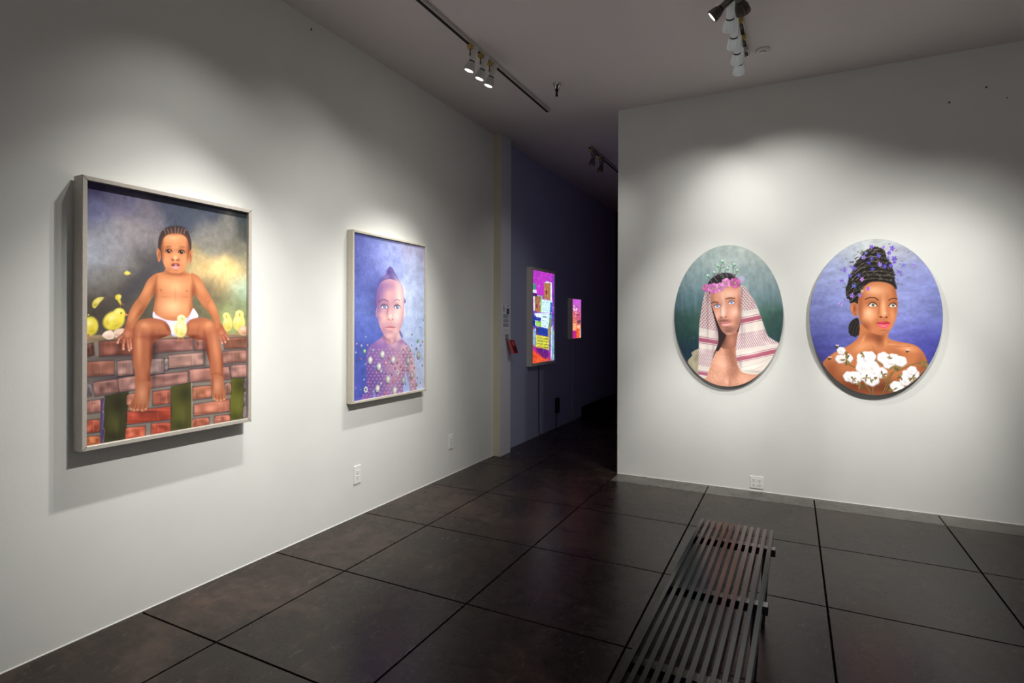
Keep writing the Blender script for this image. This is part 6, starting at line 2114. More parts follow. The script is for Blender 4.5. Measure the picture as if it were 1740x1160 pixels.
# brush work of the 'man' canvas, in millimetres from its lower left corner
ART['man'] = parse('''
b 69 294 1207 159 175 174 533 1231 178 191 187 706 1147 163 176 174 170 1070 141 160 162 475 1095 163 178 178 763 959 140 159 162 69 916 111 134 140 233 938 125 148 155 650 963 143 163 168 875 809 114 136 142 44 746 77 106 114 171 758 90 122 132 786 774 108 134 142 32 588 52 82 80 146 588 53 86 79 209 640 68 100 95 764 663 63 96 85 853 638 60 90 80 898 565 47 74 76 58 456 36 63 68 147 432 38 68 63 172 328 34 56 74 809 528 48 81 74 876 467 42 67 72 109 274 30 48 68 650 776 125 148 156
N .05 17 74
N .05 27 27
B 111 140 148 .4 108 824 26 171
B 130 160 168 .4 190 757 14 151
B 124 152 160 .3 70 759 15 152
B 87 120 108 .5 786 700 96 29
B 85 127 111 .4 842 687 64 25
G 164 156 132 1 3.9 122 202 160 269 155 295 222 335 296 331 297 73 210 95
E 111 106 88 .5 -.15 191 237 22 -12 -54 -100
B 196 189 164 .6 172 198 25 57
.
S 84 55 52 1 6.3 283 640 332 640 558 639 593 539 582 388 559 287 441 334 345 268 296 202 296 460
G 209 148 122 1 5.1 223 70 296 125 333 229 381 333 417 385 441 461 547 463 547 337 571 187 652 128 743 113 698 43 478 -58 272 -5
E 245 187 162 .8 -.15 417 206 89 58 61 -109
B 236 176 151 .7 370 77 121 74
B 238 178 153 .7 606 63 100 73
B 128 78 63 .75 494 298 75 147
B 136 84 67 .5 501 134 68 110
B 101 60 47 .75 464 411 85 92
B 155 98 78 .6 536 173 34 110
B 247 193 170 .6 466 43 34 55
B 123 76 63 .4 512 222 41 73
B 171 115 91 .6 483 32 17 73
N .05 8.6 11
.
G 152 98 80 1 6.2 392 512 383 384 417 346 453 335 500 336 547 387 553 488
B 202 139 115 .6 500 412 44 73
B 70 43 38 .8 417 423 52 111
.
S 50 36 37 1 6.3 276 846 285 691 320 511 359 345 383 314 417 372 452 474 392 588 350 755 331 845
S 44 34 41 1 5 294 910 319 961 367 998 439 1018 498 1003 540 960 569 903 581 802 570 739 319 755 307 820
L 96 65 91 .7 5 349 978 342 1006
L 72 51 69 .7 5 356 980 353 1008
L 96 65 91 .7 5 364 982 364 1010
L 72 51 69 .7 5 371 984 374 1012
L 96 65 91 .7 5 378 986 385 1013
L 72 51 69 .7 5 385 987 378 1016
L 96 65 91 .7 5 392 989 389 1017
L 72 51 69 .7 5 400 990 400 1018
L 96 65 91 .7 5 407 991 410 1019
L 72 51 69 .7 4.9 414 992 421 1020
L 96 65 91 .7 4.9 421 992 414 1021
L 72 51 69 .7 4.9 428 993 425 1021
L 96 65 91 .7 4.9 436 993 436 1021
L 72 51 69 .7 4.9 443 993 446 1020
L 96 65 91 .7 4.9 450 992 457 1020
L 72 51 69 .7 4.9 457 991 450 1020
L 96 65 91 .7 4.9 464 990 460 1018
L 72 51 69 .7 4.9 471 989 471 1017
L 96 65 91 .7 4.9 478 988 482 1015
L 72 51 69 .7 4.9 486 986 492 1014
L 96 65 91 .7 4.9 493 984 486 1012
L 72 51 69 .7 4.9 500 982 496 1010
L 96 65 91 .7 4.9 507 980 507 1008
L 72 51 69 .7 4.9 514 978 517 1005
L 96 65 91 .7 4.9 521 975 528 1003
L 72 51 69 .7 4.9 528 973 521 1001
G 219 152 126 1 3.8 312 820 331 864 451 912 540 916 573 875 576 752 576 639 561 551 535 488 500 465 458 464 417 499 380 576 350 665 324 742
B 255 202 177 .85 475 829 102 55
B 255 217 199 .9 422 678 42 92
B 255 206 186 .85 523 664 68 66
B 251 193 170 .7 380 640 35 67
B 255 207 188 .7 422 767 24 111
B 152 94 78 .6 331 781 35 112
B 122 73 60 .5 564 714 27 164
B 106 70 66 .75 470 497 102 62
B 118 77 69 .75 440 588 79 22
B 138 90 80 .65 549 564 47 110
B 123 79 70 .7 402 560 35 85
B 119 80 74 .5 500 519 68 29
B 171 116 100 .3 500 525 34 26
B 234 174 153 .5 476 474 34 15
L 101 65 58 .75 10 326 745 350 759 385 754
B 101 65 58 .5 356 752 42 11.1
L 101 65 58 .7 9.8 449 782 481 794 525 788
B 101 65 58 .5 487 786 51 11
B 155 100 91 .55 374 729 59 30
B 165 109 94 .5 497 758 54 26
S 247 232 250 1 2.5 352 718 368 734 387 734 403 721 385 708 366 707
O 137 157 215 1 .85 378 723 13 13
O 38 43 64 1 .85 378 724 5.8 6.1
O 255 255 255 1 .85 381 728 3 3.2
L 69 44 42 1 5 351 718 368 736 387 737 404 722
L 155 103 96 .55 3.7 355 709 378 702 403 712
L 157 104 91 .5 3.7 352 732 377 747 403 736
S 247 232 250 1 2.5 471 747 487 763 506 763 523 750 504 738 485 737
O 137 157 215 1 .85 497 752 12 13
O 38 43 64 1 .85 497 753 5.7 6.1
O 255 255 255 1 .85 500 757 2.9 3.2
L 69 44 42 1 4.9 470 747 487 764 506 766 524 751
L 155 103 96 .55 3.7 473 738 497 732 523 741
L 157 104 91 .5 3.7 471 761 497 776 523 765
B 171 112 93 .55 405 690 12 81
B 155 100 85 .5 416 748 14 48
B 255 226 214 .8 430 655 16 30
S 180 117 102 .8 2.5 397 620 414 611 431 609 452 616 464 629 452 622 428 619 407 627
O 101 56 49 .9 .85 410 616 7.2 4.5
O 101 56 49 .85 .85 450 623 7.1 4.4
B 122 77 69 .6 434 592 62 15
S 201 123 124 1 2.5 404 560 428 576 445 573 464 581 500 580 452 563
S 232 158 159 1 2.5 409 559 452 563 500 578 482 553 446 543 422 548
L 138 78 78 .85 4.3 404 559 434 563 464 568 500 578
B 252 193 188 .6 452 553 34 7.4
B 122 78 69 .5 452 531 45 11
D 74 47 40 0.4 140 464 519 86 49 0.8
D 74 47 40 0.4 49 398 576 27 56 0.8
D 74 47 40 0.4 45 552 564 22 61 0.8
D 74 47 40 0.4 20 446 588 49 12 0.8
.
G 216 205 198 1 3.8 276 853 304 852 317 781 332 691 358 588 383 486 383 384 351 294 327 203 303 125 278 66 241 71 213 108 217 225 219 381 221 536 236 666 255 782
K 0 140 61 98 0.85 24.1 16.5 211 875 525 -0.191
K 1 147 82 122 0.85 16.5 17.8 212 343 181 -0.144
P 147 64 95 .9 1.9 206 450 389 422 389 417 206 445
P 161 74 104 .9 1.9 206 437 389 409 389 374 206 401
P 147 64 95 .9 1.9 206 393 389 366 389 361 206 388
P 168 86 114 .9 1.9 206 127 390 104 390 76 206 98
P 147 64 95 .9 1.9 206 136 390 113 390 109 206 132
B 242 236 230 .5 240 472 54 22
B 107 74 90 .5 376 537 28 222
B 125 100 112 .35 295 588 14 336
B 244 238 232 .5 249 330 43 56
B 131 112 120 .4 345 332 21 167
B 122 90 108 .5 295 807 25 93
.
G 216 205 198 1 3.6 567 890 592 900 621 870 662 800 702 725 736 626 764 540 793 460 837 424 878 394 876 345 832 258 766 157 709 120 641 121 588 135 554 186 538 261 536 349 545 438 561 513 576 601 581 689 575 790
K 0 140 61 98 0.85 23.1 15.8 534 884 669 0.157
K 1 147 82 122 0.85 15.8 17.0 535 468 329 0.195
P 147 64 95 .9 1.8 529 608 883 687 883 680 529 602
P 166 77 102 .9 1.8 529 593 883 672 883 635 529 555
P 147 64 95 .9 1.8 529 547 883 628 883 623 529 542
P 147 64 95 .9 1.8 530 274 884 363 884 358 530 269
P 166 77 102 .9 1.8 530 261 884 351 884 315 530 223
P 147 64 95 .9 1.8 530 216 884 307 884 304 530 212
E 246 241 234 .5 -.15 651 639 98 15 4 -29
E 244 238 230 .6 -.15 652 302 114 21 4 -32
E 239 233 223 .75 -.15 652 177 146 28 8 -60
B 125 100 112 .45 582 538 20 218
B 134 109 120 .4 770 540 23 179
B 240 232 226 .4 697 514 33 108
B 138 118 128 .35 605 464 13 145
B 138 122 122 .5 571 212 24 109
B 163 150 140 .5 698 142 130 22
L 176 165 150 .5 4.8 583 175 652 196 743 230 810 270
L 176 165 150 .5 4.8 594 144 675 160 754 194
E 255 248 242 .4 -.15 787 392 61 -23 -7 -20
B 111 85 99 .4 581 840 17 109
.
O 195 184 220 .7 .4 581 959 30 33
B 176 162 208 .6 590 950 24 33
O 92 48 80 .5 .6 282 882 32 34
E 217 113 184 1 .8 291 873 10 -16 -13 -9
E 184 96 156 1 .8 275 872 -8 -17 -14 8
O 217 113 184 1 .8 266 887 18 17
E 184 96 156 1 .8 273 902 -10 16 13 9
E 217 113 184 1 .8 289 902 8 17 14 -8
O 184 96 156 1 .8 298 888 18 17
L 142 74 128 .35 2.5 292 887 308 887
L 142 74 128 .35 2.5 290 881 303 871
L 142 74 128 .35 2.5 285 878 290 862
L 142 74 128 .35 2.5 279 878 274 862
L 142 74 128 .35 2.5 274 882 261 872
L 142 74 128 .35 2.5 273 888 257 888
L 142 74 128 .35 2.5 274 894 262 904
L 142 74 128 .35 2.5 279 897 274 913
L 142 74 128 .35 2.5 285 897 290 913
L 142 74 128 .35 2.5 290 893 303 902
O 123 58 104 .7 .3 282 888 13 14
O 200 184 132 1 .6 282 888 7.7 8
O 138 148 88 1 .85 282 888 3.8 4
O 92 48 80 .5 .6 341 876 47 49
E 225 130 205 1 .8 347 904 7 27 22 -7
E 191 111 174 1 .8 363 886 26 6 6 -24
E 225 130 205 1 .8 357 863 19 -21 -16 -16
E 191 111 174 1 .8 334 858 -7 -27 -22 7
E 225 130 205 1 .8 318 876 -26 -6 -6 24
E 191 111 174 1 .8 325 899 -19 21 17 16
L 142 74 128 .35 2.5 355 880 378 880
L 142 74 128 .35 2.5 352 872 371 857
L 142 74 128 .35 2.5 345 867 352 844
L 142 74 128 .35 2.5 336 867 329 844
L 142 74 128 .35 2.5 330 873 311 859
L 142 74 128 .35 2.5 327 881 304 882
L 142 74 128 .35 2.5 330 890 311 905
L 142 74 128 .35 2.5 337 895 330 918
L 142 74 128 .35 2.5 345 895 352 917
L 142 74 128 .35 2.5 352 889 371 902
O 123 58 104 .7 .3 341 881 19 20
O 200 184 132 1 .6 341 881 11.1 11.7
O 138 148 88 1 .85 341 881 5.5 5.8
O 92 48 80 .5 .6 398 887 38 40
E 236 155 217 1 .8 395 873 -3 -23 -18 4
E 200 132 184 1 .8 380 886 -20 -8 -7 19
E 236 155 217 1 .8 383 905 -17 15 12 15
E 200 132 184 1 .8 400 912 3 23 18 -4
E 236 155 217 1 .8 415 899 20 8 7 -19
E 200 132 184 1 .8 412 879 17 -15 -12 -15
L 142 74 128 .35 2.5 409 892 427 891
L 142 74 128 .35 2.5 407 885 422 873
L 142 74 128 .35 2.5 401 881 407 862
L 142 74 128 .35 2.5 394 881 388 862
L 142 74 128 .35 2.5 388 886 373 874
L 142 74 128 .35 2.5 386 893 368 893
L 142 74 128 .35 2.5 388 900 374 912
L 142 74 128 .35 2.5 394 904 389 923
L 142 74 128 .35 2.5 401 903 407 922
L 142 74 128 .35 2.5 407 899 422 910
O 123 58 104 .7 .3 398 892 16 17
O 200 184 132 1 .6 398 892 8.9 9.5
O 138 148 88 1 .85 398 892 4.5 4.7
O 92 48 80 .5 .6 451 924 40 42
E 240 155 219 1 .8 433 921 -21 -9 -8 20
E 204 132 186 1 .8 436 942 -18 15 12 16
E 240 155 219 1 .8 454 950 3 24 20 -3
E 204 132 186 1 .8 469 936 21 9 8 -20
E 240 155 219 1 .8 467 916 18 -15 -12 -16
E 204 132 186 1 .8 449 908 -3 -24 -20 3
L 142 74 128 .35 2.5 463 928 483 928
L 142 74 128 .35 2.5 461 921 477 908
L 142 74 128 .35 2.5 455 917 461 897
L 142 74 128 .35 2.5 448 917 442 897
L 142 74 128 .35 2.5 442 922 426 910
L 142 74 128 .35 2.5 440 929 420 930
L 142 74 128 .35 2.5 442 937 426 950
L 142 74 128 .35 2.5 448 941 442 961
L 142 74 128 .35 2.5 455 941 461 960
L 142 74 128 .35 2.5 461 936 477 947
O 123 58 104 .7 .3 451 929 16 18
O 200 184 132 1 .6 451 929 9.4 10.1
O 138 148 88 1 .85 451 929 4.7 5
O 92 48 80 .5 .6 527 922 44 47
E 210 106 172 1 .8 511 943 -18 20 15 16
E 178 90 146 1 .8 532 949 6 26 21 -6
E 210 106 172 1 .8 548 932 24 7 6 -23
E 178 90 146 1 .8 542 910 18 -19 -15 -16
E 210 106 172 1 .8 522 904 -6 -26 -21 6
E 178 90 146 1 .8 506 921 -24 -7 -6 23
L 142 74 128 .35 2.4 540 926 562 926
L 142 74 128 .35 2.4 538 918 555 904
L 142 74 128 .35 2.4 531 913 538 891
L 142 74 128 .35 2.4 523 913 516 891
L 142 74 128 .35 2.4 516 919 499 906
L 142 74 128 .35 2.4 514 927 492 928
L 142 74 128 .35 2.4 516 935 499 950
L 142 74 128 .35 2.4 523 940 516 963
L 142 74 128 .35 2.4 531 940 538 962
L 142 74 128 .35 2.4 538 934 555 947
O 123 58 104 .7 .3 527 927 18 20
O 200 184 132 1 .6 527 927 10.4 11.2
O 138 148 88 1 .85 527 927 5.2 5.6
L 76 106 86 .9 5.6 382 944 355 973 340 1012 349 1022
L 134 168 144 .6 2.5 382 944 355 973 340 1012 349 1022
L 76 106 86 .9 5.6 331 935 309 974 294 1000
L 134 168 144 .6 2.5 331 935 309 974 294 1000
L 76 106 86 .9 5.5 427 970 397 1010 391 1054 381 1080
L 134 168 144 .6 2.5 427 970 397 1010 391 1054 381 1080
L 76 106 86 .9 5.5 439 970 409 1022 403 1067 421 1117
L 134 168 144 .6 2.5 439 970 409 1022 403 1067 421 1117
L 76 106 86 .9 5.5 463 982 445 1033 458 1052
L 134 168 144 .6 2.5 463 982 445 1033 458 1052
L 76 106 86 .9 5.5 510 980 508 1031 517 1075
L 134 168 144 .6 2.4 510 980 508 1031 517 1075
L 76 106 86 .9 5.5 528 992 540 1014 545 1029
L 134 168 144 .6 2.4 528 992 540 1014 545 1029
L 76 106 86 .9 5.6 391 1023 409 1058 439 1069 463 1058
L 134 168 144 .6 2.5 391 1023 409 1058 439 1069 463 1058
O 125 168 144 .9 .5 410 1117 10.8 11.5
O 156 196 172 .9 .5 430 1119 10.7 11.5
O 184 216 196 .9 .5 421 1130 10.8 11.5
O 111 154 132 .9 .5 421 1112 10.8 11.5
O 224 240 228 .8 .85 418 1126 6 5.1
O 44 60 52 .9 .85 428 1112 3.6 3.8
O 51 69 60 .8 .85 427 1104 3 3.2
O 51 69 60 .8 .85 435 1094 3 3.2
O 51 69 60 .8 .85 432 1095 3 3.2
O 51 69 60 .8 .85 398 1120 3 3.2
O 168 200 180 .7 .85 440 1113 6 6.4
O 125 168 144 .9 .5 370 1080 10.9 11.5
O 156 196 172 .9 .5 391 1081 10.8 11.5
O 184 216 196 .9 .5 381 1092 10.8 11.5
O 111 154 132 .9 .5 381 1074 10.8 11.5
O 224 240 228 .8 .85 379 1088 6 5.1
O 44 60 52 .9 .85 389 1074 3.6 3.8
O 51 69 60 .8 .85 401 1098 3 3.2
O 51 69 60 .8 .85 380 1092 3 3.2
O 51 69 60 .8 .85 384 1075 3 3.2
O 51 69 60 .8 .85 358 1095 3 3.2
O 168 200 180 .7 .85 372 1067 6 6.4
O 125 168 144 .9 .5 452 1053 10.7 11.4
O 156 196 172 .9 .5 472 1055 10.7 11.4
O 184 216 196 .9 .5 463 1066 10.7 11.4
O 111 154 132 .9 .5 463 1048 10.7 11.4
O 224 240 228 .8 .85 460 1062 5.9 5.1
O 44 60 52 .9 .85 470 1047 3.6 3.8
O 51 69 60 .8 .85 475 1070 3 3.2
O 51 69 60 .8 .85 477 1070 3 3.2
O 51 69 60 .8 .85 468 1072 3 3.2
O 51 69 60 .8 .85 439 1035 3 3.2
O 168 200 180 .7 .85 450 1066 5.9 6.4
O 125 168 144 .9 .5 509 1085 10.6 11.4
O 156 196 172 .9 .5 529 1087 10.6 11.3
O 184 216 196 .9 .5 519 1097 10.6 11.4
O 111 154 132 .9 .5 520 1080 10.6 11.4
O 224 240 228 .8 .85 517 1094 5.9 5
O 44 60 52 .9 .85 526 1079 3.5 3.8
O 51 69 60 .8 .85 542 1065 2.9 3.1
O 51 69 60 .8 .85 510 1062 2.9 3.2
O 51 69 60 .8 .85 521 1076 2.9 3.2
O 51 69 60 .8 .85 506 1063 2.9 3.2
O 168 200 180 .7 .85 528 1070 5.9 6.3
O 125 168 144 .9 .5 532 1030 10.5 11.3
O 156 196 172 .9 .5 552 1032 10.5 11.3
O 184 216 196 .9 .5 543 1042 10.5 11.3
O 111 154 132 .9 .5 543 1024 10.5 11.3
O 224 240 228 .8 .85 541 1038 5.9 5
O 44 60 52 .9 .85 550 1024 3.5 3.8
O 51 69 60 .8 .85 562 1039 2.9 3.1
O 51 69 60 .8 .85 536 1046 2.9 3.2
O 51 69 60 .8 .85 526 1052 2.9 3.2
O 51 69 60 .8 .85 534 1024 2.9 3.2
O 168 200 180 .7 .85 522 1026 5.9 6.3
O 125 168 144 .9 .5 338 1020 10.9 11.5
O 156 196 172 .9 .5 359 1021 10.9 11.5
O 184 216 196 .9 .5 349 1032 10.9 11.5
O 111 154 132 .9 .5 349 1014 10.9 11.5
O 224 240 228 .8 .85 346 1028 6.1 5.1
O 44 60 52 .9 .85 356 1014 3.6 3.8
O 51 69 60 .8 .85 341 1029 3 3.2
O 51 69 60 .8 .85 364 1019 3 3.2
O 51 69 60 .8 .85 340 1020 3 3.2
O 51 69 60 .8 .85 359 1041 3 3.2
O 168 200 180 .7 .85 370 1038 6 6.4
O 125 168 144 .9 .5 283 993 11 11.6
O 156 196 172 .9 .5 304 995 11 11.6
O 184 216 196 .9 .5 294 1006 11 11.6
O 111 154 132 .9 .5 294 988 11 11.6
O 224 240 228 .8 .85 292 1002 6.1 5.2
O 44 60 52 .9 .85 302 987 3.7 3.9
O 51 69 60 .8 .85 306 975 3.1 3.2
O 51 69 60 .8 .85 270 979 3.1 3.2
O 51 69 60 .8 .85 288 989 3.1 3.2
O 51 69 60 .8 .85 270 1017 3.1 3.2
O 168 200 180 .7 .85 280 979 6.1 6.4
L 76 100 120 .5 2.6 140 421 191 430
O 92 116 136 .3 .4 176 437 10 10.4
C 1.03 0.94 0.5
''')
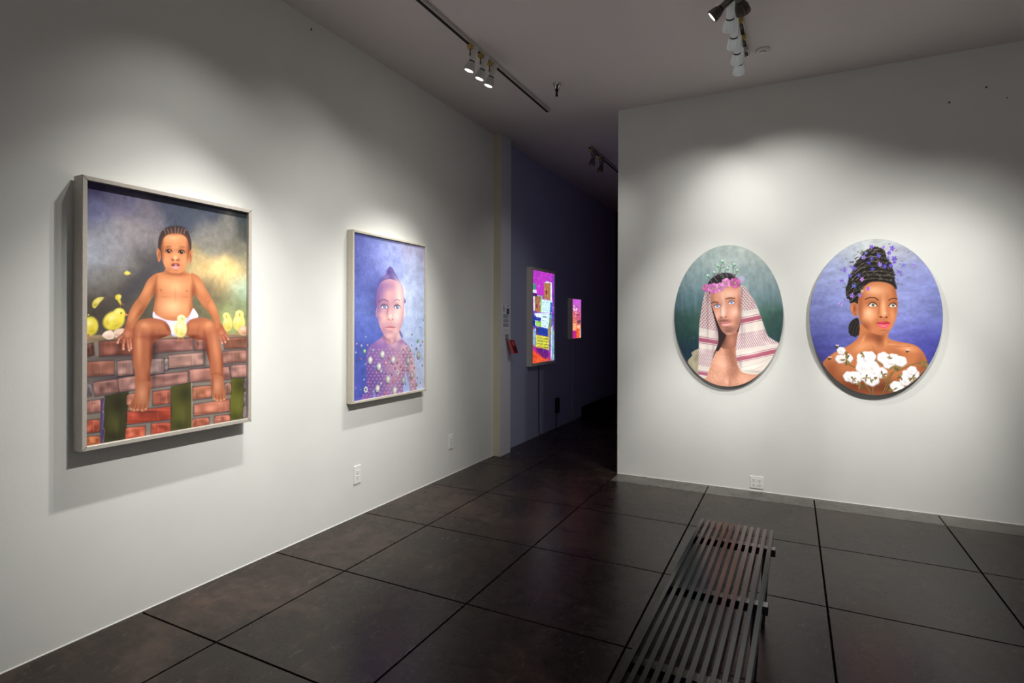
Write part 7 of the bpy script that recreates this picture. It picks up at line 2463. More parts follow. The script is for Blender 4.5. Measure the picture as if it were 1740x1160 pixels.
# brush work of the 'woman' canvas, in millimetres from its lower left corner
ART['woman'] = parse('''
b 87 262 1206 179 186 200 472 1230 198 204 203 673 1158 174 178 196 133 1037 163 172 206 790 1009 143 149 198 56 913 152 159 208 155 910 154 162 212 867 854 127 134 192 723 893 142 149 204 45 722 128 136 194 177 746 138 147 204 674 739 153 161 214 820 737 134 141 200 886 689 112 120 180 45 607 120 128 188 156 607 135 144 200 694 607 146 153 208 820 607 120 128 192 56 518 90 95 164 178 494 100 104 172 675 500 90 91 168 820 501 80 84 160 79 391 74 75 148 210 419 90 92 164 753 430 76 76 156 840 384 67 66 142 112 278 69 68 140 615 571 128 133 196
N .07 78 34
N .05 20 16
G 190 119 79 1 4.6 354 570 354 484 328 434 264 383 178 331 118 278 96 227 135 140 222 44 371 -22 536 -23 676 57 773 146 807 242 797 312 763 376 709 414 616 433 555 460 540 535
E 230 165 120 .75 -.15 370 385 80 52 24 -53
E 234 169 124 .8 -.15 675 380 98 -18 -5 -38
B 221 155 110 .6 453 387 89 71
E 222 155 112 .7 -.15 200 306 81 57 24 -46
B 132 74 49 .75 453 473 89 60
B 100 51 35 .6 494 449 50 88
B 218 151 106 .6 535 425 20 53
B 97 48 33 .75 318 62 240 144
B 112 56 39 .5 157 179 79 146
B 128 70 49 .6 773 240 56 154
B 145 82 56 .45 596 306 86 105
B 83 40 29 .7 536 62 202 106
B 152 90 62 .45 454 326 74 89
L 139 80 48 .4 5.6 443 399 464 351 474 314
E 241 179 136 .5 -.15 383 447 14 -7 -19 -49
L 126 68 41 .4 5.5 565 402 636 391 695 399
B 237 175 133 .5 576 408 44 18
.
S 44 40 37 1 4.6 340 620 301 595 281 545 291 483 317 471 341 477 355 521 354 595
L 29 26 24 1 15 333 607 301 558 288 505
L 87 80 74 .6 5.7 333 607 301 558 288 505
L 29 26 24 1 15 338 595 317 533 307 483
L 87 80 74 .6 5.7 338 595 317 533 307 483
L 29 26 24 1 15 345 583 336 521 328 471
L 87 80 74 .6 5.7 345 583 336 521 328 471
L 29 26 24 1 15 349 570 351 521 345 484
L 87 80 74 .6 5.7 349 570 351 521 345 484
S 44 40 37 1 5.7 301 744 269 794 263 844 276 906 290 968 321 1029 348 1089 389 1149 441 1185 493 1182 523 1160 534 1105 564 1055 586 981 594 921 606 848 534 886 452 907 400 878 369 817 343 731
L 23 21 19 .8 17 269 810 316 871 390 919 473 928 574 907
L 74 68 61 .8 11.5 269 819 316 880 390 927 473 937 574 915
E 107 98 86 .7 .4 376 921 5.9 2.3 1.1 -3.5
E 138 128 112 .7 .4 543 924 5.7 2.3 1 -3.5
E 107 98 86 .7 .4 392 930 5.9 2.3 1.1 -3.5
E 107 98 86 .7 .4 304 867 6 2.4 1.1 -3.5
E 107 98 86 .7 .4 432 935 5.8 2.3 1.1 -3.5
E 138 128 112 .7 .4 287 845 6 2.4 1.1 -3.5
E 107 98 86 .7 .4 286 844 6 2.4 1.1 -3.5
E 138 128 112 .7 .4 454 937 5.8 2.3 1.1 -3.5
E 107 98 86 .7 .4 566 920 5.7 2.3 1 -3.4
E 107 98 86 .7 .4 440 936 5.8 2.3 1.1 -3.5
E 138 128 112 .7 .4 299 860 6 2.4 1.1 -3.5
E 138 128 112 .7 .4 399 931 5.9 2.3 1.1 -3.5
E 138 128 112 .7 .4 305 868 6 2.4 1.1 -3.5
E 138 128 112 .7 .4 274 829 6 2.4 1.1 -3.5
L 23 21 19 .8 17 276 848 327 921 411 955 493 954 586 937
L 74 68 61 .8 11.5 276 856 327 929 411 964 493 963 586 945
E 107 98 86 .7 .4 390 958 5.9 2.3 1.1 -3.5
E 107 98 86 .7 .4 417 966 5.8 2.3 1.1 -3.5
E 107 98 86 .7 .4 410 966 5.9 2.3 1.1 -3.5
E 138 128 112 .7 .4 396 960 5.9 2.3 1.1 -3.5
E 107 98 86 .7 .4 584 948 5.6 2.3 1 -3.4
E 107 98 86 .7 .4 526 959 5.7 2.3 1 -3.5
E 138 128 112 .7 .4 349 941 5.9 2.3 1.1 -3.5
E 138 128 112 .7 .4 340 937 5.9 2.3 1.1 -3.5
E 138 128 112 .7 .4 498 964 5.7 2.3 1.1 -3.5
E 138 128 112 .7 .4 528 959 5.7 2.3 1 -3.5
E 107 98 86 .7 .4 570 951 5.7 2.3 1 -3.4
E 138 128 112 .7 .4 276 859 6 2.4 1.1 -3.5
E 138 128 112 .7 .4 552 954 5.7 2.3 1 -3.4
E 138 128 112 .7 .4 578 949 5.7 2.3 1 -3.4
L 23 21 19 .8 17 290 897 337 958 411 986 493 986 579 967
L 74 68 61 .8 11.5 290 906 337 966 411 994 493 995 579 976
E 107 98 86 .7 .4 304 926 6 2.4 1.1 -3.5
E 138 128 112 .7 .4 502 995 5.7 2.3 1.1 -3.5
E 138 128 112 .7 .4 306 929 6 2.4 1.1 -3.5
E 107 98 86 .7 .4 566 981 5.7 2.3 1 -3.4
E 138 128 112 .7 .4 312 937 6 2.3 1.1 -3.5
E 138 128 112 .7 .4 309 933 6 2.4 1.1 -3.5
E 138 128 112 .7 .4 509 994 5.7 2.3 1.1 -3.5
E 138 128 112 .7 .4 430 997 5.8 2.3 1.1 -3.5
E 107 98 86 .7 .4 326 954 6 2.3 1.1 -3.5
E 107 98 86 .7 .4 315 940 6 2.3 1.1 -3.5
E 138 128 112 .7 .4 312 936 6 2.3 1.1 -3.5
E 138 128 112 .7 .4 330 960 5.9 2.3 1.1 -3.5
E 107 98 86 .7 .4 568 980 5.7 2.3 1 -3.4
E 107 98 86 .7 .4 353 975 5.9 2.3 1.1 -3.5
L 23 21 19 .8 17 311 958 358 1009 421 1028 493 1025 564 1004
L 74 68 61 .8 11.5 311 967 358 1017 421 1037 493 1034 564 1012
E 138 128 112 .7 .4 351 1012 5.9 2.3 1.1 -3.5
E 107 98 86 .7 .4 522 1027 5.7 2.2 1.1 -3.5
E 107 98 86 .7 .4 330 990 5.9 2.3 1.1 -3.5
E 138 128 112 .7 .4 351 1012 5.9 2.3 1.1 -3.5
E 138 128 112 .7 .4 499 1034 5.7 2.2 1.1 -3.5
E 138 128 112 .7 .4 370 1023 5.9 2.3 1.1 -3.5
E 107 98 86 .7 .4 328 988 5.9 2.3 1.1 -3.5
E 107 98 86 .7 .4 357 1018 5.9 2.3 1.1 -3.5
E 138 128 112 .7 .4 389 1029 5.9 2.3 1.1 -3.5
E 138 128 112 .7 .4 552 1019 5.7 2.2 1 -3.5
E 107 98 86 .7 .4 442 1038 5.8 2.3 1.1 -3.5
E 138 128 112 .7 .4 346 1006 5.9 2.3 1.1 -3.5
E 107 98 86 .7 .4 537 1023 5.7 2.2 1 -3.5
E 138 128 112 .7 .4 358 1020 5.9 2.3 1.1 -3.5
L 23 21 19 .8 17 329 1007 379 1052 442 1066 503 1059 554 1041
L 74 68 61 .8 11.4 329 1016 379 1061 442 1075 503 1067 554 1049
E 107 98 86 .7 .4 500 1070 5.7 2.2 1.1 -3.5
E 107 98 86 .7 .4 368 1054 5.9 2.3 1.1 -3.5
E 107 98 86 .7 .4 530 1060 5.7 2.2 1 -3.5
E 138 128 112 .7 .4 422 1073 5.8 2.2 1.1 -3.5
E 107 98 86 .7 .4 337 1025 5.9 2.3 1.1 -3.5
E 107 98 86 .7 .4 377 1061 5.9 2.3 1.1 -3.5
E 107 98 86 .7 .4 381 1064 5.9 2.3 1.1 -3.5
E 138 128 112 .7 .4 465 1075 5.8 2.2 1.1 -3.5
E 107 98 86 .7 .4 364 1050 5.9 2.3 1.1 -3.5
E 138 128 112 .7 .4 343 1031 5.9 2.3 1.1 -3.5
E 107 98 86 .7 .4 456 1076 5.8 2.2 1.1 -3.5
E 138 128 112 .7 .4 469 1074 5.8 2.2 1.1 -3.5
E 138 128 112 .7 .4 537 1058 5.7 2.2 1 -3.5
E 138 128 112 .7 .4 332 1022 5.9 2.3 1.1 -3.5
L 23 21 19 .8 17 346 1050 390 1091 446 1107 503 1095 536 1078
L 74 68 61 .8 11.4 346 1059 390 1100 446 1115 503 1104 536 1086
E 138 128 112 .7 .4 434 1114 5.8 2.2 1.1 -3.5
E 138 128 112 .7 .4 376 1090 5.9 2.2 1.1 -3.5
E 138 128 112 .7 .4 463 1114 5.8 2.2 1.1 -3.5
E 107 98 86 .7 .4 415 1109 5.8 2.2 1.1 -3.5
E 107 98 86 .7 .4 533 1090 5.7 2.2 1 -3.5
E 107 98 86 .7 .4 489 1109 5.8 2.2 1.1 -3.5
E 138 128 112 .7 .4 370 1084 5.9 2.2 1.1 -3.5
E 107 98 86 .7 .4 349 1064 5.9 2.3 1.1 -3.5
E 107 98 86 .7 .4 492 1109 5.8 2.2 1.1 -3.5
E 107 98 86 .7 .4 349 1065 5.9 2.3 1.1 -3.5
E 107 98 86 .7 .4 442 1116 5.8 2.2 1.1 -3.5
E 107 98 86 .7 .4 405 1106 5.9 2.2 1.1 -3.5
E 107 98 86 .7 .4 359 1074 5.9 2.3 1.1 -3.5
E 107 98 86 .7 .4 500 1107 5.7 2.2 1.1 -3.5
L 23 21 19 .8 17 369 1092 410 1129 462 1139 518 1121
L 74 68 61 .8 11.4 369 1101 410 1138 462 1148 518 1130
E 107 98 86 .7 .4 473 1146 5.8 2.2 1.1 -3.5
E 107 98 86 .7 .4 483 1143 5.8 2.2 1.1 -3.5
E 107 98 86 .7 .4 413 1141 5.8 2.2 1.1 -3.5
E 107 98 86 .7 .4 501 1138 5.7 2.2 1.1 -3.5
E 107 98 86 .7 .4 423 1143 5.8 2.2 1.1 -3.5
E 107 98 86 .7 .4 495 1140 5.8 2.2 1.1 -3.5
E 138 128 112 .7 .4 455 1149 5.8 2.2 1.1 -3.5
E 107 98 86 .7 .4 449 1148 5.8 2.2 1.1 -3.5
E 107 98 86 .7 .4 379 1112 5.9 2.2 1.1 -3.5
E 107 98 86 .7 .4 516 1133 5.7 2.2 1.1 -3.5
E 138 128 112 .7 .4 472 1147 5.8 2.2 1.1 -3.5
E 107 98 86 .7 .4 473 1146 5.8 2.2 1.1 -3.5
E 107 98 86 .7 .4 427 1144 5.8 2.2 1.1 -3.5
E 107 98 86 .7 .4 379 1113 5.9 2.2 1.1 -3.5
L 23 21 19 .8 17 400 1128 441 1160 488 1162 521 1143
L 74 68 61 .8 11.3 400 1136 441 1168 488 1170 521 1152
E 107 98 86 .7 .4 404 1141 5.9 2.2 1.1 -3.5
E 138 128 112 .7 .4 462 1172 5.8 2.2 1.1 -3.5
E 138 128 112 .7 .4 490 1171 5.8 2.2 1.1 -3.5
E 107 98 86 .7 .4 480 1172 5.8 2.2 1.1 -3.5
E 138 128 112 .7 .4 432 1163 5.8 2.2 1.1 -3.5
E 107 98 86 .7 .4 437 1168 5.8 2.2 1.1 -3.5
E 138 128 112 .7 .4 425 1158 5.8 2.2 1.1 -3.5
E 107 98 86 .7 .4 511 1160 5.7 2.2 1.1 -3.5
E 107 98 86 .7 .4 456 1171 5.8 2.2 1.1 -3.5
E 107 98 86 .7 .4 440 1170 5.8 2.2 1.1 -3.5
E 138 128 112 .7 .4 424 1158 5.8 2.2 1.1 -3.5
E 107 98 86 .7 .4 501 1165 5.7 2.2 1.1 -3.5
E 138 128 112 .7 .4 509 1161 5.7 2.2 1.1 -3.5
E 138 128 112 .7 .4 476 1172 5.8 2.2 1.1 -3.5
L 23 21 19 .8 17 274 785 316 822 364 846 390 870
L 74 68 61 .8 11.5 274 794 316 830 364 854 390 878
E 138 128 112 .7 .4 291 811 6 2.4 1.1 -3.5
E 107 98 86 .7 .4 377 869 5.9 2.4 1.1 -3.5
E 107 98 86 .7 .4 367 860 5.9 2.4 1.1 -3.5
E 138 128 112 .7 .4 309 827 6 2.4 1.1 -3.5
E 138 128 112 .7 .4 333 841 5.9 2.4 1.1 -3.5
E 138 128 112 .7 .4 301 820 6 2.4 1.1 -3.5
E 138 128 112 .7 .4 358 854 5.9 2.4 1.1 -3.5
E 107 98 86 .7 .4 314 831 6 2.4 1.1 -3.5
E 138 128 112 .7 .4 388 879 5.9 2.4 1.1 -3.5
E 138 128 112 .7 .4 284 805 6 2.4 1.1 -3.5
E 138 128 112 .7 .4 380 871 5.9 2.4 1.1 -3.5
E 107 98 86 .7 .4 367 860 5.9 2.4 1.1 -3.5
E 107 98 86 .7 .4 313 830 6 2.4 1.1 -3.5
E 138 128 112 .7 .4 276 799 6 2.4 1.1 -3.5
L 23 21 19 .8 17 296 748 327 784 364 808
L 74 68 61 .8 11.5 296 756 327 793 364 817
E 138 128 112 .7 .4 324 792 6 2.4 1.1 -3.5
E 138 128 112 .7 .4 351 811 5.9 2.4 1.1 -3.5
E 138 128 112 .7 .4 304 769 6 2.5 1.1 -3.5
E 138 128 112 .7 .4 336 802 5.9 2.4 1.1 -3.5
E 107 98 86 .7 .4 336 802 5.9 2.4 1.1 -3.5
E 107 98 86 .7 .4 350 810 5.9 2.4 1.1 -3.5
E 138 128 112 .7 .4 340 804 5.9 2.4 1.1 -3.5
E 138 128 112 .7 .4 326 794 6 2.4 1.1 -3.5
E 138 128 112 .7 .4 296 760 6 2.5 1.1 -3.5
E 138 128 112 .7 .4 343 806 5.9 2.4 1.1 -3.5
E 138 128 112 .7 .4 313 779 6 2.4 1.1 -3.5
E 107 98 86 .7 .4 342 805 5.9 2.4 1.1 -3.5
E 107 98 86 .7 .4 335 801 5.9 2.4 1.1 -3.5
E 107 98 86 .7 .4 320 788 6 2.4 1.1 -3.5
E 100 91 80 .7 .4 315 998 5.2 1.1 .7 -3.7
E 26 24 22 .7 .4 557 1018 4.8 1.5 .8 -3.5
E 26 24 22 .7 .4 567 984 4.9 1 .6 -3.6
O 100 91 80 .7 .4 339 891 5.3 3.7
E 100 91 80 .7 .4 342 820 5.2 -1.1 -.5 -3.7
O 26 24 22 .7 .4 577 955 5 3.6
E 26 24 22 .7 .4 540 1030 3.6 4.1 2.2 -2.7
O 100 91 80 .7 .4 413 956 5.2 3.7
O 26 24 22 .7 .4 427 1160 5.2 3.7
O 26 24 22 .7 .4 329 1044 5.3 3.7
E 100 91 80 .7 .4 318 1119 5 1.8 1 -3.6
O 26 24 22 .7 .4 439 1057 5.1 3.7
O 100 91 80 .7 .4 474 965 5.1 3.7
E 26 24 22 .7 .4 450 1048 4.6 2.6 1.4 -3.3
E 26 24 22 .7 .4 340 840 5.2 -1 -.4 -3.7
E 100 91 80 .7 .4 439 946 4.1 3.6 1.9 -3
E 26 24 22 .7 .4 442 973 5 1.3 .7 -3.6
O 26 24 22 .7 .4 436 1014 5.2 3.7
E 100 91 80 .7 .4 451 978 5.1 .7 .5 -3.6
E 26 24 22 .7 .4 295 965 4.8 2.5 1.4 -3.4
E 26 24 22 .7 .4 359 988 3.9 4 2.1 -2.8
E 26 24 22 .7 .4 554 980 4.3 2.9 1.6 -3.2
E 100 91 80 .7 .4 335 932 5.3 -.8 -.3 -3.7
E 26 24 22 .7 .4 315 868 3.5 4.6 2.4 -2.5
E 100 91 80 .7 .4 335 1087 5.2 .7 .5 -3.7
E 26 24 22 .7 .4 376 1034 5.1 1.1 .7 -3.6
E 100 91 80 .7 .4 307 888 3.9 4.1 2.2 -2.8
E 26 24 22 .7 .4 434 1073 4.1 3.6 1.9 -3
E 100 91 80 .7 .4 441 1000 4.6 2.6 1.4 -3.3
E 26 24 22 .7 .4 404 964 4 3.8 2 -2.9
E 100 91 80 .7 .4 339 926 5.2 1.1 .6 -3.7
O 26 24 22 .7 .4 348 883 5.3 3.7
E 100 91 80 .7 .4 555 1042 4.3 2.9 1.6 -3.2
E 26 24 22 .7 .4 561 1079 5 -1.3 -.5 -3.6
E 100 91 80 .7 .4 550 1113 4.1 3.3 1.8 -3
E 26 24 22 .7 .4 501 1066 3.6 4.1 2.1 -2.7
O 100 91 80 .7 .4 533 1002 5.1 3.6
E 26 24 22 .7 .4 314 1018 5.2 .7 .5 -3.7
E 26 24 22 .7 .4 447 969 5 1.5 .9 -3.6
E 100 91 80 .7 .4 320 1104 4.2 3.6 2 -3
E 26 24 22 .7 .4 377 990 4.9 1.8 1 -3.5
E 100 91 80 .7 .4 410 936 3.4 4.5 2.4 -2.5
E 69 63 57 .9 .5 271 807 -8.7 -10.8 -6.3 6.9
E 69 63 57 .9 .5 271 821 11.1 -7.6 -4.2 -8.6
E 69 63 57 .9 .5 270 834 -12 -4.7 -2.8 9.5
E 69 63 57 .9 .5 271 837 -11.6 -6.1 -3.6 9.1
E 44 40 37 .9 .5 267 852 -4 -14 -8 3
E 44 40 37 .9 .5 269 858 -10.5 -8.4 -4.9 8.3
E 44 40 37 .9 .5 269 873 -8.9 -10.5 -6.2 7.1
E 44 40 37 .9 .5 278 888 4 -14 -8 -3
E 44 40 37 .9 .5 282 901 -7.3 -12 -7 5.9
E 44 40 37 .9 .5 285 918 4 -14 -8 -3
E 44 40 37 .9 .5 288 942 6.1 -13 -7.5 -4.5
E 44 40 37 .9 .5 289 958 5.6 -14 -7.7 -4.1
E 69 63 57 .9 .5 294 966 9.5 -10.3 -5.7 -7.2
E 69 63 57 .9 .5 305 981 6.2 -13 -7.4 -4.6
E 69 63 57 .9 .5 310 997 -1 -15 -8 1
E 69 63 57 .9 .5 315 1007 -5.5 -13 -7.7 4.6
O 44 40 37 .9 .5 326 1025 13 9.9
E 44 40 37 .9 .5 325 1043 -8.6 -10.5 -6.2 7
E 44 40 37 .9 .5 334 1060 12 -2.9 -1.3 -9.7
E 44 40 37 .9 .5 340 1076 12 -5.1 -2.5 -9.3
E 44 40 37 .9 .5 347 1084 -2 -15 -8 2
E 44 40 37 .9 .5 360 1098 -3 -14 -8 2
E 44 40 37 .9 .5 376 1116 -10.4 -7.8 -4.7 8.4
E 44 40 37 .9 .5 377 1131 -9.1 -9.7 -5.8 7.5
E 69 63 57 .9 .5 387 1141 11 -7.7 -4 -8.4
E 69 63 57 .9 .5 404 1159 0 -15 -8 0
E 69 63 57 .9 .5 418 1169 -12 -1.8 -1.4 9.8
E 69 63 57 .9 .5 428 1172 -3.7 -14 -7.9 3.4
E 44 40 37 .9 .5 440 1183 -5.8 -13 -7.3 5
E 44 40 37 .9 .5 455 1182 -7.8 -11 -6.4 6.5
E 44 40 37 .9 .5 465 1185 8.9 -10.7 -5.7 -6.7
E 44 40 37 .9 .5 475 1183 -8.8 -9.7 -5.7 7.3
E 44 40 37 .9 .5 492 1173 -8.6 -9.9 -5.8 7.2
E 44 40 37 .9 .5 495 1166 -12 -1.9 -1.4 9.7
E 44 40 37 .9 .5 503 1162 3 -14 -8 -2
E 44 40 37 .9 .5 514 1156 8.8 -10.6 -5.6 -6.7
E 69 63 57 .9 .5 521 1151 -7.8 -10.7 -6.2 6.6
E 69 63 57 .9 .5 523 1138 -10.2 -7.4 -4.4 8.4
E 69 63 57 .9 .5 527 1135 -4.6 -13 -7.5 4.1
E 69 63 57 .9 .5 528 1121 12 -3 -1.3 -9.5
E 44 40 37 .9 .5 532 1109 2 -14 -8 -1
E 44 40 37 .9 .5 541 1092 8.3 -11.1 -5.9 -6.3
E 44 40 37 .9 .5 548 1080 -9.3 -8.9 -5.2 7.7
E 44 40 37 .9 .5 555 1060 -12 -1.6 -1.2 9.6
E 44 40 37 .9 .5 564 1056 11.3 -5.6 -2.8 -8.9
E 44 40 37 .9 .5 571 1031 -4.6 -13 -7.5 4
E 44 40 37 .9 .5 571 1020 -6.6 -11.9 -6.7 5.6
E 44 40 37 .9 .5 578 998 -4.9 -13 -7.4 4.2
E 69 63 57 .9 .5 585 985 8.6 -10.5 -5.6 -6.6
E 69 63 57 .9 .5 590 961 -11.2 -5 -3 9.1
E 69 63 57 .9 .5 583 957 8 -11.2 -6 -6.2
E 69 63 57 .9 .5 589 935 11.4 -5 -2.5 -9.1
E 154 146 132 .55 -.15 443 1144 8.6 6.6 3.4 -6
B 154 146 132 .55 484 967 10.4 7.1
E 154 146 132 .55 -.15 393 997 9.4 5.4 2.8 -6.4
B 154 146 132 .55 316 877 10.7 7.2
E 154 146 132 .55 -.15 511 1089 10 2.6 1.5 -6.9
E 154 146 132 .55 -.15 358 875 10.1 3.6 1.9 -6.9
E 154 146 132 .55 -.15 379 971 10.6 -1.4 -.5 -7.1
E 154 146 132 .55 -.15 556 1009 9.7 3.4 1.8 -6.8
B 154 146 132 .55 450 992 10.5 7.1
E 154 146 132 .55 -.15 479 1139 9.6 4.1 2.2 -6.7
E 154 146 132 .55 -.15 365 1122 10.1 3.5 1.9 -6.9
E 154 146 132 .55 -.15 499 1034 8.7 6.3 3.2 -6.1
E 154 146 132 .55 -.15 494 960 10 -3.6 -1.5 -6.8
E 154 146 132 .55 -.15 372 1057 10.2 3 1.7 -6.9
E 154 146 132 .55 -.15 355 1042 10.1 3.4 1.9 -6.9
E 154 146 132 .55 -.15 390 1028 10.1 3.2 1.8 -6.9
E 154 146 132 .55 -.15 339 967 10.6 -2.1 -.8 -7.1
E 154 146 132 .55 -.15 450 1105 10.4 -1.7 -.6 -7
E 154 146 132 .55 -.15 544 1062 8 7.3 3.7 -5.7
B 154 146 132 .55 436 971 10.4 7.1
E 154 146 132 .55 -.15 570 927 10.1 -2.1 -.8 -6.9
E 154 146 132 .55 -.15 299 975 10.7 -2 -.8 -7.1
E 154 146 132 .55 -.15 305 942 9.2 6.2 3.2 -6.3
E 154 146 132 .55 -.15 505 930 9.3 5 2.5 -6.5
E 154 146 132 .55 -.15 347 892 10.5 1.6 .9 -7.1
E 154 146 132 .55 -.15 510 1023 9.7 3.8 2 -6.7
E 154 146 132 .55 -.15 570 920 10 1.9 1.1 -6.9
B 154 146 132 .55 473 977 10.4 7.1
E 154 146 132 .55 -.15 521 1012 10 2.7 1.5 -6.9
E 154 146 132 .55 -.15 324 902 10.1 -4.5 -2 -6.7
E 154 146 132 .55 -.15 394 1112 9.3 5.3 2.8 -6.5
E 154 146 132 .55 -.15 409 1065 10 -4.3 -1.9 -6.7
E 154 146 132 .55 -.15 297 1064 9 6.5 3.4 -6.2
E 154 146 132 .55 -.15 419 957 10.2 -3.5 -1.5 -6.8
E 154 146 132 .55 -.15 336 1096 9.6 5 2.7 -6.6
E 154 146 132 .55 -.15 496 950 9.3 5.2 2.7 -6.4
E 154 146 132 .55 -.15 336 1072 9.3 5.8 3 -6.4
L 42 36 33 .7 4.5 411 888 414 917
L 42 36 33 .7 4.5 423 890 421 917
L 42 36 33 .7 4.5 436 892 436 916
L 42 36 33 .7 4.5 448 894 452 916
L 42 36 33 .7 4.5 460 896 460 915
L 42 36 33 .7 4.5 473 896 470 915
L 42 36 33 .7 4.5 485 897 490 914
L 42 36 33 .7 4.5 497 897 502 914
L 42 36 33 .7 4.5 510 897 508 914
L 42 36 33 .7 4.4 522 896 522 913
L 42 36 33 .7 4.4 534 895 540 913
L 42 36 33 .7 4.4 546 893 546 913
L 42 36 33 .7 4.4 558 891 555 912
L 42 36 33 .7 4.4 570 889 565 912
L 42 36 33 .7 4.4 582 886 588 911
L 133 124 112 .75 4.5 514 1017 525 1022 538 1020
L 23 20 18 .75 6.8 427 1073 440 1069 449 1058
L 133 124 112 .75 4.5 474 1067 479 1082 490 1089
L 23 20 18 .75 6.8 413 1032 426 1032 437 1024
L 133 124 112 .75 4.5 490 925 497 937 509 942
L 23 20 18 .75 6.9 315 1045 324 1056 336 1059
L 133 124 112 .75 4.4 535 967 547 971 559 967
L 133 124 112 .75 4.5 432 1117 444 1118 456 1111
L 23 20 18 .75 6.9 289 1076 302 1078 314 1072
L 133 124 112 .75 4.6 294 987 306 994 319 993
L 23 20 18 .75 6.6 561 943 574 942 584 934
L 23 20 18 .75 6.9 330 962 342 967 355 966
L 133 124 112 .75 4.6 315 843 325 854 338 856
L 23 20 18 .75 6.8 363 1141 372 1151 385 1153
L 133 124 112 .75 4.6 297 1021 308 1028 322 1027
L 133 124 112 .75 4.5 469 1161 479 1170 492 1171
L 23 20 18 .75 6.7 486 1076 498 1081 510 1078
L 133 124 112 .75 4.5 409 1178 422 1174 431 1163
L 23 20 18 .75 6.7 513 1088 525 1092 537 1088
L 133 124 112 .75 4.6 355 1027 367 1033 380 1030
L 23 20 18 .75 6.8 358 1039 369 1048 382 1049
L 133 124 112 .75 4.5 475 1062 482 1074 495 1079
L 23 20 18 .75 6.7 493 1048 506 1045 516 1035
L 23 20 18 .75 6.9 293 913 306 915 319 910
L 133 124 112 .75 4.6 321 1024 334 1024 345 1015
L 23 20 18 .75 6.7 451 1129 460 1140 472 1144
L 133 124 112 .75 4.6 314 1126 324 1134 337 1135
L 133 124 112 .75 4.5 398 974 411 977 423 973
L 133 124 112 .75 4.5 386 1041 396 1049 410 1049
L 133 124 112 .75 4.5 455 1159 465 1168 478 1170
L 133 124 112 .75 4.6 297 1028 309 1034 322 1033
L 133 124 112 .75 4.5 455 1113 468 1113 480 1107
L 23 20 18 .75 6.6 546 949 556 958 568 960
L 133 124 112 .75 4.5 421 1120 434 1122 446 1116
L 23 20 18 .75 6.6 570 968 583 969 594 964
L 133 124 112 .75 4.4 525 1098 538 1095 547 1085
L 23 20 18 .75 6.7 464 1084 470 1098 481 1104
L 133 124 112 .75 4.6 341 952 354 954 366 949
L 133 124 112 .75 4.5 381 984 388 997 399 1003
L 133 124 112 .75 4.4 545 955 557 960 569 957
L 23 20 18 .75 6.8 440 1075 453 1073 463 1063
L 23 20 18 .75 6.7 452 1128 465 1127 476 1120
L 23 20 18 .75 6.8 340 956 353 955 365 947
L 133 124 112 .75 4.6 326 952 332 966 344 972
L 23 20 18 .75 6.7 470 1052 482 1054 494 1050
L 133 124 112 .75 4.5 494 1020 506 1024 519 1021
L 133 124 112 .75 4.6 330 984 337 997 349 1003
L 23 20 18 .75 6.8 388 943 396 955 408 960
L 133 124 112 .75 4.5 427 1069 439 1074 452 1071
L 133 124 112 .75 4.5 453 984 463 992 476 992
L 23 20 18 .75 6.8 393 1003 405 1008 417 1006
L 133 124 112 .75 4.4 546 961 557 966 570 965
L 133 124 112 .75 4.5 364 1158 377 1159 390 1153
L 23 20 18 .75 6.8 364 932 370 947 381 953
L 133 124 112 .75 4.6 303 1000 315 1007 328 1005
L 23 20 18 .75 6.8 388 1157 401 1159 413 1153
L 133 124 112 .75 4.5 430 1073 440 1083 452 1086
L 23 20 18 .75 6.8 392 1072 398 1086 409 1093
L 23 20 18 .75 6.9 334 882 346 887 359 884
L 23 20 18 .75 6.7 511 1119 522 1124 535 1122
L 23 20 18 .75 6.8 342 1054 352 1064 364 1066
L 23 20 18 .75 6.7 519 1008 529 1017 542 1019
L 133 124 112 .75 4.5 451 1144 457 1158 468 1165
L 23 20 18 .75 6.6 544 1045 555 1051 567 1050
L 23 20 18 .75 6.8 414 1087 423 1097 436 1099
L 23 20 18 .75 6.9 327 842 337 851 350 853
L 133 124 112 .75 4.5 413 1112 426 1110 436 1101
L 133 124 112 .75 4.5 462 1102 475 1100 486 1091
L 133 124 112 .75 4.5 491 1053 504 1051 514 1042
L 133 124 112 .75 4.6 307 910 320 908 331 898
L 23 20 18 .75 6.8 406 1136 414 1147 426 1151
L 23 20 18 .75 6.9 327 1100 336 1111 349 1115
G 193 117 79 1 2.3 293 719 311 746 338 737 346 682 338 632 312 644 298 676
B 129 65 41 .7 322 694 18 47
B 230 157 116 .7 306 700 9.2 43
O 128 90 74 1 .85 330 649 5.3 6.2
.
G 196 123 83 1 4.6 348 694 350 780 374 848 421 902 483 912 549 898 592 861 611 788 615 704 607 631 585 559 555 508 515 483 474 488 427 512 386 552 357 607
B 245 181 139 .9 473 839 112 71
B 253 200 164 .5 442 846 51 36
B 248 186 145 .85 519 704 26 123
B 251 190 149 .9 424 650 69 89
B 255 207 170 .5 416 669 30 39
B 226 155 110 .6 580 644 29 70
B 145 80 49 .6 359 694 30 215
E 116 59 37 .65 -.15 391 546 54 -44 -35 -59
B 148 84 54 .5 600 752 20 157
B 130 70 45 .5 535 498 87 28
B 164 95 62 .5 369 817 36 107
B 211 141 97 .6 515 510 44 25
B 150 86 56 .3 474 583 36 53
B 146 81 52 .5 594 848 29 70
L 67 36 27 .85 7.9 396 770 427 784 463 781 485 763
L 67 36 27 .85 7.7 556 762 585 776 615 769
B 145 80 49 .55 447 742 62 32
B 145 80 49 .5 585 738 46 32
S 241 226 224 1 2.3 421 721 438 738 457 738 476 718 455 710 436 710
O 134 129 101 1 .85 450 725 11.3 14
O 34 26 20 1 .85 450 726 5.2 6.7
O 255 255 255 1 .85 454 731 2.6 3.1
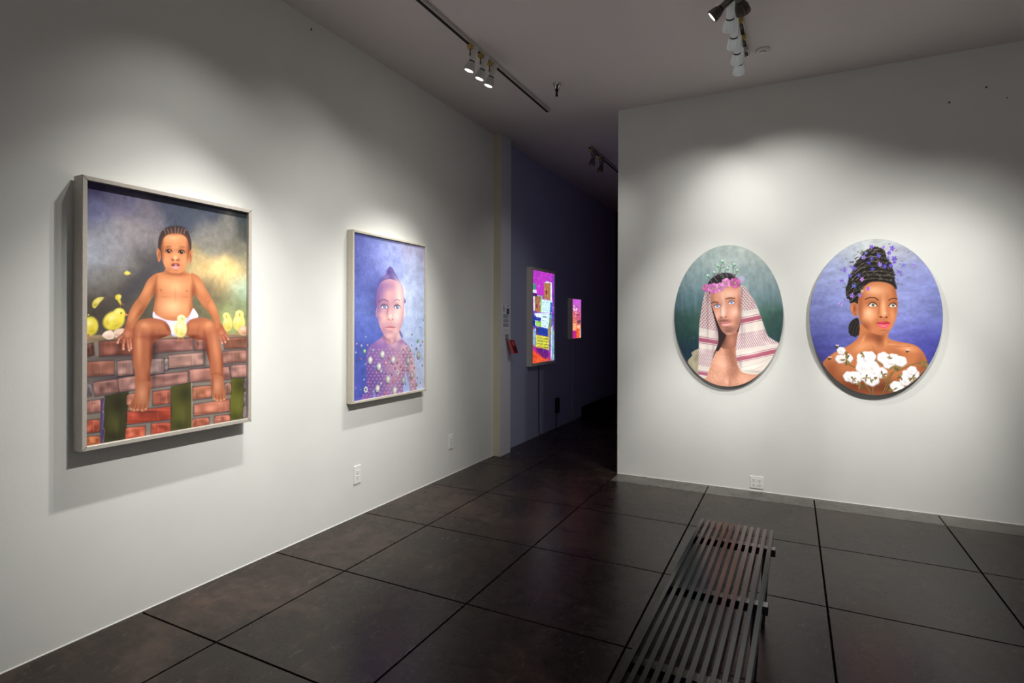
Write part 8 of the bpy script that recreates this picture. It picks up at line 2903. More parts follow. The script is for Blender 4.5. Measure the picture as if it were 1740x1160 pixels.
L 34 18 14 1 5.6 417 720 438 741 457 741 479 717
L 115 61 41 .6 3.4 424 710 448 705 474 712
L 128 72 49 .55 3.4 420 739 444 753 476 736
S 241 226 224 1 2.2 559 716 574 733 592 733 609 713 590 705 572 705
O 134 129 101 1 .85 585 720 11 13
O 34 26 20 1 .85 585 721 5 6.6
O 255 255 255 1 .85 589 726 2.5 3
L 34 18 14 1 5.5 556 715 574 735 592 735 612 712
L 115 61 41 .6 3.3 562 705 584 700 607 707
L 128 72 49 .55 3.3 559 733 580 747 609 730
L 148 84 54 .4 6.7 494 741 490 693 486 656
B 251 192 151 .85 526 658 21 25
S 148 80 49 .7 2.8 484 638 496 622 519 617 545 620 559 636 551 627 519 627 494 632
O 65 29 18 .85 .85 502 628 8.2 4.9
O 65 29 18 .85 .85 541 626 7.1 4.8
L 145 82 52 .5 4.5 482 637 484 658 492 668
L 145 82 52 .5 3.3 560 636 559 653
B 150 85 55 .5 522 605 35 10.6
S 187 61 74 1 2.2 476 578 499 590 519 595 531 592 541 595 555 588 563 576 520 571
S 224 90 106 1 2.8 478 574 520 573 562 575 550 547 525 534 499 544
L 97 26 35 .9 5 476 576 504 577 527 572 545 577 563 576
B 253 161 170 .8 520 556 26 8.8
B 251 169 170 .6 509 587 18 5.3
B 128 69 45 .5 520 520 44 12
.
E 146 110 230 1 .7 429 1189 -7.7 -3.7 -2.2 5.8
E 122 92 192 1 .7 432 1202 -5.7 7.7 3.9 4
E 146 110 230 1 .7 443 1202 4.2 8.4 4.6 -3.4
E 122 92 192 1 .7 448 1190 8.2 -2.5 -1.1 -6.1
E 146 110 230 1 .7 439 1181 .9 -10 -5.2 -.4
O 58 36 112 .8 .85 438 1193 4.4 5.2
O 232 220 156 1 .85 438 1193 2.1 2.5
E 177 139 240 1 .7 514 1193 -3.2 7.4 3.8 2.1
E 148 116 200 1 .7 524 1191 4.8 5.5 3 -3.8
E 177 139 240 1 .7 525 1180 6.1 -4 -1.9 -4.4
E 148 116 200 1 .7 517 1175 -1 -8 -4.2 1
E 177 139 240 1 .7 510 1183 -6.8 -.9 -.7 5.1
O 58 36 112 .8 .85 518 1184 3.6 4.3
O 232 220 156 1 .85 518 1184 1.7 2
E 139 96 230 1 .7 568 1181 -7.9 7.1 3.4 5.7
E 116 80 192 1 .7 580 1185 2.8 10.9 5.8 -2.4
O 139 96 230 1 .7 588 1172 9.6 7.2
E 116 80 192 1 .7 580 1160 3.2 -11.1 -5.7 -2
E 139 96 230 1 .7 568 1165 -7.7 -6.6 -3.7 6
O 58 36 112 .8 .85 577 1173 5 6
O 232 220 156 1 .85 577 1173 2.4 2.9
E 127 86 225 1 .7 555 1127 -1.4 -9.1 -4.8 1.3
E 106 72 188 1 .7 548 1136 -7.7 -.8 -.7 5.8
E 127 86 225 1 .7 553 1147 -3.4 8.6 4.4 2.3
E 106 72 188 1 .7 563 1144 5.6 6.1 3.3 -4.4
E 127 86 225 1 .7 564 1132 6.8 -4.8 -2.3 -5
O 58 36 112 .8 .85 557 1138 4 4.8
O 232 220 156 1 .85 557 1138 1.9 2.3
E 108 100 220 1 .7 491 1108 2.8 -9.5 -4.9 -1.8
E 90 84 184 1 .7 480 1113 -6.6 -5.7 -3.2 5.1
E 108 100 220 1 .7 480 1126 -6.9 6 3 5
E 90 84 184 1 .7 490 1130 2.4 9.4 5 -2.1
O 108 100 220 1 .7 497 1119 8.3 6.2
O 58 36 112 .8 .85 488 1119 4.3 5.2
O 232 220 156 1 .85 488 1119 2.1 2.5
E 88 76 192 1 .7 431 1097 -7.1 -2.5 -1.5 5.3
E 74 64 160 1 .7 434 1108 -4.5 7.3 3.7 3.1
E 88 76 192 1 .7 444 1108 4.3 7 3.8 -3.4
E 74 64 160 1 .7 448 1096 7.1 -3 -1.4 -5.2
E 88 76 192 1 .7 439 1090 .1 -8.8 -4.7 .2
O 58 36 112 .8 .85 439 1100 3.9 4.6
O 232 220 156 1 .85 439 1100 1.9 2.2
E 165 144 244 1 .7 376 1120 -7.2 6.9 3.4 5.1
E 138 120 204 1 .7 388 1124 3 9.9 5.3 -2.5
O 165 144 244 1 .7 395 1111 9 6.6
E 138 120 204 1 .7 387 1100 2.5 -10.3 -5.4 -1.6
E 165 144 244 1 .7 376 1106 -7.5 -5.6 -3.2 5.7
O 58 36 112 .8 .85 384 1112 4.7 5.5
O 232 220 156 1 .85 384 1112 2.3 2.7
E 134 144 220 1 .7 407 1151 4.2 4.8 2.6 -3.3
E 112 120 184 1 .7 408 1142 5.3 -3.5 -1.7 -3.8
E 134 144 220 1 .7 401 1138 -.9 -6.9 -3.7 .9
E 112 120 184 1 .7 395 1145 -5.9 -.8 -.6 4.4
E 134 144 220 1 .7 399 1153 -2.7 6.5 3.3 1.8
O 58 36 112 .8 .85 402 1146 3.1 3.7
O 232 220 156 1 .85 402 1146 1.5 1.8
E 124 115 230 1 .7 553 1091 2.9 -6.2 -3.2 -2
E 104 96 192 1 .7 545 1092 -3.9 -5 -2.7 3.1
E 124 115 230 1 .7 544 1102 -5.3 3.1 1.5 3.9
E 104 96 192 1 .7 550 1106 .6 6.9 3.6 -.7
E 124 115 230 1 .7 556 1099 5.7 1.1 .8 -4.3
O 58 36 112 .8 .85 550 1098 3 3.6
O 232 220 156 1 .85 550 1098 1.5 1.7
E 114 86 216 1 .7 598 1101 4.9 9.7 5.2 -4
E 95 72 180 1 .7 603 1086 9.4 -3 -1.3 -7
E 114 86 216 1 .7 593 1076 .9 -11.6 -6 -.4
E 95 72 180 1 .7 582 1085 -8.9 -4.1 -2.4 6.8
E 114 86 216 1 .7 585 1100 -6.4 9.1 4.5 4.5
O 58 36 112 .8 .85 592 1090 5 6
O 232 220 156 1 .85 592 1090 2.4 2.9
E 127 96 220 1 .7 594 1072 2.8 7.2 3.8 -2.3
E 106 80 184 1 .7 599 1062 6.7 -1.3 -.5 -5
E 127 96 220 1 .7 592 1054 1.3 -8 -4.1 -.8
E 106 80 184 1 .7 584 1059 -5.9 -3.6 -2 4.5
E 127 96 220 1 .7 585 1070 -4.9 5.8 2.9 3.6
O 58 36 112 .8 .85 591 1063 3.5 4.2
O 232 220 156 1 .85 591 1063 1.7 2
E 134 134 230 1 .7 654 1047 2 9.4 4.9 -1.8
O 112 112 192 1 .7 661 1037 8 6.1
E 134 134 230 1 .7 655 1026 3 -9.2 -4.7 -2
E 112 112 192 1 .7 645 1030 -6.2 -5.9 -3.2 4.9
E 134 134 230 1 .7 644 1043 -6.8 5.6 2.7 5
O 58 36 112 .8 .85 652 1036 4.2 5.1
O 232 220 156 1 .85 652 1036 2 2.4
E 171 153 244 1 .7 728 1042 6.5 5.2 2.8 -5.1
E 143 128 204 1 .7 728 1029 6.3 -6.2 -3 -4.7
E 171 153 244 1 .7 718 1025 -2.7 -9 -4.7 2.3
O 143 128 204 1 .7 711 1036 8 6.1
E 171 153 244 1 .7 718 1047 -2.3 9.4 4.8 1.5
O 58 36 112 .8 .85 721 1036 4.1 5.1
O 232 220 156 1 .85 721 1036 2 2.4
E 168 139 249 1 .7 492 1040 -2.9 -9.2 -4.9 2.4
O 140 116 208 1 .7 485 1052 8.4 6.2
E 168 139 249 1 .7 492 1062 -2.2 9.7 5 1.4
E 140 116 208 1 .7 503 1056 7 5.1 2.9 -5.3
E 168 139 249 1 .7 502 1043 6.5 -6.5 -3.3 -4.7
O 58 36 112 .8 .85 495 1051 4.3 5.2
O 232 220 156 1 .85 495 1051 2.1 2.5
E 73 69 182 1 .7 425 1056 3.9 -7.7 -4 -2.7
E 61 58 152 1 .7 415 1058 -4.8 -6.5 -3.6 3.7
E 73 69 182 1 .7 413 1069 -6.9 3.7 1.8 5
E 61 58 152 1 .7 421 1075 .5 8.8 4.7 -.6
E 73 69 182 1 .7 429 1067 7.2 1.8 1.1 -5.4
O 58 36 112 .8 .85 421 1065 3.9 4.6
O 232 220 156 1 .85 421 1065 1.9 2.2
E 86 76 201 1 .7 534 1042 4.3 8.9 4.8 -3.5
E 72 64 168 1 .7 538 1029 8.6 -2.5 -1.1 -6.4
E 86 76 201 1 .7 530 1020 1 -10.5 -5.4 -.5
E 72 64 168 1 .7 519 1028 -8 -3.9 -2.3 6.1
E 86 76 201 1 .7 522 1041 -5.9 8.1 4.1 4.2
O 58 36 112 .8 .85 529 1032 4.6 5.5
O 232 220 156 1 .85 529 1032 2.2 2.6
E 120 96 230 1 .7 560 1034 -7.4 -2.3 -1.4 5.6
E 100 80 192 1 .7 563 1046 -4.4 7.8 4 3.1
E 120 96 230 1 .7 573 1045 4.7 7.2 3.8 -3.7
E 100 80 192 1 .7 576 1033 7.3 -3.4 -1.6 -5.4
E 120 96 230 1 .7 568 1026 -.2 -9.3 -4.8 .3
O 58 36 112 .8 .85 568 1036 4 4.8
O 232 220 156 1 .85 568 1036 1.9 2.3
E 88 81 192 1 .7 439 1018 -6.9 3.5 1.7 5.1
E 74 68 160 1 .7 447 1024 .4 8.8 4.6 -.5
E 88 81 192 1 .7 455 1016 7.2 1.9 1.2 -5.4
E 74 68 160 1 .7 451 1005 4 -7.6 -3.9 -2.8
E 88 81 192 1 .7 441 1006 -4.7 -6.6 -3.6 3.7
O 58 36 112 .8 .85 447 1014 3.9 4.6
O 232 220 156 1 .85 447 1014 1.9 2.2
E 139 120 230 1 .7 298 1030 -6.1 -4.2 -2.4 4.5
E 116 100 192 1 .7 299 1041 -5.5 5.6 2.9 3.9
E 139 120 230 1 .7 308 1043 2.7 7.6 4.1 -2.1
E 116 100 192 1 .7 314 1033 7.1 -.9 -.3 -5.2
E 139 120 230 1 .7 307 1025 1.7 -8.2 -4.3 -1.1
O 58 36 112 .8 .85 305 1034 3.7 4.3
O 232 220 156 1 .85 305 1034 1.8 2.1
E 120 100 216 1 .7 320 1032 -3 7.7 4 2
E 100 84 180 1 .7 329 1030 5.2 5.4 3 -4
E 120 100 216 1 .7 331 1019 6.2 -4.3 -2.2 -4.4
E 100 84 180 1 .7 322 1014 -1.4 -8.1 -4.4 1.2
O 120 100 216 1 .7 315 1023 7.1 5.2
O 58 36 112 .8 .85 324 1024 3.7 4.3
O 232 220 156 1 .85 324 1024 1.8 2.1
E 148 124 235 1 .7 240 1021 -8.5 6.1 3.1 6
E 124 104 196 1 .7 252 1027 2 11 6 -1.7
O 148 124 235 1 .7 261 1015 9.7 7.1
E 124 104 196 1 .7 254 1002 4 -10.6 -5.6 -2.7
E 148 124 235 1 .7 242 1006 -7.3 -7.3 -4.1 5.5
O 58 36 112 .8 .85 250 1014 5.1 5.9
O 232 220 156 1 .85 250 1014 2.4 2.8
E 88 86 201 1 .7 358 961 6.2 -5.2 -2.7 -4.5
E 74 72 168 1 .7 349 957 -2.1 -8.5 -4.5 1.7
O 88 86 201 1 .7 342 967 7.6 5.6
E 74 72 168 1 .7 348 977 -2.6 8.5 4.5 1.7
E 88 86 201 1 .7 358 973 6 5.2 2.9 -4.5
O 58 36 112 .8 .85 351 967 3.9 4.6
O 232 220 156 1 .85 351 967 1.9 2.2
E 105 96 206 1 .7 294 956 2.9 -8.4 -4.4 -2
E 88 80 172 1 .7 284 959 -5.9 -5.6 -3.1 4.4
E 105 96 206 1 .7 283 971 -6.5 5 2.5 4.7
E 88 80 172 1 .7 293 975 1.8 8.6 4.7 -1.5
O 105 96 206 1 .7 300 966 7.6 5.6
O 58 36 112 .8 .85 291 965 4 4.7
O 232 220 156 1 .85 291 965 1.9 2.2
E 211 153 255 1 .7 366 931 -7.6 -2.9 -1.7 5.6
E 176 128 216 1 .7 369 943 -4.9 7.7 4 3.5
E 211 153 255 1 .7 379 943 4.5 7.6 4.1 -3.5
E 176 128 216 1 .7 383 931 7.7 -2.9 -1.4 -5.6
E 211 153 255 1 .7 374 923 .2 -9.5 -5 0
O 58 36 112 .8 .85 374 934 4.2 4.9
O 232 220 156 1 .85 374 934 2 2.4
E 146 124 230 1 .7 619 970 -4.8 -8.4 -4.5 3.8
E 122 104 192 1 .7 615 984 -8.3 3.2 1.5 6.2
E 146 124 230 1 .7 624 992 -.3 10.4 5.4 0
E 122 104 192 1 .7 633 984 8.1 3.2 1.8 -6.2
E 146 124 230 1 .7 630 970 5.3 -8.4 -4.2 -3.8
O 58 36 112 .8 .85 624 980 4.5 5.4
O 232 220 156 1 .85 624 980 2.1 2.6
E 153 124 235 1 .7 228 915 -3.9 -8.3 -4.6 3
E 128 104 196 1 .7 224 927 -8.2 2 .9 5.9
E 153 124 235 1 .7 232 936 -1.1 9.6 5.1 .6
E 128 104 196 1 .7 242 929 7.4 3.9 2.2 -5.5
E 153 124 235 1 .7 240 917 5.7 -7.1 -3.7 -4
O 58 36 112 .8 .85 233 925 4.3 5
O 232 220 156 1 .85 233 925 2.1 2.4
E 105 120 220 1 .7 311 888 -6.9 6.3 3.2 5
E 88 100 184 1 .7 322 892 2.8 9.5 5.1 -2.2
O 105 120 220 1 .7 328 881 8.6 6.3
E 88 100 184 1 .7 322 870 2.6 -9.7 -5.2 -1.7
E 105 120 220 1 .7 310 875 -7.1 -5.7 -3.1 5.3
O 58 36 112 .8 .85 318 881 4.5 5.3
O 232 220 156 1 .85 318 881 2.2 2.5
E 187 124 240 1 .7 424 851 6.9 -4.8 -2.5 -5.1
E 156 104 200 1 .7 414 846 -1.6 -9.2 -4.9 1.3
O 187 124 240 1 .7 407 856 7.9 5.9
E 156 104 200 1 .7 412 866 -3.3 8.7 4.5 2.3
E 187 124 240 1 .7 423 864 5.9 6.2 3.4 -4.4
O 58 36 112 .8 .85 416 856 4.2 4.9
O 232 220 156 1 .85 416 856 2 2.4
E 153 124 230 1 .7 361 794 2.2 -9.2 -4.9 -1.5
E 128 104 192 1 .7 351 799 -6.7 -5.1 -2.8 5
E 153 124 230 1 .7 352 812 -6.3 6 3.1 4.6
E 128 104 192 1 .7 362 815 2.8 8.8 4.7 -2.2
O 153 124 230 1 .7 368 804 8 5.9
O 58 36 112 .8 .85 359 805 4.2 4.9
O 232 220 156 1 .85 359 805 2 2.4
E 168 134 244 1 .7 297 795 -7.3 -6.4 -3.5 5.4
E 140 112 204 1 .7 296 809 -7.6 6.2 3.2 5.5
E 168 134 244 1 .7 308 814 2.6 10.2 5.5 -2
O 140 112 204 1 .7 315 802 9.1 6.7
E 168 134 244 1 .7 308 791 3.1 -10.1 -5.4 -2.2
O 58 36 112 .8 .85 305 802 4.8 5.6
O 232 220 156 1 .85 305 802 2.3 2.7
E 192 163 249 1 .7 228 724 3.3 -8.9 -4.8 -2.3
E 160 136 208 1 .7 217 726 -6.2 -6.3 -3.4 4.6
E 192 163 249 1 .7 216 739 -7.1 5 2.6 5.1
E 160 136 208 1 .7 226 744 1.8 9.3 5 -1.4
O 192 163 249 1 .7 233 734 8.2 6
O 58 36 112 .8 .85 224 734 4.3 5
O 232 220 156 1 .85 224 734 2.1 2.4
E 168 148 235 1 .7 279 767 5.8 4.7 2.6 -4.3
E 140 124 196 1 .7 279 756 5.8 -5.1 -2.7 -4.2
E 168 148 235 1 .7 269 753 -2.3 -7.9 -4.3 1.7
O 140 124 196 1 .7 264 762 7.2 5.2
E 168 148 235 1 .7 270 771 -2.2 8 4.3 1.5
O 58 36 112 .8 .85 272 762 3.7 4.4
O 232 220 156 1 .85 272 762 1.8 2.1
E 111 114 112 .85 .5 263 1106 9 -9.3 -2.7 -3.7
O 111 114 112 .85 .5 311 1081 11.7 5
E 111 114 112 .85 .5 614 995 9.5 -7 -2 -4.1
E 111 114 112 .85 .5 629 1046 10.3 -5 -1.3 -4.5
E 111 114 112 .85 .5 642 1068 10.2 4 1.4 -4.6
E 111 114 112 .85 .5 639 967 8.4 -8.8 -2.5 -3.6
E 111 114 112 .85 .5 614 920 5.5 -11.6 -3.4 -2.3
E 111 114 112 .85 .5 642 883 10.2 -4.8 -1.3 -4.5
O 111 114 112 .85 .5 634 956 10.9 4.8
E 111 114 112 .85 .5 604 1155 9.5 6.1 2 -4.3
E 111 114 112 .85 .5 683 1139 8.3 8 2.5 -3.8
E 111 114 112 .85 .5 614 890 9.5 -6.9 -2 -4.1
E 111 114 112 .85 .5 252 901 9.1 -9.1 -2.8 -3.7
E 111 114 112 .85 .5 247 870 11.6 -2.7 -.7 -4.9
E 111 114 112 .85 .5 225 1014 9.1 -9.2 -2.8 -3.7
O 111 114 112 .85 .5 290 1042 11.7 5
E 111 114 112 .85 .5 258 876 4.1 -13 -4 -1.6
E 111 114 112 .85 .5 684 936 10.1 4.1 1.4 -4.5
E 111 114 112 .85 .5 558 1210 10.4 3.9 1.4 -4.6
E 111 114 112 .85 .5 374 1162 10 -7.3 -2.1 -4.2
E 111 114 112 .85 .5 253 770 5.9 -12 -3.7 -2.4
E 111 114 112 .85 .5 347 1157 10.9 -5.2 -1.4 -4.6
S 192 184 160 1 2.3 364 839 374 851 386 836 378 824
O 176 168 144 1 .85 378 832 6.3 4.9
L 92 70 40 1 9.2 265 246 339 211 402 177
L 168 148 96 .8 4.6 265 246 339 211 402 177
L 92 70 40 1 9.1 392 90 428 31 444 -17
L 168 148 96 .8 4.5 392 90 428 31 444 -17
L 92 70 40 1 9 452 94 450 -29
L 168 148 96 .8 4.5 452 94 450 -29
L 92 70 40 1 8.9 520 158 536 110 576 185
L 168 148 96 .8 4.4 520 158 536 110 576 185
L 92 70 40 1 8.7 665 260 586 185 536 74 511 -13
L 168 148 96 .8 4.3 665 260 586 185 536 74 511 -13
L 92 70 40 1 8.5 802 277 734 263 666 230 616 198
L 168 148 96 .8 4.2 802 277 734 263 666 230 616 198
L 92 70 40 1 8.7 676 117 576 112 536 37
L 168 148 96 .8 4.3 676 117 576 112 536 37
L 92 70 40 1 8.9 536 231 495 254 464 277
L 168 148 96 .8 4.4 536 231 495 254 464 277
O 176 168 168 .8 .6 239 332 18 19
O 176 168 168 .8 .6 223 333 18 19
O 176 168 168 .8 .6 216 347 18 19
O 176 168 168 .8 .6 226 360 18 19
O 176 168 168 .8 .6 242 359 18 19
O 176 168 168 .8 .6 248 345 18 19
O 228 226 228 1 .7 236 337 17 17
B 255 255 255 .9 234 344 16 14
O 228 226 228 1 .7 221 338 17 17
B 255 255 255 .9 217 345 16 14
O 228 226 228 1 .7 215 352 17 17
B 255 255 255 .9 211 358 16 14
O 228 226 228 1 .7 224 364 17 17
B 255 255 255 .9 220 371 16 14
O 228 226 228 1 .7 239 363 17 17
B 255 255 255 .9 236 369 16 14
O 228 226 228 1 .7 246 350 17 17
B 255 255 255 .9 243 356 16 14
B 201 196 198 .6 230 343 14 10.9
O 176 168 168 .8 .6 244 280 20 21
O 176 168 168 .8 .6 237 263 20 21
O 176 168 168 .8 .6 219 260 20 21
O 176 168 168 .8 .6 208 274 20 21
O 176 168 168 .8 .6 215 291 20 21
O 176 168 168 .8 .6 233 294 20 21
O 228 226 228 1 .7 241 284 19 20
B 255 255 255 .9 239 291 18 16
O 228 226 228 1 .7 234 269 19 20
B 255 255 255 .9 232 275 18 16
O 228 226 228 1 .7 217 266 19 20
B 255 255 255 .9 213 272 18 16
O 228 226 228 1 .7 206 279 19 20
B 255 255 255 .9 202 286 18 16
O 228 226 228 1 .7 213 295 19 20
B 255 255 255 .9 210 301 18 16
O 228 226 228 1 .7 231 298 19 20
B 255 255 255 .9 228 304 18 16
B 201 196 198 .6 224 273 16 12
O 176 168 168 .8 .6 286 302 21 22
O 176 168 168 .8 .6 297 286 21 22
O 176 168 168 .8 .6 288 269 21 22
O 176 168 168 .8 .6 269 268 21 22
O 176 168 168 .8 .6 258 283 21 22
O 176 168 168 .8 .6 267 300 21 22
O 228 226 228 1 .7 284 306 20 21
B 255 255 255 .9 281 312 19 17
O 228 226 228 1 .7 294 291 20 21
B 255 255 255 .9 291 298 19 17
O 228 226 228 1 .7 285 275 20 21
B 255 255 255 .9 283 281 19 17
O 228 226 228 1 .7 267 274 20 21
B 255 255 255 .9 263 280 19 17
O 228 226 228 1 .7 257 288 20 21
B 255 255 255 .9 253 294 19 17
O 228 226 228 1 .7 265 305 20 21
B 255 255 255 .9 262 311 19 17
B 201 196 198 .6 275 281 17 13
O 176 168 168 .8 .6 426 298 34 37
O 176 168 168 .8 .6 425 267 34 37
O 176 168 168 .8 .6 398 252 34 37
O 176 168 168 .8 .6 371 267 34 37
O 176 168 168 .8 .6 372 299 34 37
O 176 168 168 .8 .6 400 314 34 37
O 228 226 228 1 .7 423 302 32 34
B 255 255 255 .9 421 308 31 28
O 228 226 228 1 .7 422 273 32 34
B 255 255 255 .9 420 279 31 28
O 228 226 228 1 .7 395 258 32 34
B 255 255 255 .9 392 264 31 28
O 228 226 228 1 .7 370 273 33 34
B 255 255 255 .9 366 279 31 28
O 228 226 228 1 .7 371 303 33 34
B 255 255 255 .9 367 309 31 28
O 228 226 228 1 .7 398 317 32 34
B 255 255 255 .9 395 323 31 28
B 201 196 198 .6 397 273 27 21
O 176 168 168 .8 .6 422 281 25 27
O 176 168 168 .8 .6 407 298 25 27
O 176 168 168 .8 .6 416 319 25 27
O 176 168 168 .8 .6 438 323 25 27
O 176 168 168 .8 .6 452 306 25 27
O 176 168 168 .8 .6 444 285 25 27
O 228 226 228 1 .7 420 286 24 25
B 255 255 255 .9 416 293 22 20
O 228 226 228 1 .7 406 303 24 25
B 255 255 255 .9 402 309 22 20
O 228 226 228 1 .7 414 324 24 25
B 255 255 255 .9 410 330 22 20
O 228 226 228 1 .7 436 327 24 25
B 255 255 255 .9 433 333 22 20
O 228 226 228 1 .7 449 310 24 25
B 255 255 255 .9 447 316 22 20
O 228 226 228 1 .7 441 290 24 25
B 255 255 255 .9 439 296 22 20
B 201 196 198 .6 428 296 20 16
O 176 168 168 .8 .6 377 189 29 31
O 176 168 168 .8 .6 358 206 29 31
O 176 168 168 .8 .6 364 232 29 31
O 176 168 168 .8 .6 390 240 29 31
O 176 168 168 .8 .6 408 222 28 31
O 176 168 168 .8 .6 402 197 29 31
O 228 226 228 1 .7 375 195 27 28
B 255 255 255 .9 372 201 26 23
O 228 226 228 1 .7 357 212 27 28
B 255 255 255 .9 353 218 26 23
O 228 226 228 1 .7 363 236 27 28
B 255 255 255 .9 359 242 26 23
O 228 226 228 1 .7 387 243 27 28
B 255 255 255 .9 384 249 26 23
O 228 226 228 1 .7 405 227 27 28
B 255 255 255 .9 403 233 26 23
O 228 226 228 1 .7 399 203 27 28
B 255 255 255 .9 397 209 26 23
B 201 196 198 .6 381 207 23 18
O 176 168 168 .8 .6 460 240 29 32
O 176 168 168 .8 .6 472 217 29 32
O 176 168 168 .8 .6 458 194 29 32
O 176 168 168 .8 .6 431 194 30 32
O 176 168 168 .8 .6 419 217 30 32
O 176 168 168 .8 .6 433 240 30 32
O 228 226 228 1 .7 457 244 28 29
B 255 255 255 .9 454 250 26 24
O 228 226 228 1 .7 469 222 28 29
B 255 255 255 .9 467 228 26 24
O 228 226 228 1 .7 456 200 28 29
B 255 255 255 .9 453 206 26 24
O 228 226 228 1 .7 430 200 28 29
B 255 255 255 .9 426 206 26 24
O 228 226 228 1 .7 418 222 28 29
B 255 255 255 .9 413 228 27 24
O 228 226 228 1 .7 432 244 28 29
B 255 255 255 .9 428 250 26 24
B 201 196 198 .6 444 209 23 18
O 176 168 168 .8 .6 529 184 24 27
O 176 168 168 .8 .6 523 162 24 27
O 176 168 168 .8 .6 501 155 25 27
O 176 168 168 .8 .6 486 170 25 27
O 176 168 168 .8 .6 491 192 25 27
O 176 168 168 .8 .6 513 199 25 27
O 228 226 228 1 .7 526 188 23 25
B 255 255 255 .9 524 194 22 20
O 228 226 228 1 .7 520 167 23 25
B 255 255 255 .9 518 173 22 20
O 228 226 228 1 .7 500 161 23 25
B 255 255 255 .9 496 166 22 20
O 228 226 228 1 .7 484 175 23 25
B 255 255 255 .9 480 181 22 20
O 228 226 228 1 .7 490 196 23 25
B 255 255 255 .9 486 202 22 20
O 228 226 228 1 .7 511 202 23 25
B 255 255 255 .9 508 208 22 20
B 201 196 198 .6 505 171 20 16
O 176 168 168 .8 .6 266 137 25 26
O 176 168 168 .8 .6 279 156 25 26
O 176 168 168 .8 .6 301 154 24 26
O 176 168 168 .8 .6 311 135 24 26
O 176 168 168 .8 .6 298 116 24 26
O 176 168 168 .8 .6 275 118 25 26
O 228 226 228 1 .7 265 142 23 24
B 255 255 255 .9 261 148 22 20
O 228 226 228 1 .7 277 159 23 24
B 255 255 255 .9 274 166 22 20
O 228 226 228 1 .7 299 158 23 24
B 255 255 255 .9 296 164 22 20
O 228 226 228 1 .7 308 140 23 24
B 255 255 255 .9 305 146 22 20
O 228 226 228 1 .7 295 122 23 24
B 255 255 255 .9 292 128 22 20
O 228 226 228 1 .7 274 123 23 24
B 255 255 255 .9 270 129 22 20
B 201 196 198 .6 286 130 19 15
O 176 168 168 .8 .6 319 154 29 31
O 176 168 168 .8 .6 345 154 29 31
O 176 168 168 .8 .6 357 131 29 31
O 176 168 168 .8 .6 343 109 29 31
O 176 168 168 .8 .6 316 110 29 31
O 176 168 168 .8 .6 304 132 29 31
O 228 226 228 1 .7 317 158 28 28
B 255 255 255 .9 314 164 26 23
O 228 226 228 1 .7 343 158 27 28
B 255 255 255 .9 340 164 26 23
O 228 226 228 1 .7 354 136 27 28
B 255 255 255 .9 352 142 26 23
O 228 226 228 1 .7 340 115 27 28
B 255 255 255 .9 337 121 26 23
O 228 226 228 1 .7 315 115 28 28
B 255 255 255 .9 311 121 26 23
O 228 226 228 1 .7 303 137 28 29
B 255 255 255 .9 299 143 26 23
B 201 196 198 .6 329 124 23 18
O 176 168 168 .8 .6 396 157 27 30
O 176 168 168 .8 .6 419 166 27 30
O 176 168 168 .8 .6 438 151 27 29
O 176 168 168 .8 .6 434 127 27 29
O 176 168 168 .8 .6 410 117 27 30
O 176 168 168 .8 .6 391 133 28 30
O 228 226 228 1 .7 394 161 26 27
B 255 255 255 .9 390 167 25 22
O 228 226 228 1 .7 417 170 26 27
B 255 255 255 .9 414 176 24 22
O 228 226 228 1 .7 435 156 26 27
B 255 255 255 .9 433 162 24 22
O 228 226 228 1 .7 431 132 26 27
B 255 255 255 .9 428 138 24 22
O 228 226 228 1 .7 408 123 26 27
B 255 255 255 .9 405 129 25 22
O 228 226 228 1 .7 390 138 26 27
B 255 255 255 .9 386 144 25 22
B 201 196 198 .6 413 135 22 17
O 176 168 168 .8 .6 421 129 30 32
O 176 168 168 .8 .6 444 146 29 32
O 176 168 168 .8 .6 468 135 29 32
O 176 168 168 .8 .6 470 108 29 32
O 176 168 168 .8 .6 448 92 29 32
O 176 168 168 .8 .6 424 103 30 32
O 228 226 228 1 .7 420 134 28 29
B 255 255 255 .9 416 139 26 24
O 228 226 228 1 .7 442 149 28 29
B 255 255 255 .9 438 155 26 24
O 228 226 228 1 .7 465 139 28 29
B 255 255 255 .9 463 145 26 24
O 228 226 228 1 .7 467 114 28 29
B 255 255 255 .9 465 120 26 24
O 228 226 228 1 .7 446 98 28 29
B 255 255 255 .9 442 104 26 24
O 228 226 228 1 .7 422 108 28 29
B 255 255 255 .9 418 114 26 24
B 201 196 198 .6 444 111 23 18
O 176 168 168 .8 .6 502 289 25 27
O 176 168 168 .8 .6 504 311 25 27
O 176 168 168 .8 .6 524 321 24 27
O 176 168 168 .8 .6 542 309 24 27
O 176 168 168 .8 .6 540 286 24 27
O 176 168 168 .8 .6 520 276 24 27
O 228 226 228 1 .7 501 294 23 25
B 255 255 255 .9 497 300 22 20
O 228 226 228 1 .7 502 315 23 25
B 255 255 255 .9 499 321 22 20
O 228 226 228 1 .7 522 325 23 25
B 255 255 255 .9 519 331 22 20
O 228 226 228 1 .7 540 313 23 24
B 255 255 255 .9 537 319 22 20
O 228 226 228 1 .7 538 292 23 24
B 255 255 255 .9 535 298 22 20
O 228 226 228 1 .7 518 282 23 25
B 255 255 255 .9 515 288 22 20
B 201 196 198 .6 520 293 19 16
O 176 168 168 .8 .6 544 235 23 25
O 176 168 168 .8 .6 537 255 23 26
O 176 168 168 .8 .6 551 272 23 25
O 176 168 168 .8 .6 572 268 23 25
O 176 168 168 .8 .6 578 248 23 25
O 176 168 168 .8 .6 564 231 23 25
O 228 226 228 1 .7 542 241 22 23
B 255 255 255 .9 538 247 21 19
O 228 226 228 1 .7 536 260 22 23
B 255 255 255 .9 532 266 21 19
O 228 226 228 1 .7 549 276 22 23
B 255 255 255 .9 546 281 21 19
O 228 226 228 1 .7 569 272 22 23
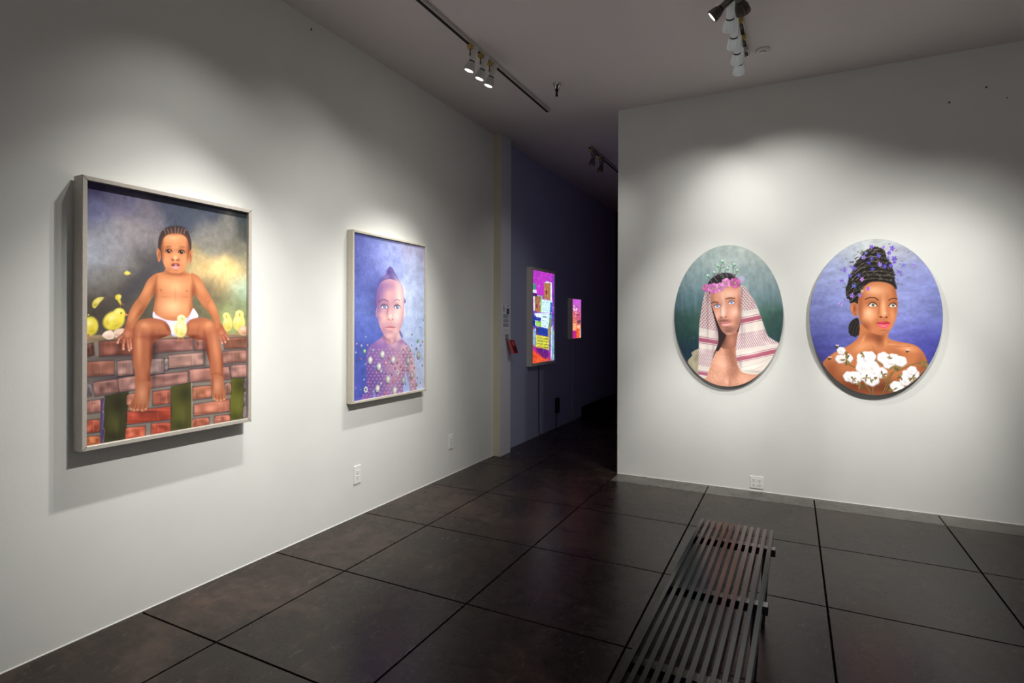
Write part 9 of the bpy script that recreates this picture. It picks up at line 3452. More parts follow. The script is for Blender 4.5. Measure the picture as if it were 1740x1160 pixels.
B 255 255 255 .9 567 278 21 19
O 228 226 228 1 .7 576 253 22 23
B 255 255 255 .9 573 259 21 19
O 228 226 228 1 .7 562 237 22 23
B 255 255 255 .9 559 243 21 19
B 201 196 198 .6 556 246 18 15
O 176 168 168 .8 .6 573 272 24 27
O 176 168 168 .8 .6 566 293 24 27
O 176 168 168 .8 .6 581 310 24 27
O 176 168 168 .8 .6 603 306 24 26
O 176 168 168 .8 .6 609 285 24 26
O 176 168 168 .8 .6 594 268 24 26
O 228 226 228 1 .7 572 277 23 24
B 255 255 255 .9 568 283 22 20
O 228 226 228 1 .7 565 297 23 24
B 255 255 255 .9 561 303 22 20
O 228 226 228 1 .7 579 314 23 24
B 255 255 255 .9 576 320 22 20
O 228 226 228 1 .7 600 310 23 24
B 255 255 255 .9 598 316 22 20
O 228 226 228 1 .7 606 290 23 24
B 255 255 255 .9 604 296 22 20
O 228 226 228 1 .7 592 274 23 24
B 255 255 255 .9 589 280 22 20
B 201 196 198 .6 586 283 19 15
O 176 168 168 .8 .6 633 293 23 25
O 176 168 168 .8 .6 653 288 23 25
O 176 168 168 .8 .6 658 267 23 25
O 176 168 168 .8 .6 643 252 23 25
O 176 168 168 .8 .6 623 257 23 25
O 176 168 168 .8 .6 618 278 23 25
O 228 226 228 1 .7 631 297 22 23
B 255 255 255 .9 628 303 20 19
O 228 226 228 1 .7 650 292 22 23
B 255 255 255 .9 648 298 20 19
O 228 226 228 1 .7 655 272 22 23
B 255 255 255 .9 653 278 20 19
O 228 226 228 1 .7 640 258 22 23
B 255 255 255 .9 638 264 20 19
O 228 226 228 1 .7 621 263 22 23
B 255 255 255 .9 618 269 21 19
O 228 226 228 1 .7 616 282 22 23
B 255 255 255 .9 613 288 21 19
B 201 196 198 .6 636 267 18 15
O 176 168 168 .8 .6 693 185 27 30
O 176 168 168 .8 .6 711 169 27 30
O 176 168 168 .8 .6 705 144 27 30
O 176 168 168 .8 .6 681 136 27 30
O 176 168 168 .8 .6 664 153 27 30
O 176 168 168 .8 .6 670 178 27 30
O 228 226 228 1 .7 691 189 25 28
B 255 255 255 .9 688 195 24 22
O 228 226 228 1 .7 708 173 25 27
B 255 255 255 .9 706 179 24 22
O 228 226 228 1 .7 702 150 25 27
B 255 255 255 .9 700 156 24 22
O 228 226 228 1 .7 680 142 26 28
B 255 255 255 .9 676 148 24 22
O 228 226 228 1 .7 663 158 26 28
B 255 255 255 .9 659 164 24 23
O 228 226 228 1 .7 668 182 26 28
B 255 255 255 .9 665 187 24 23
B 201 196 198 .6 685 154 21 17
O 176 168 168 .8 .6 724 194 21 24
O 176 168 168 .8 .6 739 183 21 24
O 176 168 168 .8 .6 737 163 21 24
O 176 168 168 .8 .6 719 154 21 24
O 176 168 168 .8 .6 704 166 22 24
O 176 168 168 .8 .6 706 186 22 24
O 228 226 228 1 .7 722 198 20 22
B 255 255 255 .9 719 204 19 18
O 228 226 228 1 .7 737 187 20 22
B 255 255 255 .9 734 193 19 18
O 228 226 228 1 .7 735 168 20 22
B 255 255 255 .9 732 174 19 18
O 228 226 228 1 .7 717 160 20 22
B 255 255 255 .9 714 166 19 18
O 228 226 228 1 .7 702 171 20 22
B 255 255 255 .9 699 176 19 18
O 228 226 228 1 .7 705 190 20 22
B 255 255 255 .9 701 196 19 18
B 201 196 198 .6 720 169 17 14
O 176 168 168 .8 .6 676 101 20 23
O 176 168 168 .8 .6 657 102 21 23
O 176 168 168 .8 .6 649 118 21 23
O 176 168 168 .8 .6 660 135 21 23
O 176 168 168 .8 .6 678 134 20 23
O 176 168 168 .8 .6 686 118 20 23
O 228 226 228 1 .7 674 107 19 21
B 255 255 255 .9 671 113 18 17
O 228 226 228 1 .7 656 107 20 21
B 255 255 255 .9 652 113 18 17
O 228 226 228 1 .7 648 123 20 21
B 255 255 255 .9 644 129 18 17
O 228 226 228 1 .7 658 139 20 21
B 255 255 255 .9 654 144 18 17
O 228 226 228 1 .7 676 138 19 21
B 255 255 255 .9 673 144 18 17
O 228 226 228 1 .7 684 122 19 21
B 255 255 255 .9 682 128 18 17
B 201 196 198 .6 666 114 16 13
O 176 168 168 .8 .6 717 188 18 20
O 176 168 168 .8 .6 701 190 18 20
O 176 168 168 .8 .6 695 206 18 20
O 176 168 168 .8 .6 706 220 18 20
O 176 168 168 .8 .6 723 217 18 20
O 176 168 168 .8 .6 728 201 18 20
O 228 226 228 1 .7 715 193 17 19
B 255 255 255 .9 712 199 16 15
O 228 226 228 1 .7 699 196 17 19
B 255 255 255 .9 696 202 16 15
O 228 226 228 1 .7 694 211 17 19
B 255 255 255 .9 690 217 16 15
O 228 226 228 1 .7 705 224 17 19
B 255 255 255 .9 702 229 16 15
O 228 226 228 1 .7 720 221 17 19
B 255 255 255 .9 718 227 16 15
O 228 226 228 1 .7 725 206 17 19
B 255 255 255 .9 723 212 16 15
B 201 196 198 .6 710 200 14 11.7
O 176 168 168 .8 .6 616 52 24 26
O 176 168 168 .8 .6 594 55 24 26
O 176 168 168 .8 .6 587 76 24 26
O 176 168 168 .8 .6 601 94 24 26
O 176 168 168 .8 .6 623 90 24 26
O 176 168 168 .8 .6 630 70 24 26
O 228 226 228 1 .7 613 58 23 24
B 255 255 255 .9 610 64 22 20
O 228 226 228 1 .7 592 61 23 24
B 255 255 255 .9 589 67 22 20
O 228 226 228 1 .7 586 81 23 24
B 255 255 255 .9 582 86 22 20
O 228 226 228 1 .7 600 97 23 24
B 255 255 255 .9 596 103 22 20
O 228 226 228 1 .7 620 94 23 24
B 255 255 255 .9 618 100 22 20
O 228 226 228 1 .7 627 74 23 24
B 255 255 255 .9 625 80 22 20
B 201 196 198 .6 606 67 19 15
O 176 168 168 .8 .6 610 57 22 24
O 176 168 168 .8 .6 626 70 22 24
O 176 168 168 .8 .6 644 63 22 24
O 176 168 168 .8 .6 646 43 22 24
O 176 168 168 .8 .6 631 30 22 24
O 176 168 168 .8 .6 612 37 22 24
O 228 226 228 1 .7 609 61 21 22
B 255 255 255 .9 605 67 20 18
O 228 226 228 1 .7 624 74 21 22
B 255 255 255 .9 621 79 20 18
O 228 226 228 1 .7 642 67 21 22
B 255 255 255 .9 639 73 20 18
O 228 226 228 1 .7 644 48 21 22
B 255 255 255 .9 642 54 20 18
O 228 226 228 1 .7 628 36 21 22
B 255 255 255 .9 626 42 20 18
O 228 226 228 1 .7 611 42 21 22
B 255 255 255 .9 607 48 20 18
B 201 196 198 .6 626 45 17 14
S 141 124 76 .95 1.7 265 277 287 264 293 241 274 255
S 107 90 56 .95 1.7 265 277 271 306 289 318 281 293
S 141 124 76 .95 1.7 265 277 258 306 268 327 273 300
S 107 90 56 .95 1.7 265 277 273 249 263 227 258 253
S 141 124 76 .95 1.7 265 277 241 265 222 274 244 283
S 141 124 76 .95 1.7 254 326 266 337 278 335 267 327
S 107 90 56 .95 1.7 254 326 266 338 278 337 267 327
S 141 124 76 .95 1.7 254 326 269 327 278 317 264 318
S 107 90 56 .95 1.7 254 326 269 324 276 312 262 316
S 141 124 76 .95 1.7 254 326 257 344 267 353 263 337
S 141 124 76 .95 1.7 386 324 393 307 388 292 383 308
S 107 90 56 .95 1.7 386 324 370 322 360 332 375 332
S 141 124 76 .95 1.7 386 324 380 306 368 300 374 316
S 107 90 56 .95 1.7 386 324 370 329 364 343 378 337
S 141 124 76 .95 1.7 386 324 371 332 367 346 380 338
S 141 124 76 .95 1.6 591 240 603 210 595 184 586 212
S 107 90 56 .95 1.6 591 240 617 231 628 208 604 218
S 141 124 76 .95 1.6 591 240 576 211 554 204 569 229
S 107 90 56 .95 1.6 591 240 613 221 617 195 598 213
S 141 124 76 .95 1.6 591 240 618 238 633 219 608 222
S 141 124 76 .95 1.7 561 293 547 300 543 312 555 305
S 107 90 56 .95 1.7 561 293 555 309 559 322 564 307
S 141 124 76 .95 1.7 561 293 560 310 567 321 567 305
S 107 90 56 .95 1.7 561 293 572 305 583 304 573 294
S 141 124 76 .95 1.7 561 293 555 309 559 322 563 307
S 141 124 76 .95 1.7 402 134 401 153 409 165 410 148
S 107 90 56 .95 1.7 402 134 404 153 414 163 411 146
S 141 124 76 .95 1.7 402 134 388 125 375 130 389 137
S 107 90 56 .95 1.7 402 134 407 116 400 102 397 119
S 141 124 76 .95 1.7 402 134 417 141 429 135 415 130
S 141 124 76 .95 1.7 366 77 363 52 350 38 353 61
S 107 90 56 .95 1.7 366 77 383 64 387 44 372 57
S 141 124 76 .95 1.7 366 77 348 90 345 110 360 96
S 107 90 56 .95 1.7 366 77 387 75 398 60 379 63
S 141 124 76 .95 1.7 366 77 344 72 331 84 350 86
S 141 124 76 .95 1.7 515 164 524 145 520 128 513 146
S 107 90 56 .95 1.7 515 164 530 177 545 174 531 163
S 141 124 76 .95 1.7 515 164 532 155 537 139 522 148
S 107 90 56 .95 1.7 515 164 504 181 507 198 516 182
S 141 124 76 .95 1.7 515 164 533 160 542 146 526 151
S 141 124 76 .95 1.6 710 149 695 136 681 139 695 149
S 107 90 56 .95 1.6 710 149 703 129 689 122 697 140
S 141 124 76 .95 1.6 710 149 725 139 729 122 716 133
S 107 90 56 .95 1.6 710 149 716 169 729 176 722 158
S 141 124 76 .95 1.6 710 149 727 156 739 149 724 143
S 141 124 76 .95 1.6 636 157 618 158 609 172 625 169
S 107 90 56 .95 1.6 636 157 624 141 609 140 621 154
S 141 124 76 .95 1.6 636 157 618 159 610 173 626 170
S 107 90 56 .95 1.6 636 157 646 140 644 123 636 139
S 141 124 76 .95 1.6 636 157 637 179 647 191 646 172
S 141 124 76 .95 1.6 586 46 570 30 554 32 569 45
S 107 90 56 .95 1.6 586 46 566 46 554 60 573 58
S 141 124 76 .95 1.6 586 46 600 65 616 67 603 51
S 107 90 56 .95 1.6 586 46 569 32 553 36 569 47
S 141 124 76 .95 1.6 586 46 567 38 552 46 570 52
S 141 124 76 .95 1.6 782 253 764 240 748 245 765 255
S 107 90 56 .95 1.6 782 253 766 267 763 288 778 273
S 141 124 76 .95 1.6 782 253 766 268 765 289 778 273
S 107 90 56 .95 1.6 782 253 800 240 804 220 789 233
S 141 124 76 .95 1.6 782 253 802 261 817 251 799 246
S 141 124 76 .95 1.6 797 265 801 248 796 234 792 250
S 107 90 56 .95 1.6 797 265 786 278 787 293 795 280
S 141 124 76 .95 1.6 797 265 786 278 787 293 795 280
S 107 90 56 .95 1.6 797 265 801 283 811 290 807 275
S 141 124 76 .95 1.6 797 265 807 252 807 237 798 250
S 141 124 76 .95 1.7 313 117 327 112 333 100 320 105
S 107 90 56 .95 1.7 313 117 304 131 305 145 313 132
S 141 124 76 .95 1.7 313 117 300 127 298 141 309 131
S 107 90 56 .95 1.7 313 117 324 130 336 129 326 119
S 141 124 76 .95 1.7 313 117 316 100 310 88 308 104
S 141 124 76 .95 1.7 433 117 445 126 456 124 445 117
S 107 90 56 .95 1.7 433 117 446 122 456 116 444 113
S 141 124 76 .95 1.7 433 117 428 131 431 144 436 130
S 107 90 56 .95 1.7 433 117 444 108 446 95 436 104
S 141 124 76 .95 1.7 433 117 446 125 456 121 444 115
S 141 124 76 .95 1.7 480 144 475 127 464 121 469 135
S 107 90 56 .95 1.7 480 144 466 135 455 139 468 146
S 141 124 76 .95 1.7 480 144 470 130 458 128 468 140
S 107 90 56 .95 1.7 480 144 468 132 456 133 467 143
S 141 124 76 .95 1.7 480 144 471 129 459 127 468 139
E 90 70 48 1 .7 680 356 11.1 5.2 2.4 -7.8
L 42 28 20 1 4.3 674 363 672 349
E 232 221 208 .8 .5 678 367 9.4 -6.3 -2.4 -5.2
E 232 221 208 .8 .5 688 369 6.8 7.1 2.5 -3.6
E 90 70 48 1 .7 149 282 12 5.6 2.6 -8.2
L 42 28 20 1 4.7 142 289 140 274
E 232 221 208 .8 .5 146 293 10.4 -6.6 -2.7 -5.5
E 232 221 208 .8 .5 158 295 7.5 7.5 2.8 -3.8
E 90 70 48 1 .7 200 381 12 5.4 2.6 -8.2
L 42 28 20 1 4.7 193 389 191 374
E 232 221 208 .8 .5 198 393 10.3 -6.7 -2.7 -5.5
E 232 221 208 .8 .5 208 394 7.4 7.4 2.8 -3.8
C 1.08 1.0 0.45
''')
# brush work of the 'box' canvas, in millimetres from its lower left corner
ART['box'] = parse('''
b 142 56 1105 166 60 192 322 1110 180 58 192 651 1102 184 60 196 93 1031 178 54 184 284 950 200 50 192 652 954 168 52 184 654 706 140 44 176 698 459 106 106 180 60 386 90 74 160 62 110 192 60 80 657 212 122 122 176 330 65 140 42 128
L 200 96 216 .25 7.1 26 1073 111 1156
L 200 96 216 .25 7.2 82 1072 167 1153
L 200 96 216 .25 7.2 138 1072 225 1150
L 200 96 216 .25 7.3 195 1071 283 1146
L 200 96 216 .25 7.4 252 1070 342 1143
L 200 96 216 .25 7.5 311 1070 402 1140
L 200 96 216 .25 7.6 370 1069 462 1137
L 200 96 216 .25 7.6 430 1068 524 1133
L 200 96 216 .25 7.7 492 1068 587 1130
L 200 96 216 .25 7.8 554 1067 650 1126
L 200 96 216 .25 7.9 617 1066 715 1123
L 200 96 216 .25 8 681 1066 781 1119
P 47 156 120 1 4.7 5 995 86 1006 94 927 5 928
P 228 236 244 1 4.7 6 925 112 925 120 885 6 886
P 60 28 108 1 4.7 6 880 132 879 132 833 6 843
P 124 192 144 .8 4.8 113 860 304 864 324 817 246 806
P 216 228 240 1 5 370 1037 451 1059 617 1047 619 820 372 819
P 169 118 78 1 5 355 1030 566 1039 572 814 356 820
P 240 244 250 1 5.2 566 1040 621 1037 627 804 572 814
O 140 60 72 .9 .5 436 910 37 38
O 80 32 44 .7 .85 436 910 16 16
P 200 236 244 1 4.9 246 814 644 805 612 640 248 642
P 212 240 248 1 4.8 59 631 548 639 509 428 78 478
P 44 92 180 1 5.2 568 786 636 780 620 656 553 631
L 156 180 196 .7 5 285 776 548 772
L 156 180 196 .7 5 286 745 548 740
L 156 180 196 .7 5 286 713 548 707
L 156 180 196 .7 5 286 682 548 675
L 164 196 212 .7 5 287 580 487 572
L 164 196 212 .7 5 287 540 487 531
L 164 196 212 .7 5 287 509 488 499
L 164 196 212 .7 5 288 477 488 467
L 48 64 76 .8 12 326 591 406 585 446 589
P 168 110 76 1 4.8 57 845 246 846 240 642 58 659
O 140 60 72 .9 .5 118 724 30 34
P 216 236 240 1 4.7 21 841 61 845 62 659 29 661
P 140 200 92 .9 4.9 238 841 277 839 271 650 240 646
P 36 56 160 1 4.7 15 600 115 609 267 572 248 532 78 539 15 524
P 224 240 248 1 4.8 77 624 267 619 267 572 115 586
P 140 200 76 1 4.8 96 532 268 528 264 454 97 478
P 28 44 128 1 4.7 8 539 78 532 78 462 8 478
P 36 60 156 1 4.8 142 454 488 431 481 323 154 366
P 76 44 80 1 4.8 116 455 165 454 165 369 116 385
P 56 192 200 .9 5.2 549 606 620 632 596 476 537 476
P 106 140 84 .9 5.2 537 557 612 574 592 378 509 347
P 164 140 80 .8 5.2 488 444 579 476 539 281 481 315
P 217 210 76 1 4.8 105 358 538 317 515 147 114 203
L 74 84 32 .9 7.7 135 330 152 309
L 74 84 32 .9 7.8 173 326 196 309
L 74 84 32 .9 7.8 220 322 236 309
L 74 84 32 .9 7.9 261 318 288 305
L 74 84 32 .8 6.9 257 312 292 315
L 74 84 32 .9 8 307 314 327 292
L 74 84 32 .9 8 343 311 360 293
L 74 84 32 .9 8.1 385 308 405 290
L 74 84 32 .8 7.1 381 301 418 304
L 74 84 32 .9 8.2 425 304 448 286
L 74 84 32 .8 7.1 421 298 458 300
L 74 84 32 .9 8.2 465 300 486 283
L 74 84 32 .8 7.2 461 294 498 296
L 74 84 32 .9 7.7 136 292 163 274
L 74 84 32 .9 7.8 172 289 203 268
L 74 84 32 .8 6.8 168 283 203 285
L 74 84 32 .9 7.8 212 285 238 265
L 74 84 32 .9 7.9 253 282 282 262
L 74 84 32 .8 6.9 249 275 284 278
L 74 84 32 .9 8 297 277 327 256
L 74 84 32 .8 7 293 271 329 273
L 74 84 32 .9 8 342 273 358 258
L 74 84 32 .9 8.1 384 269 403 251
L 74 84 32 .9 8.2 431 265 454 247
L 74 84 32 .8 7.1 427 259 464 261
L 74 84 32 .9 8.2 481 260 506 243
L 74 84 32 .8 7.2 477 254 514 256
L 74 84 32 .9 7.7 136 255 152 236
L 74 84 32 .9 7.8 179 251 200 236
L 74 84 32 .8 6.8 175 245 209 247
L 74 84 32 .9 7.8 228 246 256 228
L 74 84 32 .9 7.9 267 242 290 220
L 74 84 32 .8 6.9 263 236 298 238
L 74 84 32 .9 8 309 238 329 220
L 74 84 32 .9 8 345 235 373 213
L 74 84 32 .9 8.1 392 230 422 212
L 74 84 32 .8 7.1 388 224 424 226
L 74 84 32 .9 8.2 436 226 453 204
L 74 84 32 .8 7.1 432 220 468 222
L 74 84 32 .9 8.2 475 222 500 204
L 74 84 32 .8 7.2 471 216 508 218
L 74 84 32 .9 7.7 136 218 159 199
L 74 84 32 .9 7.8 177 214 193 199
L 74 84 32 .8 6.8 173 208 208 210
L 74 84 32 .9 7.8 220 210 249 188
L 74 84 32 .9 7.9 268 205 287 183
L 74 84 32 .9 8 304 201 320 188
L 74 84 32 .9 8 344 197 361 178
L 74 84 32 .8 7 340 191 375 193
L 74 84 32 .9 8.1 380 193 399 175
L 74 84 32 .8 7.1 377 187 413 189
L 74 84 32 .9 8.1 421 189 449 171
L 74 84 32 .8 7.1 417 183 454 185
L 74 84 32 .9 8.2 465 184 482 167
L 74 84 32 .8 7.2 461 178 498 180
P 140 180 204 .9 7.1 9 432 104 439 99 201 10 235
O 216 160 184 .8 .4 32 254 18 12
O 76 156 172 .8 .4 61 390 18 12
O 108 180 116 .8 .4 69 269 18 12
O 208 80 108 .8 .4 25 429 18 12
O 216 160 184 .8 .4 35 290 18 12
O 76 156 172 .8 .4 36 292 18 12
O 108 180 116 .8 .4 74 323 19 12
O 208 80 108 .8 .4 41 238 18 12
O 216 160 184 .8 .4 83 329 19 12
O 76 156 172 .8 .4 41 303 18 12
O 108 180 116 .8 .4 53 318 18 12
O 208 80 108 .8 .4 48 307 18 12
O 216 160 184 .8 .4 28 373 18 12
O 76 156 172 .8 .4 96 257 19 12
P 224 80 44 1 14 0 190 251 140 574 52 616 8 1 -5
L 240 140 72 .5 7.1 8 14 81 71
L 240 140 72 .5 7.1 44 13 118 70
L 240 140 72 .5 7.2 81 13 156 70
L 240 140 72 .5 7.2 119 12 194 69
L 240 140 72 .5 7.3 156 11 232 69
L 240 140 72 .5 7.3 194 10 271 68
L 240 140 72 .5 7.4 232 9 310 68
L 240 140 72 .5 7.4 271 8 349 67
L 240 140 72 .5 7.5 310 8 389 67
L 240 140 72 .5 7.5 350 7 430 66
L 240 140 72 .5 7.6 390 6 470 66
L 240 140 72 .5 7.6 430 5 511 65
L 240 140 72 .5 7.7 471 4 553 64
L 240 140 72 .5 7.8 512 3 594 64
L 240 140 72 .5 7.8 553 2 637 63
L 240 140 72 .5 7.9 595 2 680 62
L 200 60 48 .5 7.1 26 28 62 110
L 200 60 48 .5 7.2 70 27 107 108
L 200 60 48 .5 7.2 115 26 152 106
L 200 60 48 .5 7.3 160 25 197 104
L 200 60 48 .5 7.3 206 24 244 101
L 200 60 48 .5 7.4 252 22 290 99
L 200 60 48 .5 7.5 298 21 337 96
L 200 60 48 .5 7.5 346 20 385 94
L 200 60 48 .5 7.6 394 18 433 92
L 200 60 48 .5 7.7 442 17 482 89
L 200 60 48 .5 7.7 491 16 532 86
L 200 60 48 .5 7.8 540 15 582 84
S 176 36 140 .8 9.4 7 204 136 184 174 120 62 141
S 90 28 120 .9 19 118 185 490 145 491 72 410 37 251 85
B 122 32 144 .6 532 70 147 94
P 160 44 156 .7 10.3 490 137 615 132 616 17 511 31
P 228 236 248 .8 7.9 596 443 647 476 648 245 616 17 582 27
P 108 180 196 .7 13 647 410 742 392 736 -7 625 0
P 92 60 168 .6 10.6 625 1149 736 1158 742 476 646 509
O 200 224 208 .7 .4 693 64 26 23
O 152 176 220 .7 .4 693 34 26 23
O 92 136 184 .7 .4 710 224 26 23
O 208 216 160 .7 .4 688 373 26 23
O 200 224 208 .7 .4 715 362 26 23
O 152 176 220 .7 .4 715 25 26 23
O 92 136 184 .7 .4 702 314 26 23
O 208 216 160 .7 .4 717 20 26 23
O 200 224 208 .7 .4 709 190 26 23
O 152 176 220 .7 .4 694 250 26 23
B 44 44 116 .35 153 419 41 17
B 232 244 248 .35 89 427 34 27
B 124 164 196 .35 232 246 63 11.9
B 92 44 108 .35 148 720 66 36
B 44 44 116 .35 237 823 53 38
B 232 244 248 .35 647 718 69 35
B 124 164 196 .35 338 141 34 35
B 92 44 108 .35 73 854 61 18
B 44 44 116 .35 525 482 65 24
B 232 244 248 .35 238 754 62 31
B 124 164 196 .35 667 217 32 30
B 92 44 108 .35 85 966 25 38
B 44 44 116 .35 547 274 41 32
B 232 244 248 .35 540 685 52 19
B 124 164 196 .35 72 770 60 29
B 92 44 108 .35 642 614 39 38
B 44 44 116 .35 570 1019 57 15
B 232 244 248 .35 97 238 23 19
B 124 164 196 .35 688 648 31 18
B 92 44 108 .35 177 358 27 40
B 44 44 116 .35 268 158 64 21
B 232 244 248 .35 183 591 27 32
B 124 164 196 .35 44 988 64 20
B 92 44 108 .35 411 618 38 14
B 44 44 116 .35 638 142 73 16
B 232 244 248 .35 159 468 66 28
B 124 164 196 .35 476 427 36 29
B 92 44 108 .35 217 793 26 20
B 44 44 116 .35 685 623 58 34
B 232 244 248 .35 653 676 40 23
B 124 164 196 .35 226 267 63 21
B 92 44 108 .35 236 532 49 30
B 44 44 116 .35 175 988 33 14
B 232 244 248 .35 378 955 27 32
B 124 164 196 .35 209 316 44 39
B 92 44 108 .35 119 569 57 14
B 44 44 116 .35 658 876 64 45
B 232 244 248 .35 567 738 30 29
B 124 164 196 .35 637 765 69 17
B 92 44 108 .35 629 1005 40 42
B 44 44 116 .35 559 202 65 36
B 232 244 248 .35 474 864 44 17
B 124 164 196 .35 494 422 36 14
B 92 44 108 .35 673 290 52 30
B 44 44 116 .35 589 617 44 23
B 232 244 248 .35 183 985 51 24
L 40 56 92 .6 6 320 623 360 622
L 244 250 252 .6 5.8 115 584 175 580
L 136 196 212 .6 5.9 241 519 275 519
L 40 56 92 .6 6 300 540 355 535
L 244 250 252 .6 6 376 496 411 490
L 136 196 212 .6 5.9 277 592 320 585
L 40 56 92 .6 6.2 483 460 521 451
L 244 250 252 .6 5.7 80 618 126 608
L 136 196 212 .6 5.8 131 490 194 486
L 40 56 92 .6 6.1 379 474 421 465
L 244 250 252 .6 6.1 400 522 466 511
L 136 196 212 .6 6.2 509 527 542 524
L 40 56 92 .6 5.8 157 527 214 526
L 244 250 252 .6 6 373 499 414 492
L 136 196 212 .6 5.8 133 497 158 485
L 40 56 92 .6 6.1 434 516 472 504
L 244 250 252 .6 6.2 508 611 572 601
L 136 196 212 .6 6 363 502 408 490
L 40 56 92 .6 6.2 514 564 579 559
L 244 250 252 .6 5.8 133 572 161 561
L 136 196 212 .6 6.2 508 615 563 610
L 40 56 92 .6 5.8 112 577 145 568
L 244 250 252 .6 5.7 61 596 102 596
L 136 196 212 .6 6 347 520 412 518
L 40 56 92 .6 5.8 188 532 223 525
L 244 250 252 .6 5.8 172 505 232 495
N .16 15 20
''')  # purple strip at the right edge is painted inner reflections
# brush work of the 'smallbox' canvas, in millimetres from its lower left corner
ART['smallbox'] = parse('''
b 85 49 552 192 76 200 313 542 192 88 208 50 443 184 104 192 314 376 200 104 184 51 335 200 88 108 261 264 184 80 108 52 173 224 140 104 53 47 180 48 128 263 80 232 80 32 344 41 216 140 144
O 240 224 240 .85 .5 182 423 26 11
O 224 168 192 .85 .5 130 472 26 10.9
O 255 255 255 .85 .5 50 434 26 10.8
O 92 60 96 .85 .5 128 427 26 10.9
O 240 224 240 .85 .5 112 426 26 10.9
O 224 168 192 .85 .5 95 423 26 10.9
O 255 255 255 .85 .5 171 460 26 11
O 92 60 96 .85 .5 139 434 26 10.9
O 240 224 240 .85 .5 82 445 26 10.9
O 224 168 192 .85 .5 184 474 26 11
O 255 255 255 .85 .5 184 435 26 11
O 92 60 96 .85 .5 190 467 26 11
O 240 224 240 .85 .5 66 422 26 10.8
O 224 168 192 .85 .5 184 457 26 11
O 255 255 255 .85 .5 65 477 26 10.8
O 92 60 96 .85 .5 155 470 26 10.9
O 240 224 240 .85 .5 209 445 27 11
O 224 168 192 .85 .5 83 436 26 10.9
O 255 255 255 .85 .5 110 411 26 10.9
O 92 60 96 .85 .5 202 451 26 11
O 240 224 240 .85 .5 157 433 26 10.9
O 224 168 192 .85 .5 184 408 26 11
O 232 104 64 .85 .5 48 331 36 14
O 208 72 108 .85 .5 203 342 37 15
O 240 176 160 .85 .5 200 377 37 15
O 76 52 80 .85 .5 281 306 38 15
O 240 136 72 .85 .5 72 282 36 14
O 232 104 64 .85 .5 124 358 36 14
O 208 72 108 .85 .5 171 369 37 15
O 240 176 160 .85 .5 98 249 36 14
O 76 52 80 .85 .5 230 390 37 15
O 240 136 72 .85 .5 252 390 38 15
O 232 104 64 .85 .5 131 243 37 15
O 208 72 108 .85 .5 208 342 37 15
O 240 176 160 .85 .5 142 327 37 15
O 76 52 80 .85 .5 76 227 36 14
O 240 136 72 .85 .5 55 321 36 14
O 232 104 64 .85 .5 244 327 38 15
O 208 72 108 .85 .5 309 353 38 15
O 240 176 160 .85 .5 309 245 38 15
O 76 52 80 .85 .5 223 245 37 15
O 240 136 72 .85 .5 162 255 37 15
O 232 104 64 .85 .5 258 307 38 15
O 208 72 108 .85 .5 168 275 37 15
O 240 176 160 .85 .5 150 377 37 15
O 76 52 80 .85 .5 243 349 38 15
O 240 136 72 .85 .5 173 263 37 15
O 232 104 64 .85 .5 86 386 36 14
P 240 168 120 1 6.1 32 227 182 231 177 114 27 116
P 244 184 136 1 6.2 208 190 348 205 338 138 209 139
P 60 48 72 .8 6.3 250 264 348 272 337 218 261 227
P 240 96 24 1 6.2 188 136 316 138 306 5 184 8
P 184 40 128 1 6 17 112 183 110 178 8 13 8
P 200 176 200 .8 6.3 316 134 381 137 377 7 312 8
N .16 12 16
''')
GAIN = {'baby': 0.97, 'child': 1.12, 'man': 1.14, 'woman': 1.02}


# ------------------------------------------------------------------ the setting
YB = -2.2; XR = 3.7
def floor():
    L = [LW-.05, -2.3691, -1.5256, -.6746, .1666, 1.0089, 1.852, 2.695, XR]
    Ms = [YB, .01, .838, 1.6661, 2.4908, 3.324, 4.1992, 5.0516, RW+.01]
    mb = MB(); g = .0036
    def slab(x0, x1, y0, y1, mi):
        a, b, c, d = x0+g, x1-g, y0+g, y1-g; e = .002
        mb.quad([(a+e,c+e,0),(b-e,c+e,0),(b-e,d-e,0),(a+e,d-e,0)], mi)
        top = [(a+e,c+e,0),(b-e,c+e,0),(b-e,d-e,0),(a+e,d-e,0)]; bot = [(a,c,-.012),(b,c,-.012),(b,d,-.012),(a,d,-.012)]
        for k in range(4): mb.quad([bot[k], bot[(k+1)%4], top[(k+1)%4], top[k]], mi)
    for i in range(len(L)-1):
        for j in range(len(Ms)-1):
            slab(L[i], L[i+1], Ms[j], Ms[j+1], 1 if (j == len(Ms)-2 and L[i] > -1.6) else 0)
    for i in range(2):                                   # passage
        for y0, y1 in ((RW+.01, 6.3), (6.3, 7.2), (7.2, 8.05), (8.05, 10.3)): slab(L[i], L[i+1], y0, y1, 0)
    mb.quad([(LW-.06,YB,-.0115),(XR,YB,-.0115),(XR,10.3,-.0115),(LW-.06,10.3,-.0115)], 2)
    struct(mb.build('floor', [M['floor'], M['strip'], M['groove']]))
floor()
YE = 10.15
struct(MB().box((LW-.2,YB,-.015),(LW,5.385,H)).build('wall_left', M['wall']))
struct(MB().box((LW-.2,5.385,-.015),(LW,YE,H)).build('wall_passage', M['hall']))
struct(MB().box((PX,RW,-.015),(XR,RW+.16,H)).build('wall_back', M['wall']))
struct(MB().box((PX,RW+.16,-.015),(PX+.16,YE,H)).build('wall_passage_right', M['hall']))
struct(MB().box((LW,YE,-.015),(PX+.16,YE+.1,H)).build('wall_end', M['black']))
struct(MB().box((XR,YB,-.015),(XR+.15,RW+.16,H)).build('wall_right', M['wall']))
struct(MB().box((LW-.2,YB,H),(XR+.15,YE+.1,H+.12)).build('ceiling', M['ceil']))
